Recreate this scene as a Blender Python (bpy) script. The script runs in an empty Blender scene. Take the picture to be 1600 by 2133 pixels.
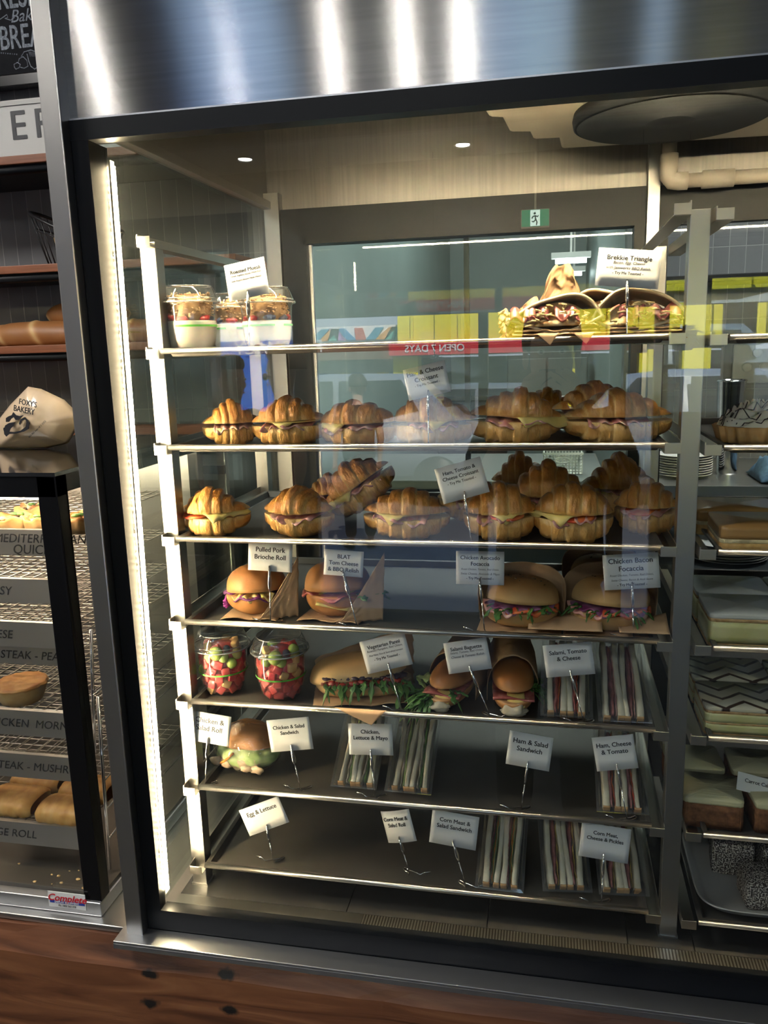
import bpy, bmesh, math, random
from mathutils import Vector, Matrix, noise
R = math.radians
PI = math.pi
sc = bpy.context.scene
COL = sc.collection

# ---------------------------------------------------------------- camera
CAM = Vector((0, -1.10, 1.55))
FPX = 1697.76
AX = Vector((0.97945775, 0.0115614, -0.20131778))    # world x in camera coordinates (x right, y down, z forward)
AY = Vector((0.19952196, -0.20020421, 0.95922326))
AZ = Vector((-0.02921471, -0.97968597, -0.19839832))
cd = bpy.data.cameras.new('camera')
cam = bpy.data.objects.new('camera', cd)
COL.objects.link(cam)
cr = Vector((AX[0], AY[0], AZ[0]))
cu = -Vector((AX[1], AY[1], AZ[1]))
cf = Vector((AX[2], AY[2], AZ[2]))
mw = Matrix((cr, cu, -cf)).transposed().to_4x4()
mw.translation = CAM
cam.matrix_world = mw
cd.sensor_fit = 'VERTICAL'
cd.sensor_height = 24.0
cd.lens = FPX / 2133 * 24.0
cd.clip_start = 0.005
cd.clip_end = 200
sc.camera = cam

# ---------------------------------------------------------------- world, sun, exposure
SKY = 2.5
SUN = 16.0
LED = 400.0
LEDV = 230.0
w = bpy.data.worlds.new('daylight')
sc.world = w
w.use_nodes = True
nt = w.node_tree
bg = nt.nodes['Background']
tc = nt.nodes.new('ShaderNodeTexCoord')
sep = nt.nodes.new('ShaderNodeSeparateXYZ')
rmp = nt.nodes.new('ShaderNodeValToRGB')
rmp.color_ramp.elements[0].position = 0.0
rmp.color_ramp.elements[0].color = (0.80, 0.88, 1.0, 1)
rmp.color_ramp.elements[1].position = 0.7
rmp.color_ramp.elements[1].color = (0.28, 0.48, 0.95, 1)
nt.links.new(tc.outputs['Generated'], sep.inputs[0])
nt.links.new(sep.outputs[2], rmp.inputs[0])
nt.links.new(rmp.outputs[0], bg.inputs[0])
bg.inputs[1].default_value = SKY
sl = bpy.data.lights.new('sun', 'SUN')
sl.energy = SUN
sl.angle = R(0.6)
sl.color = (1, 0.94, 0.84)
so = bpy.data.objects.new('sun', sl)
COL.objects.link(so)
so.location = (3, 6, 12)
so.rotation_euler = Vector((-0.35, -0.95, -1.15)).to_track_quat('-Z', 'Y').to_euler()
sc.view_settings.view_transform = 'Standard'
sc.view_settings.look = 'None'
sc.view_settings.gamma = 1
sc.view_settings.exposure = 0.55
sc.view_settings.use_curve_mapping = False
cy = sc.cycles
cy.max_bounces = 9
cy.diffuse_bounces = 3
cy.glossy_bounces = 5
cy.transmission_bounces = 6
cy.transparent_max_bounces = 40
cy.caustics_reflective = False
cy.caustics_refractive = False
cy.sample_clamp_indirect = 6
cy.use_denoising = True


# ---------------------------------------------------------------- pixel helpers (1600 x 2133 frame)
def ray(px, py):
    c = Vector((px - 800, py - 1066.5, FPX))
    return Vector((AX.dot(c), AY.dot(c), AZ.dot(c)))


def at(px, py, y):
    v = ray(px, py)
    return CAM + v * ((y - CAM.y) / v.y)


def atz(px, py, z):
    v = ray(px, py)
    return CAM + v * ((z - CAM.z) / v.z)


TILT = R(1.7)
GZ0 = 0.64


def mir(px, py, Y=None, Z=None):
    """the point at depth Y (or height Z) behind the viewer whose reflection in the pane shows at a pixel"""
    v = ray(px, py)
    n = Vector((0, -math.cos(TILT), math.sin(TILT)))
    p0 = Vector((0, 0.003, GZ0))
    t = (p0 - CAM).dot(n) / v.dot(n)
    h = CAM + v * t
    r = v - 2 * v.dot(n) * n
    s = (Y - h.y) / r.y if Y is not None else (Z - h.z) / r.z
    return h + r * s


# ---------------------------------------------------------------- materials
def _base(name):
    m = bpy.data.materials.new(name)
    m.use_nodes = True
    return m, m.node_tree, m.node_tree.nodes['Principled BSDF']


def ramp(nt, src, cols):
    r = nt.nodes.new('ShaderNodeValToRGB')
    els = r.color_ramp.elements
    while len(els) < len(cols):
        els.new(0.5)
    for e, (p, c) in zip(els, cols):
        e.position = p
        e.color = (*c, 1)
    nt.links.new(src, r.inputs[0])
    return r.outputs[0]


def M(name, c, r=0.5, m=0.0, cols=None, s=20, st=(1, 1, 1), bump=0, bs=60, bst=None, coat=0, sss=0, spec=0.5,
      aniso=0, arot=0.0, detail=4, attr=None, mixn=0.5, alpha=1, rvar=0, trans=0, bdist=0.002):
    ma, nt, b = _base(name)
    b.inputs['Base Color'].default_value = (*c, 1)
    b.inputs['Roughness'].default_value = r
    b.inputs['Metallic'].default_value = m
    b.inputs['Specular IOR Level'].default_value = spec
    b.inputs['Coat Weight'].default_value = coat
    b.inputs['Coat Roughness'].default_value = 0.1
    b.inputs['Alpha'].default_value = alpha
    if trans:
        b.inputs['Transmission Weight'].default_value = trans
    if sss:
        b.inputs['Subsurface Weight'].default_value = sss
        b.inputs['Subsurface Radius'].default_value = (0.01, 0.005, 0.002)
        b.inputs['Subsurface Scale'].default_value = 0.5
    if aniso:
        b.inputs['Anisotropic'].default_value = aniso
        b.inputs['Anisotropic Rotation'].default_value = arot
        cx = nt.nodes.new('ShaderNodeCombineXYZ')
        cx.inputs[0].default_value = 1.0
        nt.links.new(cx.outputs[0], b.inputs['Tangent'])
    tc = nt.nodes.new('ShaderNodeTexCoord')
    mp = nt.nodes.new('ShaderNodeMapping')
    mp.inputs['Scale'].default_value = st
    nt.links.new(tc.outputs['Object'], mp.inputs[0])
    n = nt.nodes.new('ShaderNodeTexNoise')
    n.inputs['Scale'].default_value = s
    n.inputs['Detail'].default_value = detail
    nt.links.new(mp.outputs[0], n.inputs['Vector'])
    src = n.outputs['Fac']
    if attr:
        at_ = nt.nodes.new('ShaderNodeAttribute')
        at_.attribute_name = attr
        mx = nt.nodes.new('ShaderNodeMix')
        mx.inputs[0].default_value = mixn
        nt.links.new(at_.outputs['Fac'], mx.inputs[2])
        nt.links.new(n.outputs['Fac'], mx.inputs[3])
        src = mx.outputs[0]
    if cols:
        o = ramp(nt, src, cols)
        nt.links.new(o, b.inputs['Base Color'])
    if rvar:
        mr = nt.nodes.new('ShaderNodeMapRange')
        mr.inputs[3].default_value = r - rvar
        mr.inputs[4].default_value = r + rvar
        nt.links.new(n.outputs['Fac'], mr.inputs[0])
        nt.links.new(mr.outputs[0], b.inputs['Roughness'])
    if bump:
        n2 = nt.nodes.new('ShaderNodeTexNoise')
        n2.inputs['Scale'].default_value = bs
        n2.inputs['Detail'].default_value = 5
        if bst:
            mp2 = nt.nodes.new('ShaderNodeMapping')
            mp2.inputs['Scale'].default_value = bst
            nt.links.new(tc.outputs['Object'], mp2.inputs[0])
            nt.links.new(mp2.outputs[0], n2.inputs['Vector'])
        else:
            nt.links.new(mp.outputs[0], n2.inputs['Vector'])
        bp = nt.nodes.new('ShaderNodeBump')
        bp.inputs['Strength'].default_value = bump
        bp.inputs['Distance'].default_value = bdist
        nt.links.new(n2.outputs['Fac'], bp.inputs['Height'])
        nt.links.new(bp.outputs[0], b.inputs['Normal'])
    return ma


def M_(name, c):
    if name in bpy.data.materials:
        return bpy.data.materials[name]
    return M(name, c, .4, cols=[(0.35, tuple(k * .7 for k in c)), (0.65, tuple(min(1, k * 1.3 + .02) for k in c))], s=70, bump=.3, bs=100, coat=.15)


def clear(name, tint=(1, 1, 1), gain=1.0, rough=0.02, ior=1.5, haze=0.0, hcol=(0.8, 0.85, 0.9), bump=0, bs=40):
    """thin clear sheet: see-through with a true Fresnel gloss on both faces"""
    m = bpy.data.materials.new(name)
    m.use_nodes = True
    nt = m.node_tree
    nt.nodes.clear()
    out = nt.nodes.new('ShaderNodeOutputMaterial')
    tr = nt.nodes.new('ShaderNodeBsdfTransparent')
    tr.inputs[0].default_value = (*tint, 1)
    gl = nt.nodes.new('ShaderNodeBsdfGlossy')
    gl.inputs['Roughness'].default_value = rough
    gl.inputs['Color'].default_value = (1, 1, 1, 1)
    fr = nt.nodes.new('ShaderNodeFresnel')
    ge = nt.nodes.new('ShaderNodeNewGeometry')
    mr = nt.nodes.new('ShaderNodeMapRange')
    mr.inputs[3].default_value = ior
    mr.inputs[4].default_value = 1 / ior
    nt.links.new(ge.outputs['Backfacing'], mr.inputs[0])
    nt.links.new(mr.outputs[0], fr.inputs['IOR'])
    mu = nt.nodes.new('ShaderNodeMath')
    mu.operation = 'MULTIPLY'
    mu.use_clamp = True
    mu.inputs[1].default_value = gain
    nt.links.new(fr.outputs[0], mu.inputs[0])
    mx = nt.nodes.new('ShaderNodeMixShader')
    nt.links.new(mu.outputs[0], mx.inputs[0])
    base = tr.outputs[0]
    if haze:
        df = nt.nodes.new('ShaderNodeBsdfDiffuse')
        df.inputs[0].default_value = (*hcol, 1)
        m2 = nt.nodes.new('ShaderNodeMixShader')
        m2.inputs[0].default_value = haze
        nt.links.new(base, m2.inputs[1])
        nt.links.new(df.outputs[0], m2.inputs[2])
        base = m2.outputs[0]
    nt.links.new(base, mx.inputs[1])
    nt.links.new(gl.outputs[0], mx.inputs[2])
    if bump:
        tc = nt.nodes.new('ShaderNodeTexCoord')
        n2 = nt.nodes.new('ShaderNodeTexNoise')
        n2.inputs['Scale'].default_value = bs
        nt.links.new(tc.outputs['Object'], n2.inputs['Vector'])
        bp = nt.nodes.new('ShaderNodeBump')
        bp.inputs['Strength'].default_value = bump
        bp.inputs['Distance'].default_value = 0.003
        nt.links.new(n2.outputs['Fac'], bp.inputs['Height'])
        nt.links.new(bp.outputs[0], gl.inputs['Normal'])
    nt.links.new(mx.outputs[0], out.inputs[0])
    return m


def emit(name, c, s, dots=None):
    m = bpy.data.materials.new(name)
    m.use_nodes = True
    nt = m.node_tree
    nt.nodes.clear()
    out = nt.nodes.new('ShaderNodeOutputMaterial')
    e = nt.nodes.new('ShaderNodeEmission')
    e.inputs[0].default_value = (*c, 1)
    e.inputs[1].default_value = s
    if dots:   # separate diodes along the lamp
        ax, per = dots
        tc = nt.nodes.new('ShaderNodeTexCoord')
        sp = nt.nodes.new('ShaderNodeSeparateXYZ')
        nt.links.new(tc.outputs['Object'], sp.inputs[0])
        a = nt.nodes.new('ShaderNodeMath')
        a.operation = 'MULTIPLY'
        a.inputs[1].default_value = 2 * PI / per
        nt.links.new(sp.outputs[ax], a.inputs[0])
        b = nt.nodes.new('ShaderNodeMath')
        b.operation = 'SINE'
        nt.links.new(a.outputs[0], b.inputs[0])
        c_ = nt.nodes.new('ShaderNodeMapRange')
        c_.inputs[1].default_value = -0.2
        c_.inputs[2].default_value = 0.6
        c_.inputs[3].default_value = 0.25 * s
        c_.inputs[4].default_value = 1.9 * s
        nt.links.new(b.outputs[0], c_.inputs[0])
        nt.links.new(c_.outputs[0], e.inputs[1])
    nt.links.new(e.outputs[0], out.inputs[0])
    return m


# ---------------------------------------------------------------- mesh helpers
class MB:
    """collects shapes and links them as ONE mesh object"""

    def __init__(s):
        s.v, s.f, s.mi, s.tone, s.sm = [], [], [], [], []

    def add(s, vs, fs, mi=0, tone=None, smooth=True):
        o = len(s.v)
        s.v += [tuple(x) for x in vs]
        s.f += [tuple(i + o for i in f) for f in fs]
        s.mi += [mi] * len(fs)
        s.sm += [smooth] * len(fs)
        s.tone += (tone if tone else [0.5] * len(vs))
        return s

    def box(s, x0, x1, y0, y1, z0, z1, mi=0, M4=None, bev=0.0):
        if bev > 0:
            bm = bmesh.new()
            bmesh.ops.create_cube(bm, size=1)
            for v in bm.verts:
                v.co = Vector(((x0 + x1) / 2 + v.co.x * (x1 - x0), (y0 + y1) / 2 + v.co.y * (y1 - y0), (z0 + z1) / 2 + v.co.z * (z1 - z0)))
            bmesh.ops.bevel(bm, geom=list(bm.edges), offset=bev, segments=2, affect='EDGES', profile=0.6)
            bm.verts.index_update()
            vs = [v.co.copy() for v in bm.verts]
            fs = [[v.index for v in f.verts] for f in bm.faces]
            bm.free()
        else:
            vs = [Vector((x, y, z)) for z in (z0, z1) for y in (y0, y1) for x in (x0, x1)]
            fs = [(0, 2, 3, 1), (4, 5, 7, 6), (0, 1, 5, 4), (2, 6, 7, 3), (0, 4, 6, 2), (1, 3, 7, 5)]
        if M4:
            vs = [M4 @ v for v in vs]
        return s.add(vs, fs, mi, smooth=False)

    def tube(s, pts, r, n=6, mi=0, closed=False, cap=True, flat=1.0):
        pts = [Vector(p) for p in pts]
        N = len(pts)
        vs, fs = [], []
        up = Vector((0, 0, 1))
        for i, p in enumerate(pts):
            a = pts[(i - 1) % N] if (closed or i > 0) else p
            b = pts[(i + 1) % N] if (closed or i < N - 1) else p
            t = (b - a)
            t = t.normalized() if t.length > 1e-9 else Vector((0, 0, 1))
            if i == 0:
                u = t.cross(up)
                if u.length < 0.1:
                    u = t.cross(Vector((1, 0, 0)))
                u.normalize()
            else:
                u = (u - t * u.dot(t))
                if u.length < 1e-6:
                    u = t.cross(Vector((1, 0, 0)))
                u.normalize()
            w_ = t.cross(u)
            rr = r[i] if isinstance(r, (list, tuple)) else r
            for k in range(n):
                an = 2 * PI * k / n
                vs.append(p + (u * math.cos(an) + w_ * math.sin(an) * flat) * rr)
        m = N if closed else N - 1
        for i in range(m):
            for k in range(n):
                a = i * n + k
                b = i * n + (k + 1) % n
                c = ((i + 1) % N) * n + (k + 1) % n
                d = ((i + 1) % N) * n + k
                fs.append((a, b, c, d))
        if cap and not closed:
            fs.append(tuple(range(n))[::-1])
            fs.append(tuple((N - 1) * n + k for k in range(n)))
        return s.add(vs, fs, mi)

    def lathe(s, prof, n=40, cx=0, cy=0, mi=0, sq=None):
        vs, fs = [], []
        for (r, z) in prof:
            for k in range(n):
                a = 2 * PI * k / n
                vs.append(Vector((cx + r * math.cos(a), cy + r * math.sin(a), z)))
        for i in range(len(prof) - 1):
            for k in range(n):
                fs.append((i * n + k, i * n + (k + 1) % n, (i + 1) * n + (k + 1) % n, (i + 1) * n + k))
        if prof[0][0] > 1e-6:
            fs.append(tuple(range(n))[::-1])
        if prof[-1][0] > 1e-6:
            fs.append(tuple((len(prof) - 1) * n + k for k in range(n)))
        return s.add(vs, fs, mi)

    def surf(s, fn, nu, nv, cu_=False, cv=False, mi=0, caps=False):
        """fn(u, v) -> point or (point, tone), u and v in 0..1"""
        vs, tn = [], []
        for i in range(nu):
            for j in range(nv):
                q = fn(i / (nu if cu_ else nu - 1), j / (nv if cv else nv - 1))
                if isinstance(q, tuple) and len(q) == 2:
                    vs.append(Vector(q[0]))
                    tn.append(q[1])
                else:
                    vs.append(Vector(q))
                    tn.append(0.5)
        fs = []
        for i in range(nu if cu_ else nu - 1):
            for j in range(nv if cv else nv - 1):
                fs.append((i * nv + j, ((i + 1) % nu) * nv + j, ((i + 1) % nu) * nv + (j + 1) % nv, i * nv + (j + 1) % nv))
        if caps and cv:
            fs.append(tuple(range(nv)))
            fs.append(tuple((nu - 1) * nv + j for j in range(nv))[::-1])
        return s.add(vs, fs, mi, tn)

    def blob(s, c, r, mi=0, n=8, rot=None, nz=0.0, sd=0.0):
        """a lump: ellipsoid with radii r and a little noise"""
        c = Vector(c)
        r = Vector(r) if not isinstance(r, (int, float)) else Vector((r, r, r))

        def f(u, v):
            th, ph = PI * u, 2 * PI * v
            d = Vector((math.sin(th) * math.cos(ph), math.sin(th) * math.sin(ph), math.cos(th)))
            k = 1 + nz * noise.noise(d * 1.7 + Vector((sd * 7.1, sd * 3.3, sd)))
            p = Vector((d.x * r.x, d.y * r.y, d.z * r.z)) * k
            if rot:
                p = rot @ p
            return c + p
        return s.surf(f, max(n // 2 + 2, 5), n, cv=True, mi=mi)

    def poly(s, pts, t, mi=0, M4=None):
        """flat outline in XZ, extruded t towards +Y"""
        n = len(pts)
        vs = [Vector((p[0], 0, p[1])) for p in pts] + [Vector((p[0], t, p[1])) for p in pts]
        if M4:
            vs = [M4 @ v for v in vs]
        fs = [tuple(range(n)), tuple(range(n, 2 * n))[::-1]]
        fs += [(i, n + i, n + (i + 1) % n, (i + 1) % n) for i in range(n)]
        return s.add(vs, fs, mi, smooth=False)

    def build(s, name, mats, parent=None, loc=None, rot=None, solid=0, sub=0, bevel=0, off=0):
        me = bpy.data.meshes.new(name)
        me.from_pydata(s.v, [], s.f)
        for m_ in (mats if isinstance(mats, (list, tuple)) else [mats]):
            me.materials.append(m_)
        me.polygons.foreach_set('material_index', s.mi)
        me.polygons.foreach_set('use_smooth', s.sm)
        at_ = me.attributes.new('tone', 'FLOAT', 'POINT')
        at_.data.foreach_set('value', s.tone)
        me.update()
        bm = bmesh.new()
        bm.from_mesh(me)
        bmesh.ops.remove_doubles(bm, verts=bm.verts, dist=1e-6)
        if not solid:
            bmesh.ops.recalc_face_normals(bm, faces=bm.faces)
        bm.to_mesh(me)
        bm.free()
        o = bpy.data.objects.new(name, me)
        COL.objects.link(o)
        if parent:
            o.parent = parent
        if loc is not None:
            o.location = loc
        if rot is not None:
            o.rotation_euler = rot
        if solid:
            md = o.modifiers.new('thickness', 'SOLIDIFY')
            md.thickness = solid
            md.offset = off
        if bevel:
            md = o.modifiers.new('bevel', 'BEVEL')
            md.width = bevel
            md.segments = 2
        if sub:
            md = o.modifiers.new('sub', 'SUBSURF')
            md.levels = sub
            md.render_levels = sub
        return o


def tag(o, label, cat, group=None):
    o['label'] = label
    o['category'] = cat
    if group:
        o['group'] = group
    return o


def thing(name, label, cat, loc=(0, 0, 0), rz=0.0, group=None, rot=None):
    o = bpy.data.objects.new(name, None)
    o.empty_display_size = 0.02
    COL.objects.link(o)
    o.location = loc
    o.rotation_euler = rot if rot else (0, 0, rz)
    return tag(o, label, cat, group)


def struct(o):
    o['kind'] = 'structure'
    return o


def text(body, size, mat, parent, loc, rot=(R(90), 0, 0), name='lettering', bold=0.0, shear=0.0, ext=0.0002, align='CENTER', space=1.0):
    c = bpy.data.curves.new(name, 'FONT')
    c.body = body
    c.size = 1.0
    c.align_x = align
    c.align_y = 'CENTER'
    c.shear = shear
    c.extrude = ext / size
    c.space_line = space
    c.resolution_u = 3
    o = bpy.data.objects.new(name, c)
    COL.objects.link(o)
    dg = bpy.context.evaluated_depsgraph_get()
    me = bpy.data.meshes.new_from_object(o.evaluated_get(dg))
    bpy.data.objects.remove(o)
    if bold > 0:   # heavier strokes: the outline repeated a hair to either side
        bm = bmesh.new()
        bm.from_mesh(me)
        for dx, dy, dz in ((-bold, 0, .002), (bold, 0, -.002), (0, bold * .6, .001), (0, -bold * .6, -.001)):
            t_ = me.copy()
            t_.transform(Matrix.Translation((dx, dy, dz)))
            bm.from_mesh(t_)
            bpy.data.meshes.remove(t_)
        bm.to_mesh(me)
        bm.free()
    me.transform(Matrix.Scale(size, 4))
    me.name = name
    me.materials.clear()
    me.materials.append(mat)
    q = bpy.data.objects.new(name, me)
    COL.objects.link(q)
    q.parent = parent
    q.location = loc
    q.rotation_euler = rot
    return q


def rnd(a, b):
    return random.uniform(a, b)


def nz3(x, y, z=0.0):
    return noise.noise(Vector((x, y, z)))


def fbm(x, y, z=0.0):
    return nz3(x, y, z) + 0.5 * nz3(2.1 * x, 2.1 * y, z + 3) + 0.25 * nz3(4.3 * x, 4.3 * y, z + 9)


random.seed(7)
# ---------------------------------------------------------------- palette
steel_brush = M('brushed_steel', (0.56, 0.56, 0.57), 0.19, 1, aniso=1.0, arot=0.25, cols=[(0.3, (0.50, 0.50, 0.51)), (0.7, (0.60, 0.60, 0.61))], s=6, st=(1, 1, 30), rvar=0.02)
steel = M('satin_steel', (0.55, 0.54, 0.52), 0.30, 1, rvar=0.02, s=25)
steel_dark = M('tray_steel', (0.30, 0.29, 0.275), 0.50, .45, rvar=0.05, s=9, cols=[(0.3, (0.095, 0.088, 0.080)), (0.7, (0.13, 0.12, 0.11))])
chrome = M('chrome', (0.8, 0.8, 0.8), 0.08, 1)
alu = M('anodised_aluminium', (0.62, 0.63, 0.65), 0.35, 1)
alu_dark = M('dark_frame_aluminium', (0.014, 0.017, 0.020), 0.45, 0.0, spec=.3)
black = M('black_border', (0.004, 0.005, 0.007), 0.4, 0, spec=0.25)
black_gloss = M('black_powder_coat', (0.004, 0.004, 0.005), 0.22, 0)
card_m = M('card', (0.78, 0.79, 0.80), 0.45, bump=0.15, bs=30, coat=0.25)
ink = M('black_ink', (0.012, 0.012, 0.018), 0.5)
ink_g = M('grey_ink', (0.10, 0.10, 0.12), 0.5)
kraft = M('kraft_paper', (0.50, 0.32, 0.18), 0.75, cols=[(0.3, (0.44, 0.275, 0.15)), (0.7, (0.57, 0.37, 0.21))], s=14, bump=0.35, bs=45)
pastry = M('croissant_crust', (0.6, 0.3, 0.08), 0.42, attr='tone', mixn=0.45, s=38, detail=6,
           cols=[(0.22, (0.88, 0.60, 0.26)), (0.42, (0.80, 0.44, 0.13)), (0.58, (0.60, 0.25, 0.05)), (0.78, (0.30, 0.10, 0.02))],
           bump=1.0, bs=110, coat=0.12, sss=0.04, bst=(1.0, 0.5, 0.5), bdist=0.0045)
ham_m = M('ham', (0.80, 0.40, 0.34), 0.38, cols=[(0.30, (0.66, 0.22, 0.19)), (0.5, (0.84, 0.42, 0.36)), (0.72, (0.90, 0.62, 0.52))], s=60, bump=0.3, bs=120, coat=0.2, sss=0.15)
bacon_m = M('bacon', (0.45, 0.12, 0.10), 0.35, cols=[(0.35, (0.33, 0.07, 0.06)), (0.6, (0.55, 0.17, 0.15)), (0.75, (0.75, 0.45, 0.35))], s=70, coat=0.3)
cheese_m = M('cheese', (0.86, 0.64, 0.20), 0.4, sss=0.15, cols=[(0.3, (0.84, 0.60, 0.17)), (0.7, (0.90, 0.70, 0.28))], s=20)
tomato_m = M('tomato', (0.80, 0.13, 0.04), 0.22, cols=[(0.35, (0.72, 0.07, 0.03)), (0.65, (0.88, 0.25, 0.08))], s=70, coat=0.5, sss=0.1)
onion_m = M('red_onion', (0.25, 0.05, 0.16), 0.3, cols=[(0.4, (0.20, 0.03, 0.12)), (0.7, (0.45, 0.25, 0.38))], s=60)
leaf_m = M('salad_leaf', (0.06, 0.16, 0.03), 0.45, cols=[(0.3, (0.035, 0.11, 0.02)), (0.6, (0.09, 0.22, 0.045)), (0.8, (0.22, 0.36, 0.10))], s=50, bump=0.4, bs=80)
lettuce_m = M('lettuce', (0.45, 0.58, 0.22), 0.35, cols=[(0.3, (0.26, 0.42, 0.10)), (0.6, (0.52, 0.64, 0.28)), (0.8, (0.75, 0.78, 0.50))], s=40, bump=0.5, bs=60)
bread_w = M('white_bread', (0.82, 0.76, 0.58), 0.85, cols=[(0.3, (0.76, 0.68, 0.50)), (0.7, (0.86, 0.80, 0.64))], s=45, bump=0.5, bs=150)
bread_crust = M('bread_crust', (0.62, 0.33, 0.12), 0.55, cols=[(0.3, (0.52, 0.25, 0.08)), (0.7, (0.72, 0.44, 0.19))], s=35, bump=0.3, bs=60)
bun_m = M('brioche_crust', (0.50, 0.20, 0.07), 0.45, attr='tone', mixn=0.35, cols=[(0.25, (0.62, 0.34, 0.15)), (0.5, (0.54, 0.23, 0.07)), (0.8, (0.34, 0.11, 0.03))], s=16, bump=0.5, bs=45, coat=0.05)
roll_m = M('floured_roll', (0.62, 0.42, 0.20), 0.6, attr='tone', mixn=0.4, cols=[(0.25, (0.76, 0.62, 0.40)), (0.5, (0.66, 0.44, 0.20)), (0.8, (0.45, 0.22, 0.07))], s=18, bump=0.35, bs=50)
pet = clear('clear_plastic', (0.97, 0.98, 0.98), 1.7, 0.05, 1.5, haze=0.03)
pet_rim = clear('clear_plastic_rim', (0.9, 0.9, 0.9), 2.5, 0.08, 1.5, haze=0.30)
film = clear('cling_film', (0.97, 0.98, 0.98), 2.2, 0.10, 1.5, haze=0.03, bump=1.0, bs=70)
paint_w = M('white_paint', (0.70, 0.69, 0.66), 0.5)
# ================================================================ SETTING
XR = 1.35        # right end of the run of cases
ZC = 0.60        # counter height
ZF = 0.622       # case floor
YB = 0.80        # back of the case

# --- timber counter front with knots
wm, wnt, wb = _base('reclaimed_timber')
tc = wnt.nodes.new('ShaderNodeTexCoord')
mp = wnt.nodes.new('ShaderNodeMapping')
mp.inputs['Scale'].default_value = (1.3, 9, 11)
wnt.links.new(tc.outputs['Object'], mp.inputs[0])
nn = wnt.nodes.new('ShaderNodeTexNoise')
nn.inputs['Scale'].default_value = 2.6
nn.inputs['Detail'].default_value = 7
nn.inputs['Distortion'].default_value = 1.2
wnt.links.new(mp.outputs[0], nn.inputs['Vector'])
wood_o = ramp(wnt, nn.outputs['Fac'], [(0.25, (0.05, 0.017, 0.008)), (0.45, (0.145, 0.052, 0.022)), (0.6, (0.21, 0.080, 0.034)), (0.8, (0.31, 0.135, 0.06))])
knots = [at(312, 2029, -.03), at(472, 2034, -.03), at(314, 2089, -.03), at(478, 2106, -.03), at(650, 2033, -.03), at(1515, 2118, -.03)]
last = None
for i, k in enumerate(knots):
    vm = wnt.nodes.new('ShaderNodeVectorMath')
    vm.operation = 'SUBTRACT'
    vm.inputs[1].default_value = k
    wnt.links.new(tc.outputs['Object'], vm.inputs[0])
    ms = wnt.nodes.new('ShaderNodeVectorMath')
    ms.operation = 'MULTIPLY'
    ms.inputs[1].default_value = (1.0, 0.1, 1.7)
    wnt.links.new(vm.outputs[0], ms.inputs[0])
    n4 = wnt.nodes.new('ShaderNodeTexNoise')
    n4.inputs['Scale'].default_value = 70
    wnt.links.new(tc.outputs['Object'], n4.inputs['Vector'])
    ln = wnt.nodes.new('ShaderNodeVectorMath')
    ln.operation = 'LENGTH'
    wnt.links.new(ms.outputs[0], ln.inputs[0])
    ad = wnt.nodes.new('ShaderNodeMath')
    ad.operation = 'MULTIPLY_ADD'
    ad.inputs[1].default_value = 0.022
    wnt.links.new(n4.outputs['Fac'], ad.inputs[0])
    wnt.links.new(ln.outputs['Value'], ad.inputs[2])
    mr = wnt.nodes.new('ShaderNodeMapRange')
    mr.inputs[1].default_value = 0.021
    mr.inputs[2].default_value = 0.030
    wnt.links.new(ad.outputs[0], mr.inputs[0])
    if last is None:
        last = mr.outputs[0]
    else:
        mn = wnt.nodes.new('ShaderNodeMath')
        mn.operation = 'MINIMUM'
        wnt.links.new(last, mn.inputs[0])
        wnt.links.new(mr.outputs[0], mn.inputs[1])
        last = mn.outputs[0]
mx = wnt.nodes.new('ShaderNodeMix')
mx.data_type = 'RGBA'
mx.inputs[6].default_value = (0.012, 0.009, 0.008, 1)
wnt.links.new(last, mx.inputs[0])
wnt.links.new(wood_o, mx.inputs[7])
wnt.links.new(mx.outputs[2], wb.inputs['Base Color'])
wb.inputs['Roughness'].default_value = 0.5
bp = wnt.nodes.new('ShaderNodeBump')
bp.inputs['Strength'].default_value = 0.5
bp.inputs['Distance'].default_value = 0.003
wnt.links.new(nn.outputs['Fac'], bp.inputs['Height'])
wnt.links.new(bp.outputs[0], wb.inputs['Normal'])
shelf_wood = M('shelf_timber', (0.22, 0.07, 0.03), 0.5, cols=[(0.3, (0.15, 0.045, 0.018)), (0.7, (0.28, 0.095, 0.04))], s=8, st=(1, 4, 10), bump=0.2, bs=20)

# front beam: one slab with a rough chamfered top edge
mb = MB()
prof = [(-.030, .0), (-.030, .545), (-.022, .562), (-.016, .575), (-.012, .588), (.35, .588), (.35, .0)]
xs = [-2.6 + i * 0.05 for i in range(int((XR + 2.6) / .05) + 1)]
vs, fs = [], []
for i, x in enumerate(xs):
    for j, (y, z) in enumerate(prof):
        d = 0.003 * fbm(x * 9, j * 1.3) if 1 <= j <= 4 else 0
        vs.append((x, y + d, z + d * 0.6))
n = len(prof)
for i in range(len(xs) - 1):
    for j in range(n):
        fs.append((i * n + j, (i + 1) * n + j, (i + 1) * n + (j + 1) % n, i * n + (j + 1) % n))
mb.add(vs, fs, smooth=False)
struct(mb.build('trim_1', wm))
# steel bench top the cases stand on
struct(MB().box(-2.6, XR, -.006, 0.95, .589, ZC, bev=.002).build('trim_2', steel))

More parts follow.
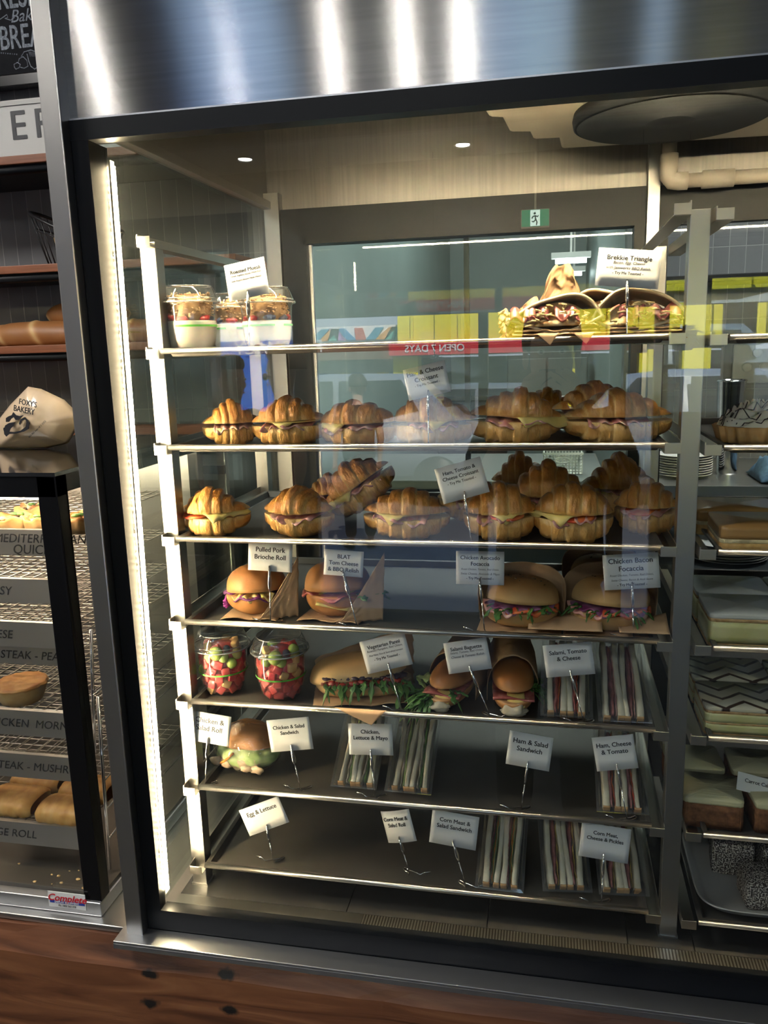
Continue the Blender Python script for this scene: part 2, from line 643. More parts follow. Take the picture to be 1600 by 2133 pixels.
# --- shell of the shop
tile = bpy.data.materials.new('dark_wall_tile')
tile.use_nodes = True
tn = tile.node_tree
tb = tn.nodes['Principled BSDF']
tc = tn.nodes.new('ShaderNodeTexCoord')
mp = tn.nodes.new('ShaderNodeMapping')
mp.inputs['Rotation'].default_value = (R(90), 0, 0)
br = tn.nodes.new('ShaderNodeTexBrick')
br.offset = 0.0
br.inputs['Color1'].default_value = (0.15, 0.152, 0.16, 1)
br.inputs['Color2'].default_value = (0.185, 0.188, 0.195, 1)
br.inputs['Mortar'].default_value = (0.30, 0.30, 0.30, 1)
br.inputs['Scale'].default_value = 1.0
br.inputs['Mortar Size'].default_value = 0.0013
br.inputs['Mortar Smooth'].default_value = 0.4
br.inputs['Brick Width'].default_value = 0.044
br.inputs['Row Height'].default_value = 0.20
tn.links.new(tc.outputs['Object'], mp.inputs[0])
tn.links.new(mp.outputs[0], br.inputs['Vector'])
tn.links.new(br.outputs['Color'], tb.inputs['Base Color'])
bp = tn.nodes.new('ShaderNodeBump')
bp.inputs['Strength'].default_value = 0.6
bp.inputs['Distance'].default_value = 0.002
bp.invert = True
tn.links.new(br.outputs['Fac'], bp.inputs['Height'])
n2 = tn.nodes.new('ShaderNodeTexNoise')
n2.inputs['Scale'].default_value = 14
bp2 = tn.nodes.new('ShaderNodeBump')
bp2.inputs['Strength'].default_value = 0.35
bp2.inputs['Distance'].default_value = 0.01
tn.links.new(tc.outputs['Object'], n2.inputs['Vector'])
tn.links.new(n2.outputs['Fac'], bp2.inputs['Height'])
tn.links.new(bp.outputs[0], bp2.inputs['Normal'])
tn.links.new(bp2.outputs[0], tb.inputs['Normal'])
tb.inputs['Roughness'].default_value = 0.22

floor_m = M('shop_floor', (0.04, 0.04, 0.04), 0.9, spec=.1, cols=[(0.3, (0.035, 0.034, 0.033)), (0.7, (0.05, 0.048, 0.046))], s=3)
ceil_m = M('ceiling_white', (0.62, 0.62, 0.60), 0.8, cols=[(0.3, (0.6, 0.6, 0.58)), (0.7, (0.64, 0.64, 0.62))], s=3)
wall_m = M('painted_wall', (0.16, 0.165, 0.17), 0.7, cols=[(0.3, (0.15, 0.155, 0.16)), (0.7, (0.17, 0.175, 0.18))], s=3)
room_m = M('kitchen_wall', (0.25, 0.30, 0.30), 0.5, cols=[(0.3, (0.23, 0.28, 0.28)), (0.7, (0.27, 0.32, 0.32))], s=3)

YS = -4.2       # line of the shop window behind the viewer
struct(MB().box(-3.2, 3.4, YS, 4.7, -.1, 0).build('floor', floor_m))
struct(MB().box(-3.2, 3.4, YS, 4.7, 2.95, 3.05).build('ceiling', ceil_m))
struct(MB().box(-3.3, -3.2, YS, 4.7, 0, 2.95).build('wall_left', wall_m))
struct(MB().box(3.4, 3.5, YS, 4.7, 0, 2.95).build('wall_right', wall_m))
struct(MB().box(-3.2, -.69, 1.0, 1.08, 0, 2.95).build('wall_bakery', tile))
struct(MB().box(.205, 3.4, 1.45, 1.53, 0, 2.95).build('wall_servery', tile))
struct(MB().box(-.76, -.69, 1.08, 4.6, 0, 2.95).build('wall_kitchen_left', room_m))
struct(MB().box(.205, .28, 1.53, 4.6, 0, 2.95).build('wall_kitchen_right', room_m))
struct(MB().box(-.76, .28, 4.6, 4.7, 0, 2.95).build('wall_kitchen_back', room_m))

# shop window wall behind the viewer: head, posts and a low glazed screen
zh = mir(900, 655, YS).z
fr_m = M('shopfront_frame', (0.05, 0.055, 0.06), 0.4)
struct(MB().box(-3.2, 3.4, YS - .08, YS, zh, 2.95).build('wall_front', fr_m))
for i, px in enumerate((205, 632, 1006, 1288, 1378, 1540)):
    x = mir(px, 760, YS).x
    wd = (0.09, 0.07, 0.03, 0.05, 0.04, 0.09)[i]
    struct(MB().box(x - wd, x + wd, YS - .08, YS, 0, zh).build('trim_%d' % (i + 3), fr_m))
struct(MB().box(-3.2, mir(632, 760, YS).x, YS - .07, YS - .01, 0, mir(520, 860, YS).z).build('trim_9', fr_m))
struct(MB().box(-3.2, mir(452, 760, YS).x, YS - .075, YS - .005, 0, 2.95).build('wall_front_side', fr_m))
struct(MB().box(mir(1378, 760, YS).x, 3.4, YS - .07, YS - .01, 0, mir(1420, 860, YS).z).build('trim_10', fr_m))

# ================================================================ DISPLAY CASE
case = thing('display_case', 'large glass-fronted food display case with brushed steel header and black-bordered pane', 'display case', (0, 0, ZC))
LOC = Vector((0, 0, -ZC))


def cpart(mb_, name, mat, **k):
    return mb_.build(name, mat, case, loc=LOC, **k)


cpart(MB().box(-.686, -.657, -.022, .03, ZC, 2.62, bev=.002), 'corner_post', steel)
cpart(MB().box(-.657, XR, .001, .004, 1.868, 2.62), 'header_panel', steel_brush)
cpart(MB().box(-.657, XR, -.001, .0, 1.868, 1.8705), 'header_seam', alu)
# black printed border of the glazing
cpart(MB().box(-.657, XR, -.004, .050, 1.8475, 1.8675).box(-.657, XR, -.004, .020, 1.841, 1.8475), 'top_border', black)
cpart(MB().box(-.6565, -.631, -.003, .012, .60, 1.841).add([Vector((x, y, z)) for z, yy in ((.60, .014), (1.841, .047)) for y in (.012, yy) for x in (-.6565, -.631)], [(0, 2, 3, 1), (4, 5, 7, 6), (0, 1, 5, 4), (2, 6, 7, 3), (0, 4, 6, 2), (1, 3, 7, 5)], smooth=False), 'side_border', black)
cpart(MB().box(-.631, XR, -.003, .020, .602, .640), 'bottom_border', black)
cpart(MB().box(-.70, XR, -.042, -.004, .598, .6035, bev=.001).box(-.70, XR, -.042, -.040, .590, .5985), 'sill_strip', alu)
cpart(MB().box(-.69, XR, -.034, -.012, .583, .597), 'sill_gasket', black)
pane_m = clear('pane_glass', (0.965, 0.985, 0.975), 1.0, 0.0, 1.52)
g = MB()
tz = (1.845 - GZ0) * math.tan(TILT)
vs = []
for (z, dy) in ((GZ0 - .02, 0), (1.85, tz)):
    for x in (-.631, XR):
        for y in (.003, .009):
            vs.append(Vector((x, y + dy, z)))
g.add(vs, [(0, 2, 6, 4), (1, 5, 7, 3), (0, 4, 5, 1), (2, 3, 7, 6), (0, 1, 3, 2), (4, 6, 7, 5)], smooth=False)
cpart(g, 'front_glass', pane_m)
side_m = clear('side_glass_mat', (0.90, 0.95, 0.93), 1.0, 0.0, 1.5, haze=0.012)
cpart(MB().box(-.655, -.649, .05, YB, ZF, 1.865), 'side_glass', side_m)
cpart(MB().box(-.657, -.635, .022, YB, 1.865, 1.882, bev=.001), 'side_rail', steel)
cpart(MB().box(-.657, -.652, .022, YB, 1.882, 2.3), 'side_panel', steel)
stone = M('case_floor_tile', (0.035, 0.035, 0.036), 0.22, cols=[(0.3, (0.03, 0.03, 0.031)), (0.7, (0.045, 0.044, 0.043))], s=5, spec=0.6)
# floor of dark slabs with open joints behind a bright steel trim
jx = [-.63, -.33, -.095, .125, .225, .46, .70, .94, XR]
ft = MB()
for a, b in zip(jx[:-1], jx[1:]):
    ft.box(a + .0008, b - .0008, .066, YB, .606, ZF)
cpart(ft, 'floor_slab', stone)
led_stripe_m = bpy.data.materials.new('ribbed_floor_trim')  # striped LED reflections painted into the base colour of the flat trim
led_stripe_m.use_nodes = True
rn = led_stripe_m.node_tree
rb_ = rn.nodes['Principled BSDF']
rb_.inputs['Metallic'].default_value = 1
rb_.inputs['Roughness'].default_value = 0.3
tc = rn.nodes.new('ShaderNodeTexCoord')
mp = rn.nodes.new('ShaderNodeMapping')
mp.inputs['Scale'].default_value = (1, 0.25, 1)
wv = rn.nodes.new('ShaderNodeTexWave')
wv.inputs['Scale'].default_value = 66
wv.inputs['Distortion'].default_value = 3.0
wv.inputs['Detail'].default_value = 0
wv.inputs['Detail Scale'].default_value = 0.25
rn.links.new(tc.outputs['Object'], mp.inputs[0])
rn.links.new(mp.outputs[0], wv.inputs['Vector'])
rn.links.new(ramp(rn, wv.outputs['Fac'], [(0.35, (0.28, 0.25, 0.22)), (0.6, (0.95, 0.92, 0.86))]), rb_.inputs['Base Color'])
cpart(MB().box(-.30, XR, .021, .065, .606, ZF + .0005), 'floor_trim', led_stripe_m)
cpart(MB().box(-.63, -.30, .021, .065, .606, ZF + .0005), 'floor_trim', steel)
# back wall: steel bulkhead above dark-framed sliding doors
cpart(MB().box(-.652, XR, YB, YB + .012, 1.866, 2.3), 'back_bulkhead', M('bulkhead_steel', (0.30, 0.28, 0.26), 0.32, 1, st=(30, 1, 1), s=6, rvar=0.05, cols=[(0.3, (0.27, 0.26, 0.25)), (0.7, (0.33, 0.31, 0.29))]))
cpart(MB().box(-.657, XR, .03, YB + .02, 2.3, 2.31), 'case_top', steel)
# the back door frame
dfm = MB()
x0, x1 = -.616, .187
dfm.box(x0, x1, YB - .02, YB + .03, 1.795, 1.864)
dfm.box(x0, -.562, YB - .02, YB + .03, .625, 1.795)
dfm.box(.165, x1, YB - .02, YB + .03, .625, 1.795)
dfm.box(-.562, -.555, YB - .03, YB + .02, .64, 1.795).box(-.562, .165, YB - .03, YB + .02, 1.785, 1.795)
dfm.box(-.562, .165, YB - .02, YB + .03, .625, .68)
cpart(dfm, 'back_door_frame', alu_dark)
door_m = clear('door_glass_mat', (0.88, 0.95, 0.94), 0.3, 0.0, 1.52, haze=0.02, hcol=(0.5, 0.6, 0.6))
cpart(MB().box(-.555, .165, YB, YB + .005, .68, 1.785), 'back_door_glass', door_m)
cpart(MB().box(-.562, -.548, YB - .012, YB - .002, .68, 1.785), 'back_door_stile', alu)
cpart(MB().box(-.20, -.188, YB + .006, YB + .02, .68, 1.785), 'back_door_stile', alu_dark)
# side filler strip and the post at the middle of the back
cpart(MB().box(-.652, -.617, YB - .03, YB + .02, .625, 1.90), 'back_post', steel)
cpart(MB().box(.189, .213, YB - .03, YB + .02, .625, 1.96), 'back_post', steel)
cpart(MB().box(.213, XR, YB - .01, YB + .02, 1.785, 1.864).box(.213, .235, YB - .01, YB + .02, .625, 1.785), 'side_door_frame', alu_dark)
cpart(MB().box(.235, XR, YB, YB + .005, .64, 1.785), 'side_door_glass', clear('side_door_glass_mat', (0.93, 0.96, 0.96), 1.0, 0.0, 1.5))


# --- lamps of the case: strings of diodes in channels
led_c = (1.0, 0.78, 0.47)
led_v = emit('led_warm_vertical', led_c, LEDV, dots=(2, 0.0105))
led_h = emit('led_warm_top', led_c, LED, dots=(0, 0.0105))


def lbar(x0, x1, y0, y1, z0, z1):
    """upright bar that follows the lean of the pane"""
    k = math.tan(TILT)
    m_ = MB()
    m_.add([Vector((x, y + (z - GZ0) * k, z)) for z in (z0, z1) for y in (y0, y1) for x in (x0, x1)], [(0, 2, 3, 1), (4, 5, 7, 6), (0, 1, 5, 4), (2, 6, 7, 3), (0, 4, 6, 2), (1, 3, 7, 5)], smooth=False)
    return m_


t = thing('led_strip_light', 'vertical warm LED strip light running down inside the left edge of the pane', 'strip light', (0, 0, ZC))
lbar(-.6305, -.6268, .020, .0235, .662, 1.818).build('diffuser', led_v, t, loc=LOC)
lbar(-.6335, -.6308, .017, .028, .655, 1.826).build('channel', M('lamp_channel', (0.7, 0.62, 0.45), 0.4), t, loc=LOC)
t = thing('led_strip_light', 'long horizontal warm LED strip light tucked under the black top border', 'strip light', (0, 0, ZC))
MB().box(-.60, XR - .02, .0485, .0565, 1.8605, 1.864).build('diffuser', led_h, t, loc=LOC)
MB().box(-.605, XR - .01, .044, .062, 1.8642, 1.8675).build('channel', steel, t, loc=LOC)

# --- evaporator hanging from the top
fan_c = Vector((.175, .33, 1.895))
cream = M('cream_plastic', (0.66, 0.60, 0.50), 0.5, cols=[(0.3, (0.64, 0.58, 0.48)), (0.7, (0.68, 0.62, 0.52))], s=4)
ev = thing('cooling_unit', 'cream plastic cooling unit with round black fan guard under the case roof', 'cooling unit', (fan_c.x, fan_c.y, 1.93))
L2 = -Vector((fan_c.x, fan_c.y, 1.93))
m_ = MB()
out = [(-.115, .20), (-.105, .30), (-.085, .31), (-.078, .405), (-.045, .415), (-.040, .47), (.005, .475), (.01, .56), (.60, .60), (.60, .17), (-.05, .17)]
vs = [Vector((x, y, 1.902)) for x, y in out] + [Vector((x, y, 2.29)) for x, y in out]
nn_ = len(out)
m_.add(vs, [tuple(range(nn_)), tuple(range(nn_, 2 * nn_))[::-1]] + [(i, nn_ + i, nn_ + (i + 1) % nn_, (i + 1) % nn_) for i in range(nn_)], smooth=False)
m_.build('housing', cream, ev, loc=L2, bevel=.006)
fanm = M('fan_guard_plastic', (0.008, 0.010, 0.013), 0.6, spec=.2)
m_ = MB()
for r_ in [.03 + .0085 * k for k in range(9)]:
    m_.tube([(fan_c.x + r_ * math.cos(2 * PI * k / 48), fan_c.y + r_ * math.sin(2 * PI * k / 48), 1.882 + .006 * (r_ / .14)) for k in range(48)], .0016, 4, closed=True)
m_.lathe([(.0, 1.878), (.035, 1.879), (.04, 1.885), (.0, 1.886)], 32, fan_c.x, fan_c.y)
m_.lathe([(.143, 1.880), (.148, 1.882), (.150, 1.892), (.148, 1.901), (.143, 1.901), (.143, 1.880)], 64, fan_c.x, fan_c.y)
m_.build('fan_guard', fanm, ev, loc=L2)
m_ = MB()
for k in range(58):
    a = 2 * PI * k / 58
    q = Matrix.Translation(fan_c) @ Matrix.Rotation(a, 4, 'Z') @ Matrix.Translation((.124, 0, -.007)) @ Matrix.Rotation(R(50), 4, 'X')
    m_.box(-.017, .017, -.0038, .0038, -.0008, .0008, M4=q)
m_.build('guard_vanes', fanm, ev, loc=L2)
m_ = MB()
for k in range(5):
    q = Matrix.Translation(fan_c + Vector((0, 0, .0))) @ Matrix.Rotation(2 * PI * k / 5, 4, 'Z') @ Matrix.Rotation(R(22), 4, 'X')
    m_.box(.02, .100, -.012, .012, -.001, .001, M4=q)
m_.build('fan_blades', fanm, ev, loc=L2)

# --- white drain pipe in the corner
pm = M('drain_pipe_plastic', (0.42, 0.38, 0.33), 0.5)
pp = thing('drain_pipe', 'cream plastic drain pipe with elbows under the cooling unit', 'pipe', (.225, .74, 1.86))
Lp = -Vector((.225, .74, 1.86))
m_ = MB()
m_.tube([(.225, .74, 1.944), (.225, .74, 1.89)], .0145, 16)
m_.tube([(.235, .74, 1.862), (.80, .74, 1.862)], .0140, 16)
m_.build('pipe', pm, pp, loc=Lp)
m_ = MB()
m_.tube([(.225, .74, 1.915), (.225, .74, 1.885), (.2255, .74, 1.872), (.232, .74, 1.864), (.245, .74, 1.862), (.262, .74, 1.862)], .0178, 16)
m_.tube([(.29, .74, 1.862), (.35, .74, 1.862)], .0178, 16)
m_.build('elbow', pm, pp, loc=Lp)

# ================================================================ TRAY RACKS
ZR = [1.557, 1.409, 1.262, 1.120, .980, .822, .672]
TF = [z - .010 for z in ZR]       # tray floor heights
XL, XRT = -.588, .156


def post(x0, x1, y, label, ztop=1.716):
    o = thing('rack_post', label, 'post', (x0, y, ZF))
    m_ = MB().box(0, x1 - x0, 0, .026, 0, ztop - ZF, bev=.001)
    m_.build('upright', steel, o)
    MB().box(-.002, x1 - x0 + .002, -.002, .028, 0, .003).build('foot_plate', steel, o)
    return o


post(-.618, -.592, .094, 'bright lit steel rack post beside the vertical LED strip, front left')
post(-.618, -.592, .53, 'steel rack post behind the bright front left post')
post(.175, .201, .092, 'wide steel rack post between the two stacks of trays, front')
post(.175, .201, .53, 'steel rack post behind the middle front post')

bm_ = M('bracket_steel', (0.60, 0.57, 0.52), 0.3, 1, rvar=0.05)


def runner(x, side, z, label):
    """angle runner along the depth with a folded end tab; side=+1 shelf flange towards +x"""
    o = thing('tray_runner', label, 'runner', (x, .075, z - .014), group='steel runners carrying the trays')
    m_ = MB()
    m_.box(0, .0015 * side, 0, .46, -.001, .017) if side > 0 else m_.box(-.0015, 0, 0, .46, -.001, .017)
    a, b = (0, .022) if side > 0 else (-.022, 0)
    m_.box(a, b, .002, .46, -.0012, .0)
    m_.build('channel', bm_, o)
    MB().box(a, b, -.0015, 0, -.001, .014, bev=.0006).build('end_tab', bm_, o)
    return o


rows_w = ['topmost', 'second', 'third', 'fourth', 'fifth', 'sixth', 'lowest']
ords = ['above all the trays', 'of the muesli cup tray', 'of the ham and cheese croissant tray', 'of the tomato croissant tray', 'of the brioche and focaccia tray',
        'of the fruit cup tray', 'of the wrapped roll tray', 'of the lowest tray']
for k, z in enumerate([1.722] + ZR):
    runner(-.612, 1, z, 'left steel runner ' + ords[k])
    runner(.174, -1, z, 'right steel runner ' + ords[k])
ordr = ['above the trays on the right', 'of the empty upper right tray', 'of the meringue tart tray', 'of the caramel slice tray', 'of the white vanilla slice tray', 'of the feathered vanilla slice tray',
        'of the carrot cake tray', 'of the lamington tray']
for k, z in enumerate([1.716] + ZR):
    runner(.2045, 1, z - .003, 'left steel runner ' + ordr[k])


def tray(x0, x1, z, label, name='display_tray', back=.50, front=.080):
    o = thing(name, label, 'tray', ((x0 + x1) / 2, front, z - .013))
    hw = (x1 - x0) / 2
    dp = back - front
    # pan: floor and rim as a continuous pressed sheet
    m_ = MB()
    h = .0125
    pr = [(0.0, 0.0), (.004, .0), (.010, .001)]
    ring = lambda i, zz: [(-hw + i, i, zz), (hw - i, i, zz), (hw - i, dp - i, zz), (-hw + i, dp - i, zz)]
    loops = [ring(0.0, h - .004), ring(0.0, h), ring(.0015, h + .0003), ring(.007, h - .0005), ring(.012, .002), ring(.014, .0012)]
    vs = [p for l in loops for p in l]
    fs = []
    for a in range(len(loops) - 1):
        for b in range(4):
            fs.append((a * 4 + b, a * 4 + (b + 1) % 4, (a + 1) * 4 + (b + 1) % 4, (a + 1) * 4 + b))
    fs.append(tuple((len(loops) - 1) * 4 + b for b in range(4)))
    m_.add(vs, fs, smooth=False)
    m_.build('pan', steel_dark, o, solid=.0009, off=-1)
    m_ = MB()
    m_.tube([(-hw, -.001, h - .003), (hw, -.001, h - .003)], .0046, 10)
    m_.build('front_rail', steel, o)
    return o


desc = ['top steel tray holding muesli cups and tortilla wraps', 'second steel tray holding the ham and cheese croissants', 'third steel tray holding the tomato croissants',
        'fourth steel tray with brioche rolls and focaccias', 'fifth steel tray with fruit cups and baguettes', 'sixth steel tray with the film-wrapped roll',
        'lowest steel tray, nearly empty at its left side']
for k in range(7):
    fr_ = .080 if k < 3 else .086
    tray(XL, XRT, ZR[k], desc[k], front=fr_)
descr = ['empty upper tray at the right edge', 'tray at the right edge under the meringue tart', 'tray at the right edge under the caramel slice', 'tray at the right edge under the white iced slices',
         'tray at the right edge under the feather iced slices', 'tray at the right edge under the iced carrot cakes', 'bottom tray at the right edge under the lamingtons']
for k in range(7):
    tray(.230, .975, ZR[k] - .004, descr[k])
# ================================================================ BAKERY WALL ON THE LEFT
def wall_shelf(ztop, label, x1=-.72):
    o = thing('wall_shelf', label, 'shelf', (-1.6, 1.0, ztop))
    MB().box(-1.0, x1 + 1.6, -.25, 0, -.019, 0, bev=.002).build('board', shelf_wood, o)
    MB().tube([(-1.0, -.235, -.030), (x1 + 1.6, -.235, -.030)], .010, 12).box(-1.0, x1 + 1.6, -.24, 0, -.028, -.0195).build('support_rail', black, o)
    return o


ys = .75
s1 = at(50, 322, ys).z
s2 = at(50, 552, ys).z
s3 = at(50, 720, ys).z
wall_shelf(s1, 'topmost timber wall shelf, under the letter board')
wall_shelf(s2, 'middle timber wall shelf carrying the wire basket')
wall_shelf(s3, 'lower timber wall shelf carrying the long loaves')

# letter board: black letters on white
zb0, zb1 = s1, at(50, 205, ys + .03).z
sg = thing('letter_board', 'white sign board with large black capital letters on the top shelf', 'sign', (-1.35, ys + .04, zb0))
xr = at(150, 250, ys + .03).x
MB().box(-.62, xr + 1.35 + .16, -.009, .009, 0.001, zb1 - zb0, bev=.002).build('board', M('sign_board_white', (0.52, 0.51, 0.49), 0.5), sg)
MB().box(-.62, xr + 1.51, -.012, -.009, zb1 - zb0 - .013, zb1 - zb0 - .004).build('edge_moulding', M('sign_edge', (0.45, 0.44, 0.42), 0.5), sg)
hL = (at(60, 228, ys).z - at(60, 292, ys).z)
for ch, px, dz in (('B', -165, 0), ('A', -100, 0), ('K', -36, 0), ('E', 38, 0), ('R', 92, 0), ('Y', 150, 0)):
    p = at(px, 262 - (px - 60) * .1, ys + .03)
    text(ch, hL / .72, ink, sg, (p.x + 1.35, -.0098, p.z - zb0), name='letter', bold=.012)

# chalkboard menu
cb0 = at(100, 172, .955).z
cbr = at(96, 80, .955).x
cb = thing('chalkboard', 'framed chalkboard with white hand lettering and a drawn croissant', 'chalkboard', (cbr - .05, .975, cb0))
MB().box(-.9, .25, -.008, .012, .03, .95).build('slate', M('slate', (0.012, 0.013, 0.016), 0.85, spec=.15, cols=[(0.3, (0.010, 0.011, 0.014)), (0.7, (0.022, 0.022, 0.026))], s=12), cb)
MB().box(-.9, .25, -.02, .012, 0, .03, bev=.003).build('frame', black_gloss, cb)
chalk = M('chalk', (0.36, 0.40, 0.47), 0.9, cols=[(0.35, (0.16, 0.18, 0.21)), (0.6, (0.36, 0.40, 0.46))], s=120)


def cbt(s_, px, py, size, bold=0.0, shear=0.0, xs=1.0):
    p = at(px, py, .965)
    text(s_, size, chalk, cb, (p.x - (cbr - .05), -.0085, p.z - cb0), name='chalk_lettering', bold=bold, shear=shear).scale = (xs, 1, 1)


cbt('FRESH', 28, -8, .085, .02, xs=.66)
cbt('Baked', 57, 31, .042, .0, .3)
cbt('BREAD', 56, 76, .080, .012, xs=.66)
m_ = MB()


def chalkline(pts, r=.0012):
    q = [at(a, b, .9655) for a, b in pts]
    m_.tube([(p.x - (cbr - .05), -.009, p.z - cb0) for p in q], r, 4)


chalkline([(30, 140), (29, 134), (36, 130), (42, 134), (40, 141), (33, 144), (30, 140)])
chalkline([(38, 130), (40, 122), (48, 118), (56, 126), (58, 138), (50, 142), (42, 140)])
chalkline([(44, 118), (50, 108), (64, 104), (76, 108), (80, 118)])
chalkline([(56, 112), (60, 128), (64, 138), (72, 144), (80, 138), (80, 122), (76, 108)])
chalkline([(76, 108), (84, 112), (88, 124), (88, 136), (80, 140)])
chalkline([(88, 116), (96, 118), (102, 128), (100, 138), (88, 138)])
for k in range(6):
    chalkline([(60 + 3 * k, 107), (63 + 2.4 * k, 118)], .0007)
m_.build('chalk_croissant', chalk, cb)
m_ = MB()
chalkline([(-30, 40), (0, 40), (6, 36), (14, 30), (16, 36), (10, 38), (22, 42), (30, 36)])
m_.build('chalk_flourish', chalk, cb)
m_ = MB()
for k in range(8):
    a, b = 2 + 4.6 * k, 110 + .4 * k
    chalkline([(a, b), (a + 1, b + .6)], .0018)
m_.build('chalk_dots', chalk, cb)

# wire basket with a scored loaf
wb_p = at(118, 543, .86)
bk = thing('wire_basket', 'black wire basket with a raised handle rim on the middle shelf', 'basket', (wb_p.x + .06, .87, s2))
bw = M('black_wire', (0.01, 0.01, 0.012), 0.4)
m_ = MB()


def ov(a, b, z, n=28, dz=0):
    return [(a * math.cos(2 * PI * k / n), b * math.sin(2 * PI * k / n), z + dz * (math.cos(2 * PI * k / n) < -.1) * (-math.cos(2 * PI * k / n))) for k in range(n)]


top = ov(.118, .085, .085, dz=.055)
bot = ov(.080, .060, .004)
m_.tube(top, .0042, 6, closed=True)
m_.tube(bot, .002, 6, closed=True)
m_.tube([Vector(a).lerp(Vector(b), .3) for a, b in zip(top, bot)], .0018, 6, closed=True)
for k in range(28):
    m_.tube([top[k], bot[k]], .0012, 5)
for k in range(-3, 4):
    m_.tube([(-.07, k * .015, .004), (.07, k * .015, .004)], .0012, 4)
m_.build('basket_frame', bw, bk)
m_ = MB()
m_.surf(lambda u, v: ((math.sin(PI * u) * math.cos(2 * PI * v) * .075, math.sin(PI * u) * math.sin(2 * PI * v) * .058, .064 - .055 * math.cos(PI * u)), .5 + .5 * max(0, math.sin(22 * v * PI + 9 * u)) ** 4), 24, 48, cv=True)
lf = M('scored_loaf', (0.4, 0.2, 0.08), 0.55, attr='tone', mixn=.35, cols=[(0.3, (0.24, 0.10, 0.03)), (0.55, (0.33, 0.15, 0.05)), (0.62, (0.60, 0.42, 0.2))], s=25, bump=.3, bs=40)
o = m_.build('round_loaf', lf)
o.location = (wb_p.x + .075, .87, s2 + .002)
tag(o, 'round scored bread loaf sitting in the black wire basket', 'bread loaf')


def loaf(cx, cz, y, L, r, rz, label, seed=0, tip=0.0):
    o = thing('bread_loaf', label, 'bread loaf', (cx, y, cz), rz)
    m_ = MB()

    def f(u, v):
        a = 2 * PI * v
        s_ = 2 * u - 1
        rr = r * max(0.02, (1 - abs(s_) ** 3.5)) ** .6
        cut = max(0, math.sin(s_ * 9 + math.sin(a) * .9 + seed)) ** 6
        rr *= 1 + .04 * fbm(s_ * 3, a, seed) + .09 * cut * max(0, math.sin(a))
        return ((s_ * L / 2, rr * math.cos(a) * 1.15, max(-r * .72, rr * math.sin(a)) + r * .72), 1 - cut * .9)
    m_.surf(f, 60, 24, cv=True, caps=True)
    m_.build('crust', M('loaf_crust', (0.5, 0.3, 0.1), 0.5, attr='tone', mixn=.3, cols=[(0.2, (0.62, 0.42, 0.20)), (0.6, (0.42, 0.20, 0.07)), (0.9, (0.26, 0.10, 0.03))], s=12, bump=.2, bs=30), o)
    return o


p = at(72, 690, .83)
loaf(p.x, s3, .85, .30, .036, 0, 'long pale golden loaf lying along the lower wall shelf', 1)
p = at(150, 670, .90)
loaf(p.x + .05, s3 + .052, .90, .22, .034, R(12), 'dark crusted loaf lying on top of the pale loaves', 4)
p = at(160, 700, .80)
loaf(p.x + .13, s3, .88, .20, .034, R(-8), 'pale loaf half hidden behind the steel corner post', 2)

# ================================================================ PIE WARMER
WX1 = -.752
WZ = .60
wr = thing('pie_warmer', 'black framed heated glass pie warmer cabinet with steel base', 'pie warmer', (WX1, .019, WZ))
LW = -Vector((WX1, .019, WZ))
WT = 1.372


def wp(mb_, name, mat, **k):
    return mb_.build(name, mat, wr, loc=LW, **k)


wp(MB().box(-1.8, WX1, .012, .56, .6005, .626, bev=.002), 'base', alu)
wp(MB().box(-1.79, WX1 - .004, .03, .55, .626, .634), 'deck', M('warmer_deck', (0.10, 0.09, 0.08), 0.35, .6))
m_ = MB()
m_.box(WX1 - .033, WX1, .016, .044, .626, WT - .003)
m_.box(WX1 - .024, WX1, .535, .56, .626, WT - .003)
m_.box(-1.8, WX1, .016, .044, WT - .037, WT - .003)
m_.box(WX1 - .024, WX1, .016, .56, WT - .032, WT - .003)
wp(m_, 'frame', black_gloss, bevel=.0015)
wp(MB().box(-1.8, WX1 + .002, .014, .562, WT - .003, WT + .003), 'top_glass', M('black_top_glass', (0.01, 0.01, 0.012), 0.05, 0, coat=1, spec=.8))
wp(MB().box(-1.79, WX1 - .033, .020, .024, .640, WT - .037), 'front_glass', clear('warmer_glass', (0.97, 0.98, 0.97), 1.0, 0, 1.5))
wp(MB().box(-1.8, -.76, .552, .560, .626, WT - .003), 'back_panel', steel)
lw = emit('warmer_lamp', (1, .78, .54), 75)
wp(MB().box(-1.7, -.80, .07, .082, 1.322, 1.329).box(-1.7, -.80, .30, .312, 1.322, 1.329), 'heat_lamp', lw)
# maker's plate
pl0 = at(139, 1868, .012)
st_ = thing('maker_plate', 'white maker plate with red script at the foot of the pie warmer', 'sticker', (pl0.x, .0125, pl0.z - .022), rz=0)
MB().box(-.036, .036, -.0015, .0, 0, .030, bev=.0006).build('plate', M('plate_white', (0.8, 0.8, 0.8), 0.35), st_)
MB().box(-.033, .034, -.0019, -.0015, .0085, .0135).build('blue_band', M('band_blue', (0.02, 0.05, 0.35), 0.4), st_)
text('Complete', .0185, M('script_red', (0.6, 0.015, 0.03), 0.4), st_, (0, -.0021, .0190), name='script', bold=.02, shear=.35)
text('DISPLAY EQUIPMENT', .0050, M('letter_white', (0.8, 0.8, 0.8), 0.4), st_, (0, -.0022, .0110), bold=.02)
text('Ph: 1800 363 378', .0048, ink, st_, (0, -.0022, .0045))

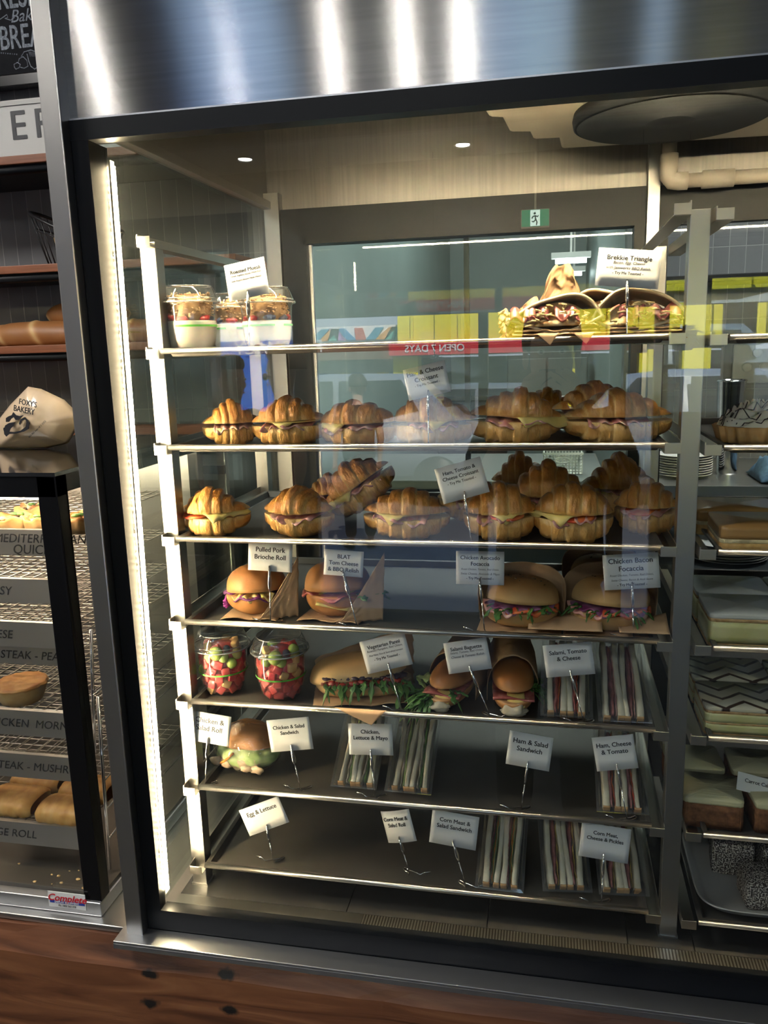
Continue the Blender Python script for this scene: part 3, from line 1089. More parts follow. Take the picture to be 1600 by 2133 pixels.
marker = M('marker_ink', (0.02, 0.02, 0.022), 0.6)
rackm = M('rack_wire', (0.45, 0.43, 0.40), 0.3, 1)
PY_ = .079
wt = [(1.268, .043, 0.0, 'MEDITERRANEAN', 'QUICHE', -.835, 'topmost'), (1.182, .042, .0, 'SPINACH CHEESY', '', -.985, 'second'), (1.105, .045, 0, 'CHEESE', '', -.945, 'third'),
      (1.050, .034, .03, 'STEAK - PEAS', '', -.898, 'fourth, set further back'), (.941, .047, 0, 'CHICKEN  MORNAY', '', -.893, 'fifth'), (.857, .045, 0, 'STEAK - MUSHROOM', '', -.880, 'sixth'),
      (.720, .043, .0, 'SAUSAGE ROLL', '', -.985, 'lowest')]
for k, (z, h, dy, t1, t2, tx, wd) in enumerate(wt):
    o = thing('warmer_rack', wd + ' wire rack of the pie warmer with a handwritten steel front panel', 'rack', (-1.25, PY_ + dy, z - h))
    xr_ = (WX1 - .052 if k < 6 else -.818) + 1.25
    fp = MB()
    fp.box(-.6, xr_, -.001, .001, 0, h, bev=.0008)
    fp.box(-.6, xr_, -.001, .008, h - .001, h + .001)
    fp.build('front_panel', M_('panel_steel', (0.40, 0.385, 0.37)) if 'panel_steel' in bpy.data.materials else M('panel_steel', (0.55, 0.53, 0.51), 0.45, 1, rvar=.05), o)
    zz = h - .012
    m_ = MB()
    for q in range(20):
        y = .012 + q * .022
        m_.tube([(-.6, y, zz), (xr_ - .01, y, zz)], .0011, 4, cap=False)
    for q in range(24):
        x = xr_ - .012 - q * .024
        m_.tube([(x, .004, zz + .002), (x, .43, zz + .002)], .0011, 4, cap=False)
    m_.build('wire_grid', rackm, o)
    text(t1, .0215, marker, o, (tx + 1.25, -.0016, h * (.66 if t2 else .5)), name='handwriting', shear=.25, bold=-.012)
    if t2:
        text(t2, .0230, marker, o, (tx + 1.25 - .01, -.0016, h * .22), name='handwriting', shear=.2, bold=-.012)

m_ = MB()
for (a, b) in (((-.771, .10, 1.09), (-.790, .10, .86)), ((-.762, .085, .975), (-.775, .085, .64))):
    m_.tube([a, b], .0032, 8)
for k in range(6):
    z = .70 + k * .055
    m_.tube([(-.772 - k * .0, .088, z), (-.775, .105, z - .002), (-.772, .13, z + .004), (-.772, .40, z + .004)], .0016, 6)
rk = thing('rack_support', 'chrome wire ladder holding the racks at the right side of the pie warmer', 'rack support', (-.772, .1, .64))
for o_ in [m_.build('ladder', chrome, rk, loc=-Vector((-.772, .1, .64)))]:
    pass

pie_m = M('pie_pastry', (0.6, 0.36, 0.14), 0.55, attr='tone', mixn=.5, cols=[(0.25, (0.72, 0.52, 0.26)), (0.5, (0.60, 0.33, 0.11)), (0.75, (0.34, 0.13, 0.03))], s=45, bump=.5, bs=60)
fill_q = M('quiche_filling', (0.5, 0.3, 0.1), 0.5, cols=[(0.3, (0.20, 0.08, 0.03)), (0.45, (0.45, 0.20, 0.07)), (0.6, (0.72, 0.50, 0.20)), (0.75, (0.10, 0.16, 0.04))], s=55, bump=.7, bs=60)


def quiche(x, y, z, w, rz, label, seed):
    o = thing('quiche', label, 'quiche', (x, y, z), rz, group=None)

    def f(u, v):
        a = 2 * PI * v
        sq = 1 / max(abs(math.cos(a)), abs(math.sin(a))) ** .75
        prof = [(.0, .0), (.80, .0), (.92, .3), (1.0, .95), (.97, 1.1), (.90, 1.0), (.82, .75), (.0, .75)]
        k = u * 7
        i = min(6, int(k))
        t_ = k - i
        r_ = prof[i][0] * (1 - t_) + prof[i + 1][0] * t_
        zz = prof[i][1] * (1 - t_) + prof[i + 1][1] * t_
        r_ *= (1 + .05 * math.sin(a * 9 + seed))
        return ((w * r_ * sq * math.cos(a), w * .8 * r_ * sq * math.sin(a), .024 * zz * (1 + .15 * math.sin(a * 5 + seed))), .3 + .5 * (zz > .9))
    MB().surf(f, 29, 40, cv=True).build('pastry_case', pie_m, o)
    m2 = MB()
    m2.surf(lambda u, v: (w * .86 * u * math.cos(2 * PI * v), w * .68 * u * math.sin(2 * PI * v), .020 + .006 * fbm(u * 3 * math.cos(2 * PI * v) + seed, u * 3 * math.sin(2 * PI * v)) + .003), 8, 30, cv=True)
    m2.build('filling', fill_q, o)
    lf_ = MB()
    for k in range(2):
        a = rnd(0, 6)
        lf_.blob((w * .4 * math.cos(a), w * .3 * math.sin(a), .028), (.008, .005, .003), nz=.4, sd=seed + k, n=8)
    lf_.build('herb_leaf', leaf_m, o)


qz = 1.268 - .010
quiche(-.905, .115, qz, .034, .1, 'quiche with a basil leaf at the left end of the top warmer rack', 1)
quiche(-.845, .112, qz, .030, -.1, 'small quiche with browned cheese behind the black frame of the warmer', 2)
quiche(-.775, .120, qz, .034, .2, 'quiche at the right end of the top warmer rack', 3)
quiche(-.785, .200, qz, .036, .0, 'quiche further back at the right end of the top warmer rack', 5)
quiche(-.925, .205, qz, .032, .0, 'quiche cut by the left edge of the picture, set back on the top rack', 6)


def pie(x, y, z, r_, label):
    o = thing('meat_pie', label, 'pie', (x, y, z))
    m2 = MB()

    def f(u, v):
        a = 2 * PI * v
        prof = [(.0, 0, .2), (.76, .0, .1), (.80, .1, .1), (.98, .85, .2), (1.02, 1, .7), (.96, 1.12, .9), (.7, 1.18, .8), (.3, 1.2, .75), (0, 1.2, .7)]
        k = u * 8
        i = min(7, int(k))
        t_ = k - i
        c_ = [prof[i][q] * (1 - t_) + prof[i + 1][q] * t_ for q in range(3)]
        w_ = 1 + (.02 * math.sin(a * 14) if c_[1] > .8 else 0)
        return ((r_ * c_[0] * w_ * math.cos(a), r_ * c_[0] * w_ * math.sin(a), .032 * c_[1] + .002 * fbm(c_[0] * 3 * math.cos(a), c_[0] * 3 * math.sin(a))), c_[2])
    m2.surf(f, 33, 40, cv=True)
    m2.build('pastry', pie_m, o)


pie(-.955, .145, .941 - .010, .047, 'round golden pie on the rack above the mornay panel')


def sroll(x, y, z, L, label, seed, rz=0, wy=.05):
    o = thing('sausage_roll', label, 'sausage roll', (x, y, z), rz)

    def f(u, v):
        a = 2 * PI * v
        s_ = 2 * u - 1
        rr = 1 + .07 * fbm(s_ * 4 + seed, a * 1.3, seed)
        e = (1 - abs(s_) ** 10)
        return ((s_ * L / 2, wy * rr * math.cos(a) * (.8 + .2 * e), .021 + .021 * (abs(math.sin(a)) ** .7) * (1 if math.sin(a) > 0 else -1) * rr * (.6 + .4 * e)), .35 + .4 * max(0, math.sin(a)) + .25 * fbm(s_ * 5, a * 2, seed))
    MB().surf(f, 40, 28, cv=True).build('puff_pastry', M('puff_pastry', (0.6, 0.36, 0.14), 0.5, attr='tone', mixn=.5, cols=[(0.25, (0.78, 0.50, 0.20)), (0.5, (0.66, 0.35, 0.10)), (0.75, (0.42, 0.17, 0.04))], s=35, detail=6, bump=.6, bs=50, bst=(.5, 1.5, 1)), o)
    MB().surf(lambda u, v: ((-L / 2 + .003 - .003 * u, wy * .8 * (1 - u) * math.cos(2 * PI * v), .021 + .014 * (1 - u) * math.sin(2 * PI * v)), .5), 5, 20, cv=True).build('meat_filling', M('sausage_meat', (0.20, 0.10, 0.07), 0.6, cols=[(0.4, (0.13, 0.06, 0.04)), (0.7, (0.30, 0.17, 0.11))], s=80, bump=.5, bs=90), o)


rz_ = .720 - .010
sroll(-.868, .115, rz_, .098, 'golden sausage roll at the front right of the lowest warmer rack', 1, wy=.034)
sroll(-.868, .188, rz_, .098, 'sausage roll directly behind the front right one', 2, wy=.034)
sroll(-.985, .130, rz_, .104, 'sausage roll at the left edge of the picture on the lowest rack', 3, wy=.04)
sroll(-.985, .215, rz_, .104, 'sausage roll behind the one at the left edge', 6, wy=.04)
cm = M('pastry_crumb', (0.75, 0.5, 0.22), 0.6, cols=[(0.3, (0.7, 0.45, 0.18)), (0.7, (0.82, 0.6, 0.3))], s=50)
for i, (px, py, s_) in enumerate(((40, 1800, 3), (72, 1838, 4), (108, 1823, 3), (122, 1826, 4), (128, 1840, 4), (108, 1842, 2), (145, 1815, 2), (164, 1814, 2), (163, 1833, 5), (178, 1852, 7))):
    q = atz(px, py, .634)
    o = MB().blob((0, 0, s_ * .0003), (s_ * .0008, s_ * .0006, s_ * .0004), nz=.5, sd=i).build('pastry_crumb', cm)
    o.location = (q.x, max(q.y, .034), .6342)
    tag(o, 'flake of pastry fallen on the deck of the pie warmer', 'crumb', 'pastry crumbs on the warmer deck')

# paper bag standing on the warmer
bo = atz(70, 938, WT + .0035)
bag = thing('paper_bag', 'brown paper bakery bag with black fox print standing on the pie warmer', 'paper bag', (bo.x, bo.y, WT + .0035))


def bagfront(px, py):
    q = at(px, py, bo.y)
    return Vector((q.x - bo.x, 0, q.z - WT - .0035))


outl = [(-30, 885), (0, 846), (38, 807), (66, 812), (115, 835), (148, 868), (146, 888), (125, 925), (118, 929), (76, 938), (30, 941), (-30, 938)]
pts = [bagfront(*q) for q in outl]
cen = sum(pts, Vector()) / len(pts)
m_ = MB()


def bf(u, v, sgn):
    k = v * len(pts)
    i = int(k) % len(pts)
    t_ = k - int(k)
    e = pts[i].lerp(pts[(i + 1) % len(pts)], t_)
    q = cen.lerp(e, u)
    puff = (1 - u ** 2.2)
    q.y = sgn * (.034 * puff + .004 * fbm(q.x * 25, q.z * 25, 2) * (1 - u ** 6)) + .03
    q.z = max(q.z, 0)
    return q


m_.surf(lambda u, v: bf(u, v, -1), 14, 60, cv=True)
m_.surf(lambda u, v: bf(u, v, 1), 14, 60, cv=True)
m_.build('bag_body', M('bag_paper', (0.62, 0.46, 0.30), 0.5, cols=[(0.3, (0.58, 0.42, 0.27)), (0.7, (0.67, 0.51, 0.35))], s=10, bump=.3, bs=25, coat=.35), bag)


def bagp(px, py):
    q = bagfront(px, py)
    best = 0
    d = (q - cen)
    u = min(.95, d.length / .075)
    return Vector((q.x, .03 - .034 * (1 - u ** 2.2) - .0045, q.z))


m_ = MB()
foxes = [[(4, 892), (13, 887), (18, 893), (12, 899), (4, 897)],
         [(15, 895), (18, 885), (26, 880), (38, 878), (34, 886), (28, 892), (26, 898), (36, 899), (50, 896), (60, 888), (62, 878), (60, 872), (68, 880), (66, 892), (56, 898), (40, 902), (26, 903), (20, 908), (16, 903)],
         [(18, 870), (24, 866), (30, 864), (33, 858), (38, 864), (46, 866), (54, 864), (44, 874), (38, 874), (34, 868), (28, 872), (24, 878), (18, 878)],
         [(46, 880), (50, 872), (58, 868), (66, 876), (58, 873), (51, 876), (48, 884)]]
for f_ in foxes:
    q = [bagp(*a) for a in f_]
    y = min(a.y for a in q) - .002
    m_.poly([(a.x, a.z) for a in q], .002, M4=Matrix.Translation((0, y, 0)))
m_.build('fox_emblem', ink, bag)
for s_, px, py, sz in (("FOXY'S", 60, 840, .0150), ('BAKERY', 55, 854, .0158)):
    q = bagp(px, py)
    text(s_, sz, ink, bag, (q.x, q.y - .003, q.z), rot=(R(90), R(12), 0), name='bag_lettering', bold=.02).scale = (.78, 1, 1)
q = bagp(84, 893)
text('463-465 main rd  |  5352', .0050, ink, bag, (q.x, q.y - .003, q.z), rot=(R(90), R(-38), 0), name='bag_lettering')

# steel work behind the warmer
o = thing('steel_counter_unit', 'low steel counter unit with timber lid behind the pie warmer', 'counter', (-1.25, .80, 0))
MB().box(-.5, .50, -.12, .18, 0, 1.33, bev=.003).build('body', steel, o)
MB().box(-.5, .50, -.14, .18, 1.33, 1.36, bev=.003).build('lid', shelf_wood, o)
MB().box(-.5, .50, -.13, -.122, 1.27, 1.29).build('handle_rail', black, o)

# ================================================================ ROOM BEHIND THE CASE
tube_m = emit('tube_lamp', (.95, 1.0, 1.0), 14)
for lx_, ly_, lb_ in ((-.25, 2.6, 'flush ceiling panel light in the kitchen behind the case'), (-2.0, -.7, 'flush ceiling panel light over the bakery shelves'), (.9, .95, 'flush ceiling panel light over the servery bench')):  # unseen panels added to brighten the kitchen, bakery wall and servery
    o = thing('panel_light', lb_, 'ceiling light', (lx_, ly_, 2.949))
    MB().box(-.30, .30, -.30, .30, -.012, -.002).build('diffuser', emit('warm_panel', (1, .97, .92), 18 if ly_ > 2 else 34), o)
    MB().box(-.32, .32, -.32, .32, -.010, .0).build('housing', paint_w, o)
for i, (pa, pb, yy) in enumerate((((712, 566), (833, 557), 3.2), ((775, 596), (858, 586), 4.0), ((770, 603), (866, 600), 4.3), ((1157, 545), (1222, 543), 3.2), ((1180, 571), (1212, 569), 4.0))):
    a, b = at(*pa, yy), at(*pb, yy)
    o = thing('tube_light', ['long white ceiling tube light seen through the rear door, upper left', 'short tube light in the kitchen behind, second row', 'short tube light in the kitchen behind, lowest of the left three',
                             'white tube light in the kitchen behind the tortilla wraps', 'small far tube light behind the tortilla wraps'][i], 'ceiling light', ((a.x + b.x) / 2, yy, a.z))
    hw = abs(b.x - a.x) / 2
    MB().tube([(-hw, 0, 0), (hw, 0, 0)], .012, 10).build('tube', tube_m, o)
    MB().box(-hw - .02, hw + .02, -.03, .03, .013, .04).box(-.005, .005, -.005, .005, .04, 2.95 - a.z).build('fitting', paint_w, o)
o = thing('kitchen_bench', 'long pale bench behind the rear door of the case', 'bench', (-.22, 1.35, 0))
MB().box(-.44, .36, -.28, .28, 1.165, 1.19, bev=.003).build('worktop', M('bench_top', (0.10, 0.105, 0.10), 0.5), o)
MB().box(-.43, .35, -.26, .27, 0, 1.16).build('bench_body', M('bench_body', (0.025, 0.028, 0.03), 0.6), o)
o = thing('kitchen_counter', 'dark counter running along the far kitchen wall', 'counter', (-.25, 4.25, 0))  # added so the trays mirror a darker lower kitchen
MB().box(-.43, .44, -.45, .34, 0, 1.22, bev=.004).build('counter_body', alu_dark, o)
MB().box(-.43, .44, -.47, .34, 1.222, 1.25, bev=.004).build('counter_top', M('counter_laminate', (0.05, 0.055, 0.055), 0.5), o)
o = thing('kitchen_cupboard', 'grey panelled cupboard standing in the kitchen behind', 'cupboard', (-.03, 3.4, 0))
MB().box(-.2, .2, -.25, .25, 0, 1.50).build('carcass', M('cupboard_grey', (0.15, 0.165, 0.165), 0.45), o)
for k in range(2):
    MB().box(-.195 + .2 * k, -.005 + .2 * k, -.262, -.25, .05, 1.47, bev=.003).build('door', M('cupboard_door', (0.18, 0.195, 0.195), 0.4), o)
# white plastic basket on the bench
q = at(1172, 1000, 1.18)
o = thing('plastic_basket', 'white perforated plastic basket behind the tomato croissants', 'basket', (q.x, 1.22, 1.19))
m_ = MB()
hw, dp, hh = .052, .04, .058
for sx in range(13):
    x = -hw + sx * (2 * hw / 12)
    m_.box(x - .0016, x + .0016, -dp, -dp + .002, 0, hh)
    m_.box(x - .0016, x + .0016, dp - .002, dp, 0, hh)
for sz in range(8):
    z = sz * hh / 7
    m_.box(-hw, hw, -dp, -dp + .002, z - .0014 if z else 0, z + .0014)
    m_.box(-hw, -hw + .002, -dp, dp, max(z - .0014, 0), z + .0014)
    m_.box(hw - .002, hw, -dp, dp, max(z - .0014, 0), z + .0014)
m_.box(-hw, hw, -dp, dp, 0, .002)
wpl = M('white_plastic', (0.55, 0.56, 0.54), 0.45)
m_.build('basket_wall', wpl, o)
m_ = MB().tube([(-hw - .002, -dp - .002, hh), (hw + .002, -dp - .002, hh), (hw + .002, dp + .002, hh), (-hw - .002, dp + .002, hh)], .003, 8, closed=True)
m_.tube([(.02 * math.cos(2 * PI * k / 20), -dp - .001, .04 + .008 * math.sin(2 * PI * k / 20)) for k in range(20)], .002, 6, closed=True)
m_.build('rim', wpl, o)
# the servery seen through the right bay
o = thing('servery_bench', 'steel bench with upstand behind the right stack of trays', 'bench', (.75, 1.15, 0))
bz = at(1500, 1008, .98).z
MB().box(-.52, .6, -.20, .28, bz - .03, bz, bev=.002).build('worktop', steel, o)
MB().box(-.51, .59, -.19, .27, 0, bz - .031).build('cabinet', M('bench_cabinet', (0.07, 0.07, 0.075), 0.4), o)
q = at(1572, 757, 1.444)
o = thing('power_outlet', 'grey double power outlet with switches on the dark tiled wall', 'power outlet', (q.x, 1.449, q.z - .055))
MB().box(-.06, .06, -.012, 0, 0, .11, bev=.004).build('face_plate', M('outlet_grey', (0.30, 0.31, 0.32), 0.4), o)
for k in range(3):
    MB().lathe([(.013, 0), (.013, .006), (.010, .008), (0, .008)], 20).build('switch', M('switch_grey', (0.42, 0.43, 0.44), 0.3), o, loc=((-.022, -.012, .045), (.024, -.012, .045), (.004, -.012, .085))[k], rot=(R(90), 0, 0))
q = at(1512, 862, 1.2)
o = thing('steel_shaker', 'tall polished steel tumbler behind the meringue tart', 'tumbler', (q.x, 1.15, bz))
hh = at(1512, 793, 1.15).z - bz
MB().lathe([(.026, 0), (.0265, .004), (.036, hh), (.0375, hh + .003), (.0350, hh + .002), (.025, .006), (0, .006)], 32).build('cup', chrome, o)
MB().tube([(.0375 * math.cos(2 * PI * k / 32), .0375 * math.sin(2 * PI * k / 32), hh) for k in range(32)], .0015, 6, closed=True).build('rim', chrome, o)
q = at(1465, 985, 1.05)
for k in range(9):
    o = MB().lathe([(.0, 0), (.045, 0), (.066, .007), (.070, .009), (.068, .010), (.044, .002), (0, .0016)], 36).build('dinner_plate', M('plate_glaze', (0.5, 0.5, 0.5), 0.25) if k == 0 else bpy.data.materials['plate_glaze'])
    o.location = (q.x - .04, 1.10, bz + .0005 + .0062 * k)
    tag(o, 'white plate in the small stack on the bench behind the middle post', 'plate', 'plates stacked on the servery bench')
q = at(1585, 990, 1.05)
o = thing('blue_cloth', 'crumpled dark blue cloth lying on the servery bench', 'cloth', (q.x + .085, 1.06, bz))
MB().surf(lambda u, v: ((u - .5) * .20, (v - .5) * .17, .002 + .075 * max(0, math.sin(PI * u) * math.sin(PI * v)) ** .6 * (1 + .7 * fbm(u * 7, v * 7, 5)) + .002), 50, 44).build('fabric', M('cloth_blue', (0.04, 0.09, 0.16), 0.85, cols=[(0.3, (0.03, 0.07, 0.12)), (0.7, (0.06, 0.13, 0.21))], s=120), o, solid=.002)
o = thing('dark_shelf', 'dark wall shelf running across the tiles behind the right trays', 'shelf', (.8, 1.40, at(1540, 570, 1.3).z))
MB().box(-.55, .6, -.12, .049, -.02, 0, bev=.003).build('board', black, o)
MB().box(-.5, -.48, -.1, .049, -.08, -.021).box(.5, .52, -.1, .049, -.08, -.021).build('bracket', black, o)
q = at(1540, 1180, .70)
for k in range(7):
    o = MB().lathe([(.0, 0), (.05, 0), (.086, .008), (.092, .010), (.090, .011), (.05, .002), (0, .0016)], 40).build('side_plate', bpy.data.materials['plate_glaze'])
    o.location = (q.x + .02, .935, bz - .115 + .0062 * k - .06)
    tag(o, 'white plate in the wide stack seen below the caramel slice tray', 'plate', 'plates stacked low behind the right trays')
o = thing('low_trolley', 'low dark trolley behind the right trays carrying the wide plate stack', 'trolley', (q.x + .02, .93, 0))
zt_ = bz - .175
MB().box(-.11, .14, -.10, .0, zt_ - .02, zt_ - .0005, bev=.002).build('trolley_top', alu_dark, o)
MB().box(-.10, -.085, -.09, -.075, 0, zt_ - .02).box(.115, .13, -.09, -.075, 0, zt_ - .02).build('trolley_leg', alu_dark, o)
# ================================================================ STREET AND SHOP BEHIND THE VIEWER (seen reflected in the pane)
YF = -17.0
struct(MB().box(-40, 40, -60, YS - .08, -.12, -.02).build('ground', M('asphalt', (0.065, 0.065, 0.07), 0.8, cols=[(0.3, (0.06, 0.06, 0.065)), (0.7, (0.08, 0.08, 0.085))], s=6)))
struct(MB().box(-40, 40, YS - 2.8, YS - .08, -.02, -.0).build('pavement', M('pavement_concrete', (0.17, 0.17, 0.175), 0.8, cols=[(0.3, (0.15, 0.15, 0.155)), (0.7, (0.19, 0.19, 0.195))], s=4)))


def fbox(px0, px1, py0, py1, Y, depth, z0=None, z1=None):
    a, b = mir(px0, (py0 + py1) / 2, Y), mir(px1, (py0 + py1) / 2, Y)
    zt = mir((px0 + px1) / 2, py0, Y).z if z1 is None else z1
    zb = mir((px0 + px1) / 2, py1, Y).z if z0 is None else z0
    return min(a.x, b.x), max(a.x, b.x), Y - depth, Y, zb, zt


def cm_(name, c, r=.6):
    return M(name, c, r, cols=[(0.3, tuple(k * .94 for k in c)), (0.7, tuple(min(1, k * 1.05) for k in c))], s=2)


yel = cm_('yellow_paint', (0.80, 0.74, 0.02))
red = cm_('red_sign', (0.65, 0.02, 0.04))
blu = cm_('blue_paint', (0.02, 0.14, 0.62))
wht = cm_('white_render', (0.80, 0.80, 0.78))
brk = cm_('brown_brick', (0.16, 0.08, 0.05))
glz = cm_('dark_shop_glass', (0.05, 0.07, 0.08), .1)
# yellow discount shop
x0, x1, ya, yb, zb, zt = fbox(828, 1700, 640, 716, YF, 6)
yo = thing('yellow_shop', 'yellow shopfront with red trading hours band across the street, seen reflected', 'building', ((x0 + x1) / 2, YF, 0))
Ly = -Vector(((x0 + x1) / 2, YF, 0))
zr1 = mir(900, 717, YF).z
zr0 = mir(900, 742, YF).z
MB().box(x0, x1, YF - 6, YF, zr1 + .0, zt + .6).build('parapet', yel, yo, loc=Ly)
for k in range(9):
    xx = x0 + .3 + k * 1.05
    MB().box(xx, xx + .06, YF, YF + .08, zr1 + .05, zt + .5).build('parapet_rib', yel, yo, loc=Ly)
xs0, xs1 = mir(810, 730, YF + .3).x, mir(1330, 730, YF + .3).x
MB().box(min(xs0, xs1), max(xs0, xs1), YF, YF + .3, zr0, zr1).build('sign_band', red, yo, loc=Ly)
tx = mir(905, 729, YF + .31)
text('OPEN 7 DAYS', (zr1 - zr0) * .82, wht, yo, (tx.x + Ly.x, .32, (zr0 + zr1) / 2), rot=(R(90), 0, R(180)), name='sign_lettering', bold=.02)
MB().box(x0, x1, YF - 6, YF - 1.2, 0, zr0).build('recessed_glazing', glz, yo, loc=Ly)
for px in (845, 1170, 1360, 1450):
    xx = mir(px, 780, YF).x
    MB().box(xx - .28, xx + .28, YF - .5, YF, 0, zr0).build('yellow_column', yel, yo, loc=Ly)
for px, c in ((905, 0), (945, 1), (1010, 0), (1100, 1)):
    xx = mir(px, 800, YF).x
    MB().box(xx - .5, xx + .4, YF - 1.18, YF - 1.1, .4, 1.5).build('window_poster', [wht, blu][c], yo, loc=Ly)
# mural building
x0, x1, ya, yb, zb, zt = fbox(608, 826, 682, 716, YF - 1, 6)
mo_ = thing('mural_building', 'shop with a striped coloured mural above brick, seen reflected', 'building', ((x0 + x1) / 2, YF - 1, 0))
Lm = -Vector(((x0 + x1) / 2, YF - 1, 0))
MB().box(x0, x1, YF - 7, YF - 1, zb, zt).build('upper_wall', wht, mo_, loc=Lm)
cols_ = [(0.55, .10, .08), (0.08, .30, .45), (0.70, .35, .08), (0.10, .40, .30), (.35, .15, .40), (.05, .25, .5)]
for k in range(10):
    xx = x0 + (x1 - x0) * (.08 + .09 * k)
    m_ = MB().poly([(xx, zb + .05), (xx + .25, zb + .05), (xx + .25 + .3 * math.sin(k), zt - .05), (xx + .05 + .3 * math.sin(k), zt - .05)], .04, M4=Matrix.Translation((0, YF - 1, 0)))
    m_.build('mural_stripe', cm_('mural_%d' % k, cols_[k % 6]), mo_, loc=Lm)
zb2 = mir(700, 752, YF - 1).z
MB().box(x0, x1, YF - 7, YF - .98, zb2, zb).build('brick_band', brk, mo_, loc=Lm)
MB().box(x0, x1, YF - 7, YF - 1.3, 0, zb2).build('ground_floor', cm_('mixed_render', (0.30, 0.30, 0.26)), mo_, loc=Lm)
for k in range(8):
    xx = x0 + (x1 - x0) * (.05 + .12 * k)
    MB().box(xx, xx + .35, YF - 1.3, YF - 1.25, .5, zb2 - .3).build('door_panel', cm_('door_paint_%d' % k, [(.5, .4, .1), (.1, .15, .4), (.5, .5, .45)][k % 3]), mo_, loc=Lm)
# blue pharmacy with white awning board
x0, x1, ya, yb, zb, zt = fbox(250, 606, 715, 840, YF + 1, 6, z0=0)
bo_ = thing('blue_shop', 'bright blue shopfront with a white board above, seen reflected', 'building', ((x0 + x1) / 2, YF + 1, 0))
Lb = -Vector(((x0 + x1) / 2, YF + 1, 0))
MB().box(x0, x1, YF - .9, YF + 1, 0, zt).build('blue_wall', blu, bo_, loc=Lb)
zt2 = mir(500, 652, YF + 1).z
MB().box(x0, x1, YF - .9, YF + .9, zt, zt2 + .4).build('white_board', wht, bo_, loc=Lb)
p = mir(580, 727, YF + 1.05)
text('PHARMACY', .38, wht, bo_, (p.x + Lb.x, .06, p.z), rot=(R(90), 0, R(180)), name='sign_lettering')
p = mir(536, 725, YF + 1.05)
MB().box(p.x - .06, p.x + .06, YF + 1, YF + 1.06, p.z - .2, p.z + .2).box(p.x - .2, p.x + .2, YF + 1, YF + 1.06, p.z - .06, p.z + .06).build('white_cross', wht, bo_, loc=Lb)
for k, (cx_, c_) in enumerate(((600, (.7, .35, .02)), (606, (.6, .03, .03)))):
    p = mir(cx_, 727, YF + 1.06)
    MB().poly([(p.x - .1, zt - .9), (p.x + .15, zt - .9), (p.x + .45, zt), (p.x + .2, zt)], .05, M4=Matrix.Translation((0, YF + 1.05, 0))).build('colour_bar', cm_('bar_%d' % k, c_), bo_, loc=Lb)


# cars
def car(px, pyroof, Y, label, col, L_=4.3, H_=None):
    p = mir(px, pyroof, Y)
    H_ = p.z
    o = thing('parked_car', label, 'car', (p.x, Y, 0))
    pr = [(-.5, .22), (-.5, .50), (-.485, .56), (-.30, .62), (-.17, .97), (-.05, 1.0), (.22, .99), (.36, .66), (.47, .60), (.5, .48), (.5, .22)]
    vs = []
    for j, yy in enumerate((-.85, -.70, .70, .85)):
        for (a, b) in pr:
            t_ = .10 if j in (0, 3) else 0
            vs.append(Vector((a * L_ * (1 - t_ * .2), yy if b < .7 else yy * .82, b * H_ * (1 - (t_ * .5 if b > .9 else 0)))))
    n_ = len(pr)
    fs = [tuple(range(n_)), tuple(3 * n_ + i for i in range(n_))[::-1]]
    for j in range(3):
        for i in range(n_):
            fs.append((j * n_ + i, (j + 1) * n_ + i, (j + 1) * n_ + (i + 1) % n_, j * n_ + (i + 1) % n_))
    m_ = MB()
    m_.add(vs, fs)
    m_.build('body', M('car_paint_' + str(int(px)), col, .35, .0, coat=.4), o)
    for sx, (a0, a1, b0, b1) in enumerate(((-.26, -.02, -.15, -.02), (.0, .27, .0, .20))):
        MB().poly([(a0 * L_, .64 * H_), (a1 * L_, .64 * H_), (b1 * L_, .94 * H_), (b0 * L_, .94 * H_)], .02, M4=Matrix.Translation((0, .80, 0))).build('side_window', glz, o)
    MB().poly([(-.6, .64 * H_), (.6, .64 * H_), (.5, .93 * H_), (-.5, .93 * H_)], .02, M4=Matrix.Translation((.33 * L_, 0, 0)) @ Matrix.Rotation(R(90), 4, 'Z')).build('windscreen', glz, o)
    for sx in (-.31, .31):
        for sy in (-.80, .80):
            MB().lathe([(0, -.10), (.30, -.10), (.33, -.06), (.33, .06), (.30, .10), (0, .10)], 24).build('wheel', black, o, loc=(sx * L_, sy, .33), rot=(R(90), 0, 0))


car(735, 782, -10.5, 'white car parked outside, seen reflected at the left', (0.20, 0.23, 0.26))
car(1010, 800, -12.5, 'silver car parked further away, seen reflected in the middle', (0.12, 0.14, 0.16))
car(1420, 772, -10.5, 'pale blue car parked outside, seen reflected at the right', (0.20, 0.26, 0.32))


# pot plants hanging near the shop window
def plant(px, py, Y, s_, label, sd):
    p = mir(px, py, Y)
    o = thing('hanging_plant', label, 'plant', (p.x, Y, p.z))
    rs = random.Random(sd)
    m_ = MB()
    for k in range(60):
        a, e = rs.uniform(0, 2 * PI), rs.uniform(-.7, 1.0)
        l_ = s_ * rs.uniform(.5, 1)
        d = Vector((math.cos(a) * math.cos(e), math.sin(a) * math.cos(e), math.sin(e) * .8))
        sd_ = d.cross(Vector((0, 0, 1))).normalized() * l_ * .09
        q = d * l_
        m_.add([d * l_ * .2, d * l_ * .6 + sd_, q - Vector((0, 0, l_ * .2)), d * l_ * .6 - sd_], [(0, 1, 2, 3)], smooth=False)
    m_.build('foliage', leaf_m, o, solid=.002)
    MB().lathe([(0, -.10), (.05, -.10), (.075, .0), (.078, .01), (.07, .01), (0, .0)], 24).build('pot', brk, o)
    MB().tube([(0, 0, 0), (0, 0, 2.94 - p.z if p.z < 2.9 else .01)], .002, 4).build('hanger', black, o)


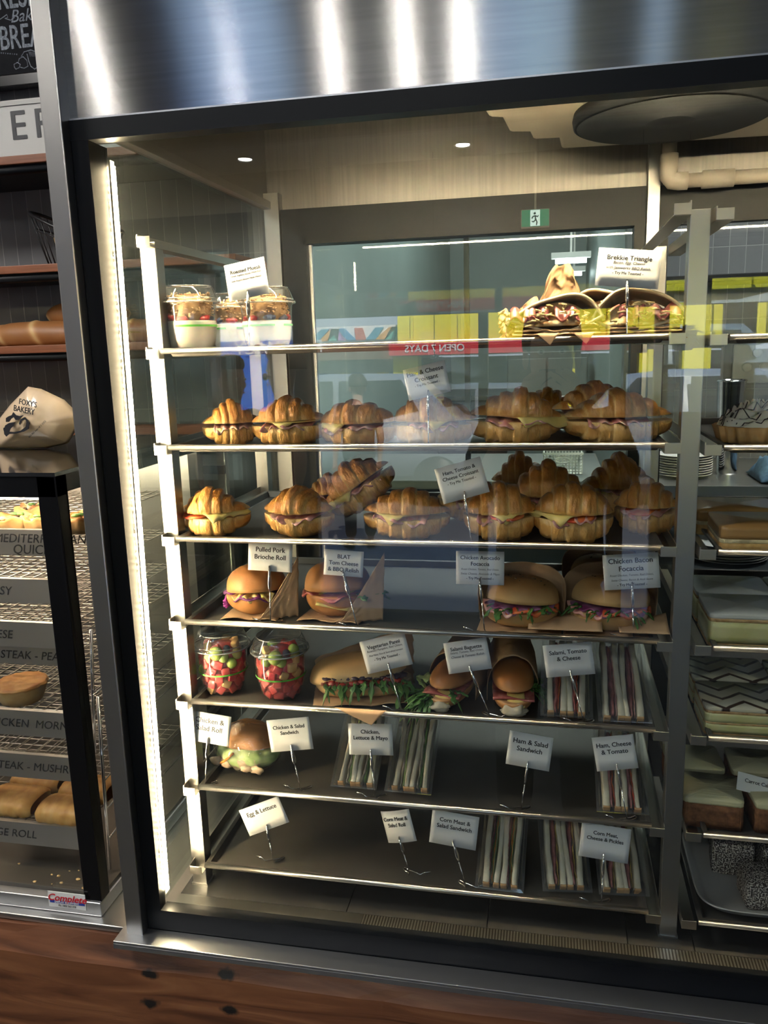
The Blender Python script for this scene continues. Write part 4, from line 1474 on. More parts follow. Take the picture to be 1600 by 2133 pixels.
plant(905, 752, -4.0, .085, 'bushy plant hung by the shop window, seen reflected in the centre', 1)
plant(1330, 700, -3.9, .12, 'leafy plant hung by the shop window, seen reflected at the right', 2)
plant(1425, 695, -4.0, .13, 'second leafy plant at the far right of the shop window reflection', 3)

# ceiling downlights and the exit sign
dl = emit('downlight_lamp', (1, .97, .9), 60)
for i, (px, py) in enumerate(((510, 333), (964, 303), (1438, 314))):
    p = mir(px, py, Z=2.945)
    o = thing('downlight', ['round ceiling downlight reflected at the upper left of the pane', 'round ceiling downlight reflected at the top centre of the pane', 'round ceiling downlight reflected near the fan guard'][i], 'ceiling light', (p.x, p.y, 2.949))
    MB().lathe([(0, -.004), (.040, -.004), (.040, 0)], 28).build('lamp', dl, o)
    MB().tube([(.052 * math.cos(2 * PI * k / 32), .052 * math.sin(2 * PI * k / 32), -.003) for k in range(32)], .008, 8, closed=True).build('trim_ring', paint_w, o)
    l = bpy.data.lights.new('downlight_beam', 'SPOT')
    l.energy = 26
    l.spot_size = R(100)
    l.spot_blend = .6
    l.shadow_soft_size = .04
    l.color = (1, .95, .88)
    lo_ = bpy.data.objects.new('downlight_beam', l)
    COL.objects.link(lo_)
    lo_.parent = o
    lo_.location = (0, 0, -.02)
dl2 = emit('narrow_downlight_lamp', (1, .95, .86), 380)  # lamp row added to draw bright streaks down the steel header
for i, (px, py) in enumerate(((192, 110), (478, 120), (692, 110), (845, 100), (965, 90), (1370, 60))):
    v = ray(px, py)
    t_ = (0 - CAM.y) / v.y
    h_ = CAM + v * t_
    v.y = -v.y
    p = h_ + v * ((2.945 - h_.z) / v.z)
    o = thing('downlight', ['leftmost downlight of the row mirrored in the steel header', 'second downlight from the left mirrored in the steel header', 'downlight behind the brightest streak of the steel header', 'downlight right of the brightest header streak',
                            'downlight above the centre of the header', 'rightmost downlight of the row mirrored in the steel header'][i], 'ceiling light', (p.x, p.y, 2.949))
    MB().lathe([(0, -.004), (.034, -.004), (.034, 0)], 28).build('lamp', dl2, o)
    MB().tube([(.040 * math.cos(2 * PI * k / 32), .040 * math.sin(2 * PI * k / 32), -.003) for k in range(32)], .007, 8, closed=True).build('trim_ring', paint_w, o)
def hmir(px, py):
    """ceiling point mirrored in the steel header at a pixel"""
    v = ray(px, py)
    h_ = CAM + v * ((0 - CAM.y) / v.y)
    v.y = -v.y
    return h_ + v * ((2.945 - h_.z) / v.z)


for i, (pa, pb, py) in enumerate(((385, 600, 60), (985, 1190, 60), (1345, 1395, 60))):  # cool panels added to lay blue columns on the header
    a, b = hmir(pa, py), hmir(pb, py)
    x0, x1, y0 = min(a.x, b.x), max(a.x, b.x), (a.y + b.y) / 2
    o = thing('panel_light', ['broad cool ceiling panel light behind the viewer, left', 'broad cool ceiling panel light behind the viewer, right of centre', 'narrow cool ceiling panel light behind the viewer, far right'][i], 'ceiling light', ((x0 + x1) / 2, y0, 2.945))
    hw = (x1 - x0) / 2
    MB().box(-hw, hw, -.30, .30, -.012, 0).build('diffuser', emit('cool_panel', (.50, .72, 1.0), 3.2) if 'cool_panel' not in bpy.data.materials else bpy.data.materials['cool_panel'], o)
    MB().box(-hw - .02, hw + .02, -.32, .32, -.010, .002).build('housing', paint_w, o)
p = mir(1115, 457, -3.9)
o = thing('exit_sign', 'green running man exit sign reflected above the back door', 'sign', (p.x, -3.9, p.z))
gg = emit('exit_green', (0.0, .42, .18), 2.6)
gw = emit('exit_white', (.75, 1, .9), 5.5)
MB().box(-.082, .082, -.02, .02, -.05, .05, bev=.004).build('housing', paint_w, o)
MB().box(-.079, .079, .0201, .022, -.047, .047).build('green_face', gg, o)
MB().box(-.028, .028, .0222, .023, -.045, .045).build('white_door', gw, o)
m_ = MB()
dk = emit('exit_dark_green', (0.0, .10, .05), 1)
for pts in ([(.0, .02), (.006, -.015)], [(.006, -.015), (-.012, -.035), (-.03, -.03)], [(.006, -.015), (.018, -.04), (.012, -.065)], [(0, .02), (-.022, .012), (-.03, -.005)], [(0, .02), (.02, .01), (.032, .02)]):
    m_.tube([(a * .62, .024, b * .62) for a, b in pts], .0042, 6)
m_.blob((-.003, .024, .026), .007, n=12)
m_.build('running_man', dk, o)
MB().tube([(0, 0, .05), (0, 0, 2.95 - p.z)], .006, 8).build('drop_rod', paint_w, o)


# ---------------------------------------------------------------- people
def skin_mesh(name, verts, edges, radii, mat, parent, sub=2, root=0):
    me = bpy.data.meshes.new(name)
    me.from_pydata([tuple(v) for v in verts], edges, [])
    me.materials.append(mat)
    o = bpy.data.objects.new(name, me)
    COL.objects.link(o)
    o.parent = parent
    md = o.modifiers.new('skin', 'SKIN')
    md.use_smooth_shade = True
    if not me.skin_vertices:
        me.attributes.new('x', 'FLOAT', 'POINT')
    sv = me.skin_vertices[0].data
    for i, r_ in enumerate(radii):
        sv[i].radius = r_ if isinstance(r_, tuple) else (r_, r_)
        sv[i].use_root = (i == root)
    sb = o.modifiers.new('sub', 'SUBSURF')
    sb.levels = sub
    sb.render_levels = sub
    return o


def person(x, y, rz, h, label, top_c, leg_c, pose='stand', hair_c=(0.03, 0.02, 0.015), skin_c=(0.55, 0.34, 0.25)):
    o = thing('person', label, 'person', (x, y, 0), rz)
    s_ = h / 1.72
    sk = M('skin_%d' % int(x * 100), skin_c, .5, sss=.1, cols=[(0.3, tuple(k * .95 for k in skin_c)), (0.7, skin_c)], s=9)
    tp = M('shirt_%d' % int(x * 100), top_c, .85, cols=[(0.3, tuple(k * .9 for k in top_c)), (0.7, top_c)], s=9)
    tr = M('trousers_%d' % int(x * 100), leg_c, .85, cols=[(0.3, tuple(k * .9 for k in leg_c)), (0.7, leg_c)], s=9)
    if pose == 'phone':
        sh = [Vector((sd * .175, 0, 1.40)) for sd in (-1, 1)]
        el = [Vector((sd * .235, .10, 1.16)) for sd in (-1, 1)]
        wr_ = [Vector((sd * .095, .245, 1.44)) for sd in (-1, 1)]
        hd = [Vector((sd * .060, .262, 1.50)) for sd in (-1, 1)]
    else:
        sh = [Vector((sd * .175, 0, 1.40)) for sd in (-1, 1)]
        el = [Vector((sd * .225, -.02, 1.13)) for sd in (-1, 1)]
        wr_ = [Vector((sd * .235, .06, .90)) for sd in (-1, 1)]
        hd = [Vector((sd * .232, .075, .83)) for sd in (-1, 1)]
    V, E, RR = [], [], []

    def av(p, r_):
        V.append(Vector(p) * s_)
        RR.append(tuple(k * s_ for k in r_) if isinstance(r_, tuple) else r_ * s_)
        return len(V) - 1
    pel = av((0, 0, .93), (.15, .10))
    wst = av((0, .01, 1.08), (.125, .085))
    ch = av((0, 0, 1.28), (.155, .10))
    nk0 = av((0, -.005, 1.43), .055)
    nk1 = av((0, .005, 1.49), .046)
    hd0 = av((0, .015, 1.565), (.070, .078))
    hd1 = av((0, .012, 1.65), (.074, .088))
    hd2 = av((0, .005, 1.70), (.05, .06))
    E += [(pel, wst), (wst, ch), (ch, nk0), (nk0, nk1), (nk1, hd0), (hd0, hd1), (hd1, hd2)]
    for i, sd in enumerate((-1, 1)):
        a = av(sh[i], .055)
        b = av(el[i], .040)
        c = av(wr_[i], .026)
        d = av(hd[i], (.038, .016))
        E += [(ch, a), (a, b), (b, c), (c, d)]
        hip = av((sd * .09, 0, .84), .088)
        kn = av((sd * .10, .02, .48), .056)
        an = av((sd * .105, -.01, .09), .036)
        toe = av((sd * .115, .13, .035), (.040, .026))
        E += [(pel, hip), (hip, kn), (kn, an), (an, toe)]
        fd = (hd[i] - wr_[i]).normalized()
        side = fd.cross(Vector((0, 1, 0) if pose != 'phone' else (0, 1, 0)))
        side = side.normalized() if side.length > .01 else Vector((1, 0, 0))
        for k in range(4):
            base = hd[i] + side * ((k - 1.5) * .017)
            l_ = (.030, .036, .033, .026)[k]
            curl = Vector((-sd * .5, .15, 0)) if pose == 'phone' else Vector((-sd * .35, .25, 0))
            f1 = av(base + fd * l_ * .9, .0088)
            f2 = av(base + fd * l_ * 1.6 + curl * .022, .0080)
            f3 = av(base + fd * l_ * 1.9 + curl * .045, .0070)
            E += [(d, f1), (f1, f2), (f2, f3)]
        th1 = av(hd[i] - fd * .01 + Vector((-sd * .028, .012, -.004)), .0105)
        th2 = av(hd[i] + fd * .018 + Vector((-sd * .046, .016, 0)), .0088)
        E += [(d, th1), (th1, th2)]
    skin_mesh('body', V, E, RR, sk, o)
    # face
    MB().blob((0, .098 * s_, 1.585 * s_), (.012, .016, .020), n=12).build('nose', sk, o)
    for sd in (-1, 1):
        MB().blob((sd * .030 * s_, .082 * s_, 1.618 * s_), (.012, .008, .008), n=12).build('eye', wht, o)
        MB().blob((sd * .030 * s_, .090 * s_, 1.618 * s_), (.005, .003, .005), n=10).build('iris', ink, o)
        MB().blob((sd * .078 * s_, .005, 1.600 * s_), (.010, .018, .030), n=12).build('ear', sk, o)
    MB().blob((0, .088 * s_, 1.545 * s_), (.022, .006, .006), n=12).build('mouth', M_('lips', (0.45, 0.14, 0.12)), o)
    MB().surf(lambda u, v: (.088 * s_ * math.sin(PI * .62 * u) * math.cos(2 * PI * v), -.008 + .102 * s_ * math.sin(PI * .62 * u) * math.sin(2 * PI * v) - .012 * u, 1.655 * s_ + .090 * s_ * math.cos(PI * .62 * u) + (.05 * s_ * u if math.sin(2 * PI * v) > .3 else 0)), 16, 32, cv=True).build('hair', M('hair_%d' % int(x * 100), hair_c, .6, cols=[(0.3, tuple(k * .8 for k in hair_c)), (0.7, hair_c)], s=60), o, solid=.006)
    # clothes as looser skins
    V, E, RR = [], [], []
    a = av((0, 0, .86), (.20, .145))
    a2 = av((0, .005, .98), (.185, .135))
    b = av((0, .01, 1.10), (.168, .122))
    c = av((0, 0, 1.28), (.182, .128))
    d = av((0, -.005, 1.415), .085)
    E += [(a, a2), (a2, b), (b, c), (c, d)]
    for i in (0, 1):
        e = av(sh[i], .075)
        f = av(sh[i].lerp(el[i], .75), .060)
        E += [(c, e), (e, f)]
    skin_mesh('shirt', V, E, RR, tp, o)
    V, E, RR = [], [], []
    a0 = av((0, 0, 1.0), (.150, .105))
    a = av((0, 0, .93), (.160, .112))
    E.append((a0, a))
    for sd in (-1, 1):
        b = av((sd * .092, 0, .80), .098)
        c = av((sd * .10, .02, .48), .074)
        d = av((sd * .105, -.01, .10), .060)
        E += [(a, b), (b, c), (c, d)]
    skin_mesh('trousers', V, E, RR, tr, o)
    for sd in (-1, 1):
        MB().blob((sd * .112 * s_, .06 * s_, .042 * s_), (.052, .135, .044), n=20).build('shoe', black, o)
    return o


person(-.005, -1.372, 0, 1.70, 'person in a dark shirt holding up a phone, seen as a reflection', (0.02, 0.02, 0.025), (0.02, 0.022, 0.03), 'phone')
o = thing('mobile_phone', 'black mobile phone held up in both hands, seen as a reflection', 'phone', (0, -1.108, 1.50))
MB().box(-.038, .038, -.008, 0, -.10, .045, bev=.004).build('phone_body', black_gloss, o)
MB().lathe([(0, 0), (.006, 0), (.006, .001), (0, .001)], 16).build('lens_ring', chrome, o, loc=(-.02, 0.0002, .030), rot=(R(-90), 0, 0))
MB().box(-.035, .035, -.0088, -.008, -.094, .040).build('screen', emit('phone_screen', (.6, .7, .8), .8), o)
p1 = mir(478, 800, -3.0)
person(p1.x, -3.0, R(-70), 1.68, 'customer in a grey jumper standing near the window, reflected at the far left', (0.10, 0.10, 0.11), (0.02, 0.02, 0.03))
p1 = mir(592, 800, -2.9)
person(p1.x, -2.9, R(60), 1.72, 'customer with fair hair and dark jacket, reflected beside the grey jumper', (0.015, 0.015, 0.02), (0.02, 0.02, 0.03), hair_c=(0.25, 0.16, 0.08))
p1 = mir(745, 820, -6.5)
person(p1.x, -6.5, R(150), 1.66, 'passer-by in dark clothes out on the pavement, seen reflected', (0.03, 0.03, 0.04), (0.02, 0.02, 0.03))
# ================================================================ FOOD BUILDERS
TZ = [z - .0112 for z in ZR]     # resting height on the trays (pan floor)
TZ = [z - .0108 for z in ZR]


def croissant(x, y, z, L, W, H, label, seed, rz=0.0, tilt=(0, 0), fill=('ham', 'cheese'), gap=.006, n=3.6, group=None, split=.42, plumpt=1.0):
    """split croissant: ribbed bottom and top halves with filling showing along the front"""
    rs = random.Random(seed)
    o = thing('filled_croissant', label, 'croissant', (x, y, z), group=group, rot=(tilt[0], tilt[1], rz))
    hb = H * split
    ht = (H - hb - gap)

    c0 = rs.uniform(-.14, .14)
    bnd = [.17, .44, .70, 1.01]
    tier = [1.0, .84 + rs.uniform(-.04, .04), .62 + rs.uniform(-.05, .05), .36]

    def rad(s_, v):
        """height tier (0..1) and the place within its fold (0..1)"""
        q = s_ - c0 * (1 - s_ * s_) + .07 * math.cos(v) + .03 * nz3(v * 1.2, s_ * 2, seed)
        a = abs(q) * (n / 3.2)
        a = min(a, 1.005)
        i = 0
        while i < 3 and a > bnd[i]:
            i += 1
        lo = bnd[i - 1] if i else -bnd[0]
        t_ = (a - lo) / (bnd[i] - lo) if i else abs(q) / bnd[0] * .5 + .5
        k = tier[i] * (1 + .07 * math.sin(PI * min(1, t_)) - .07 * t_)
        if i < 3 and t_ > .90:
            w_ = (t_ - .90) / .10
            k = k * (1 - w_) + tier[i + 1] * 1.0 * w_
        end = max(0.0, 1 - abs(s_) ** 4.5) ** .75
        return max(k * end, .02), t_

    def half(top):
        def f(u, v):
            s_ = (2 * u - 1) * .999
            q = v * 1.30
            if q <= 1.0:
                a = PI * q
                k, t_ = rad(s_, a)
                bl = 1 + .07 * fbm(s_ * 2.5 + seed, math.cos(a) * 1.6, seed * 1.7) * plumpt + .02 * nz3(s_ * 14, math.cos(a) * 7, seed)
                yy = W / 2 * (k ** .52) * bl * math.cos(a)
                if top:
                    zz = (abs(math.sin(a)) ** .80) * (k ** 1.05) * bl * ht
                    tone = .40 + .30 * (zz / ht) + .12 * math.sin(t_ * PI) - .30 * (t_ > .90) + .15 * abs(s_) ** 5
                else:
                    zz = -min(hb * 1.06 * abs(math.sin(a)) ** .42 * k ** .40 * bl, hb)
                    yy *= .97
                    tone = .30 + .10 * math.sin(t_ * PI) - .16 * (t_ > .90) + .25 * abs(s_) ** 5
            else:
                a = (q - 1) / .30
                k1, _t = rad(s_, PI)
                k2, _t = rad(s_, 0)
                yy = (-W / 2 * k1 ** .52) * (1 - a) + (W / 2 * k2 ** .52) * a
                zz = 0.0
                tone = .1
            bend = -.10 * L * s_ * s_
            return ((s_ * L / 2, yy - bend, zz + (hb + gap if top else hb)), tone)
        return MB().surf(f, 110, 44, cv=True, caps=True)
    half(False).build('bottom_half', pastry, o)
    th = half(True).build('top_half', pastry, o)
    th.rotation_euler = (R(rs.uniform(-3, 1)), R(rs.uniform(-2, 2)), R(rs.uniform(-4, 4)))
    fy = lambda s_: -W / 2 * rad(max(-.97, min(.97, s_)), PI)[0] ** .52 + .1 * L * s_ * s_
    zc = hb + .001
    if 'ham' in fill:
        m_ = MB()
        p0 = rs.uniform(0, 6)
        a0, a1 = rs.uniform(-.8, -.5), rs.uniform(.55, .85)

        def hf(u, v):
            s_ = a0 + (a1 - a0) * u
            out_ = .005 + .006 * math.sin(u * 11 + p0) + .004 * math.sin(u * 23 + p0)
            yy = (W * .35) * (1 - v) + (fy(s_) - out_) * v
            droop = (v ** 4) * (.004 + .008 * max(0, math.sin(u * 6 + p0)))
            return (s_ * L / 2 * .93, yy, zc + gap * .45 + .0022 * math.sin(u * 26 + p0) * v - droop)
        m_.surf(hf, 60, 12)
        m_.build('ham', ham_m, o, solid=.0016)
    if 'cheese' in fill:
        cx = rs.uniform(-.25, .2) * L
        an = R(rs.uniform(30, 60))
        sz = W * .48
        m_ = MB()

        def chf(u, v):
            a, b = (u - .5) * 2 * sz, (v - .5) * 2 * sz
            X_ = a * math.cos(an) - b * math.sin(an)
            Y_ = a * math.sin(an) + b * math.cos(an) * 1.0
            lim = fy((cx + X_) / (L / 2))
            over = max(0, lim - Y_ - .001)
            yy = Y_ if over == 0 else lim - .0015 - over * .35
            return (cx + X_ * .95, yy, zc + gap * .9 - over * .85)
        m_.surf(chf, 14, 14)
        m_.build('cheese', cheese_m, o, solid=.0016)
    if 'tomato' in fill:
        cx = rs.uniform(-.15, .2) * L if 'tl' not in fill else -.22 * L
        m_ = MB()
        m_.lathe([(0, 0), (.024, 0), (.0262, .0015), (.0262, .0035), (.024, .0048), (0, .0048)], 28)
        tq = m_.build('tomato', tomato_m, o, loc=(cx, fy(cx / (L / 2)) + .0225, zc + .0005), rot=(R(7), 0, 0))
    return o


def place(px, y, r):
    """x on tray r at depth y under a picture column"""
    z = TZ[r]
    q = at(px, 1000, y)
    # refine with the true height
    for _ in range(3):
        v = q - CAM
        c = Vector((AX[1], AY[1], AZ[1])).dot(Vector((v.x, v.y, v.z)))
        d = Vector((AX[2], AY[2], AZ[2])).dot(Vector((q.x - CAM.x, y - CAM.y, z - CAM.z)))
        yy = Vector((AX[1], AY[1], AZ[1])).dot(Vector((q.x - CAM.x, y - CAM.y, z - CAM.z)))
        py = yy / d * FPX + 1066.5
        q = at(px, py, y)
    return q.x


# ---- second tray: ham and cheese croissants
G2 = 'ham and cheese croissants on the second tray'
row2 = [(487, .165, .098, .080, .074, R(22), 'glossy brown croissant at the left end of the second tray with ham poking out left', ('ham',), 11),
        (602, .150, .128, .080, .080, 0, 'peaked croissant with a broad cheese slice, second from the left on the second tray', ('ham', 'cheese'), 12),
        (745, .150, .128, .078, .072, R(-4), 'croissant with a yellow cheese corner hanging down, third on the second tray', ('ham', 'cheese'), 13),
        (903, .152, .136, .080, .078, R(3), 'croissant standing behind the ham and cheese croissant label', ('ham', 'cheese'), 14),
        (1068, .155, .144, .090, .088, 0, 'tall dark-topped croissant, second from the right on the second tray', ('ham', 'cheese'), 15),
        (1286, .160, .160, .088, .082, R(3), 'wide pale croissant at the right end of the second tray', ('ham',), 16)]
for px, y, L_, W_, H_, rz, lb, fl, sd in row2:
    croissant(place(px, y, 1), y, TZ[1], L_, W_, H_, lb, sd, rz, fill=fl, n=[3.6, 3.2, 2.4, 2.6, 3.2, 3.4][sd - 11], gap=.007)
croissant(place(1235, .26, 1), .275, TZ[1], .13, .08, .088, 'shadowed croissant behind the wide pale one, right end of the second tray', 17, R(10), fill=('ham',))
croissant(place(1170, .35, 1) - .02, .36, TZ[1], .12, .075, .075, 'dim croissant far back between the two right ones of the second tray', 18, R(-10), fill=())

# ---- third tray
row3 = [(448, .140, .118, .078, .080, R(4), 'croissant with an orange tomato slice at the left end of the third tray', ('cheese', 'tomato', 'tl'), 21),
        (618, .150, .125, .084, .082, R(-14), 'flaky croissant with ham at its right end, second on the third tray', ('ham',), 22),
        (845, .150, .140, .082, .080, R(0), 'croissant with cheese and ham, in front of the tilted one on the third tray', ('ham', 'cheese'), 23),
        (1040, .150, .114, .086, .090, R(-2), 'croissant with long ham flap and tomato beside the tomato croissant label', ('ham', 'tomato', 'cheese'), 24),
        (1192, .146, .120, .088, .090, R(-3), 'brightly lit square-ended croissant with tomato, third tray', ('ham', 'tomato', 'cheese'), 25),
        (1342, .205, .100, .082, .088, R(-24), 'croissant with curled ham at the right end of the third tray', ('ham', 'tomato'), 26)]
for px, y, L_, W_, H_, rz, lb, fl, sd in row3:
    croissant(place(px, y, 2), y, TZ[2], L_, W_, H_, lb, sd, rz, fill=fl, n=[3.4, 3.0, 3.0, 2.6, 2.6, 2.8][sd - 21], gap=.008)
croissant(place(770, .245, 2), .252, TZ[2] + .030, .135, .085, .088, 'croissant leaning steeply upward over its neighbours on the third tray', 27, R(0), tilt=(R(4), R(-32)), fill=('ham', 'cheese'), n=3)
croissant(place(690, .33, 2), .345, TZ[2], .10, .075, .072, 'shadowed croissant behind the flaky one on the third tray', 28, R(20), fill=('ham',))
croissant(place(1140, .26, 2), .262, TZ[2], .145, .09, .105, 'large shaded croissant behind the brightly lit one on the third tray', 29, R(-4), fill=('ham',), n=3.2)
croissant(place(1290, .32, 2), .335, TZ[2], .13, .085, .110, 'dark croissant at the back right of the third tray', 30, R(6), fill=('ham',))
croissant(place(985, .28, 2), .285, TZ[2], .12, .08, .085, 'shaded croissant behind the tomato croissant label holder', 31, R(12), fill=('ham',))
croissant(place(1090, .40, 2), .405, TZ[2], .12, .08, .105, 'dim croissant at the very back of the third tray', 32, R(-6), fill=())


# ---- cups
def lathe_arc(pts, k=5):
    """smooth a lathe profile with Catmull-Rom"""
    out = []
    n = len(pts)
    for i in range(n - 1):
        p0, p1, p2, p3 = pts[max(i - 1, 0)], pts[i], pts[i + 1], pts[min(i + 2, n - 1)]
        for j in range(k):
            t = j / k
            out.append(tuple(max(0, .5 * (2 * b + (c - a) * t + (2 * a - 5 * b + 4 * c - d) * t * t + (3 * b - a - 3 * c + d) * t ** 3)) for a, b, c, d in zip(p0, p1, p2, p3)))
    out.append(pts[-1])
    return out


cup_out = [(0, .0015), (.022, .0), (.032, .006), (.0385, .020), (.0415, .042), (.0425, .066), (.0435, .078)]
green_m = M('green_print', (0.10, 0.42, 0.06), 0.4)
yog = M('yoghurt', (0.80, 0.74, 0.62), 0.4, sss=.3, cols=[(0.3, (0.78, 0.72, 0.60)), (0.7, (0.84, 0.79, 0.68))], s=12)
oat = M('toasted_oats', (0.5, 0.28, 0.12), 0.6, cols=[(0.3, (0.36, 0.17, 0.06)), (0.6, (0.58, 0.35, 0.16)), (0.8, (0.74, 0.54, 0.32))], s=60, bump=.4, bs=90)
berry = M('strawberry', (0.55, 0.03, 0.03), 0.3, cols=[(0.4, (0.42, 0.015, 0.02)), (0.7, (0.75, 0.10, 0.08))], s=60, coat=.4)
blueb = M('blueberry', (0.03, 0.04, 0.09), 0.45)
melon = M('watermelon', (0.72, 0.06, 0.07), 0.3, cols=[(0.3, (0.60, 0.03, 0.05)), (0.7, (0.82, 0.16, 0.14))], s=50, coat=.4, sss=.2)
rock_m = M('rockmelon', (0.85, 0.48, 0.18), 0.35, cols=[(0.3, (0.80, 0.42, 0.15)), (0.7, (0.88, 0.60, 0.28))], s=40, coat=.3)
grape_m = M('green_grape', (0.38, 0.50, 0.10), 0.25, coat=.4, sss=.3, cols=[(0.3, (0.34, 0.46, 0.08)), (0.7, (0.46, 0.58, 0.16))], s=20)


def cup_shell(o, sc_=1.0, domed=True):
    pr = lathe_arc([(r_ * sc_, z * sc_) for r_, z in cup_out])
    MB().lathe(pr + [(.0462 * sc_, .080 * sc_)], 48).build('cup', pet, o)
    H0 = .080 * sc_
    lid = [(.0485, .0), (.0495, .002), (.0490, .005), (.0465, .006), (.0455, .009), (.0425, .017), (.0395, .0235), (.0375, .0265), (.034, .0268), (.030, .0255), (0, .0252)]
    MB().lathe([(a * sc_, H0 + b * sc_) for a, b in lid], 48).build('lid', pet, o)
    m_ = MB()
    for rr, zz, tt in ((.0487, .002, .0013), (.0460, .0075, .0007), (.0372, .0265, .0008)):
        m_.tube([(rr * sc_ * math.cos(2 * PI * k / 48), rr * sc_ * math.sin(2 * PI * k / 48), H0 + zz * sc_) for k in range(48)], tt, 6, closed=True)
    m_.build('lid_rim', pet_rim, o)


def muesli(x, y, z, label, seed, sc_=1.0):
    rs = random.Random(seed)
    o = thing('muesli_cup', label, 'cup', (x, y, z), rz=rs.uniform(0, 6), group=None)
    cup_shell(o, sc_)
    pr = [(max(0, (r_ - .0009)) * sc_, (z_ + .001) * sc_) for r_, z_ in lathe_arc(cup_out[:-2] + [(.0420, .052)])]
    n = 36
    m_ = MB()
    m_.lathe(pr + [(0, .053 * sc_)], n)
    m_.build('yoghurt', yog, o)
    for k in range(9):
        a = 2 * PI * k / 9 + rs.uniform(-.2, .2)
        m_ = MB()
        m_.blob((.0355 * sc_ * math.cos(a), .0355 * sc_ * math.sin(a), (.055 + rs.uniform(0, .004)) * sc_), (.010, .0045, .005), rot=Matrix.Rotation(a + PI / 2, 3, 'Z') @ Matrix.Rotation(rs.uniform(-.4, .4), 3, 'Y'), nz=.3, sd=k + seed, n=12)
        m_.build('strawberry_slice' if k % 4 else 'blueberry', berry if k % 4 else blueb, o)
    m_ = MB()
    m_.lathe([(.034 * sc_, .054 * sc_), (.035 * sc_, .078 * sc_), (.030 * sc_, .092 * sc_), (0, .094 * sc_)], 30)
    for k in range(230):
        a = rs.uniform(0, 2 * PI)
        zz = rs.uniform(.059, .096)
        rr = (.0365 if zz < .08 else .0365 - (zz - .08) * .3) * (1 if rs.random() < .75 else rs.random())
        if rr < .030:
            zz = rs.uniform(.090, .0965)
        m_.blob((rr * sc_ * math.cos(a), rr * sc_ * math.sin(a), zz * sc_), (rs.uniform(.002, .0042), rs.uniform(.0018, .003), .0011), rot=Matrix.Rotation(a + PI / 2 + rs.uniform(-.6, .6), 3, 'Z') @ Matrix.Rotation(rs.uniform(-1.4, 1.4), 3, 'X'), n=6)
    q = m_.build('muesli_topping', oat, o)
    q['kind'] = 'stuff'
    # printed band
    m_ = MB()
    rb = .0428
    for a0, a1 in ((.0, 1.35), (1.8, 3.3), (3.75, 5.9)):
        m_.surf(lambda u, v: (rb * sc_ * math.cos(a0 + (a1 - a0) * u), rb * sc_ * math.sin(a0 + (a1 - a0) * u), (.0435 + .0032 * v) * sc_), 24, 2)
    m_.build('printed_band', green_m, o)
    return o


muesli(place(401, .150, 0), .150, TZ[0], 'muesli and yoghurt cup at the left end of the top tray', 1, 1.0)
muesli(place(560, .165, 0), .165, TZ[0], 'muesli and yoghurt cup half covered by the Roasted Muesli label', 2, .94)
muesli(place(492, .265, 0), .265, TZ[0], 'muesli and yoghurt cup standing behind the two front cups', 3, .94)


def fruitcup(x, y, z, label, seed, sc_=1.0):
    rs = random.Random(seed)
    o = thing('fruit_salad_cup', label, 'cup', (x, y, z), group=None)
    cup_shell(o, sc_)
    # juice-coloured core, then individual pieces against the wall
    MB().lathe([(0, .002), (.028, .006), (.034, .03), (.034, .07), (.02, .085), (0, .087)], 24).build('fruit_core', melon, o)
    kinds = [(melon, 'watermelon_piece'), (melon, 'watermelon_piece'), (melon, 'watermelon_piece'), (rock_m, 'rockmelon_piece'), (grape_m, 'grape'), (blueb, 'blueberry')]
    cnt = 0
    for lay in range(7):
        zz = .011 + lay * .0118
        nn_ = 9 if lay < 5 else 8
        for k in range(nn_):
            a = 2 * PI * k / nn_ + lay * .35 + rs.uniform(-.1, .1) + 4.2
            R0 = [.0255, .030, .0325, .0335, .034, .032, .024][lay]
            if lay < 3:
                kk = rs.choice([0, 1, 2, 0, 1, 3])
            elif lay < 5:
                kk = rs.choice([0, 3, 4, 3, 0, 1])
            else:
                kk = rs.choice([4, 5, 3, 5, 0])
            mt, nm = kinds[kk]
            m_ = MB()
            c = (R0 * sc_ * math.cos(a), R0 * sc_ * math.sin(a), zz * sc_)
            if kk in (0, 1, 2, 3):
                s1_, s2_, s3_ = rs.uniform(.013, .018), .011, rs.uniform(.013, .017)
                q = Matrix.Translation(c) @ Matrix.Rotation(a + PI / 2, 4, 'Z') @ Matrix.Rotation(rs.uniform(-.8, .8), 4, 'Y')
                m_.box(-s1_ / 2, s1_ / 2, -s2_ / 2, s2_ / 2, -s3_ / 2, s3_ / 2, M4=q, bev=.0022)
                for i_ in range(len(m_.sm)):
                    m_.sm[i_] = True
            elif kk == 4:
                m_.blob(c, (.0095, .0095, .0098), n=16)
            else:
                m_.blob(c, .0060, n=12)
            m_.build(nm, mt, o)
            cnt += 1
    m_ = MB()
    rb = .0425
    m_.surf(lambda u, v: (rb * sc_ * math.cos(2 * PI * u), rb * sc_ * math.sin(2 * PI * u), (.0395 + .0028 * v) * sc_), 48, 2, cu_=True)
    m_.build('printed_band', green_m, o)
    # one big grape near the front
    MB().blob((.004, -.034 * sc_, .078 * sc_), (.0125, .010, .0125), n=20).build('grape', grape_m, o)


def on(px, py, r):
    """point on the floor of tray r under a pixel"""
    q = atz(px, py, TZ[r])
    return q


fruitcup(place(468, .155, 4), .155, TZ[4], 'fruit salad cup at the left end of the fifth tray', 5, 1.02)
fruitcup(place(588, .148, 4), .148, TZ[4], 'fruit salad cup beside the vegetarian panini', 9, 1.02)


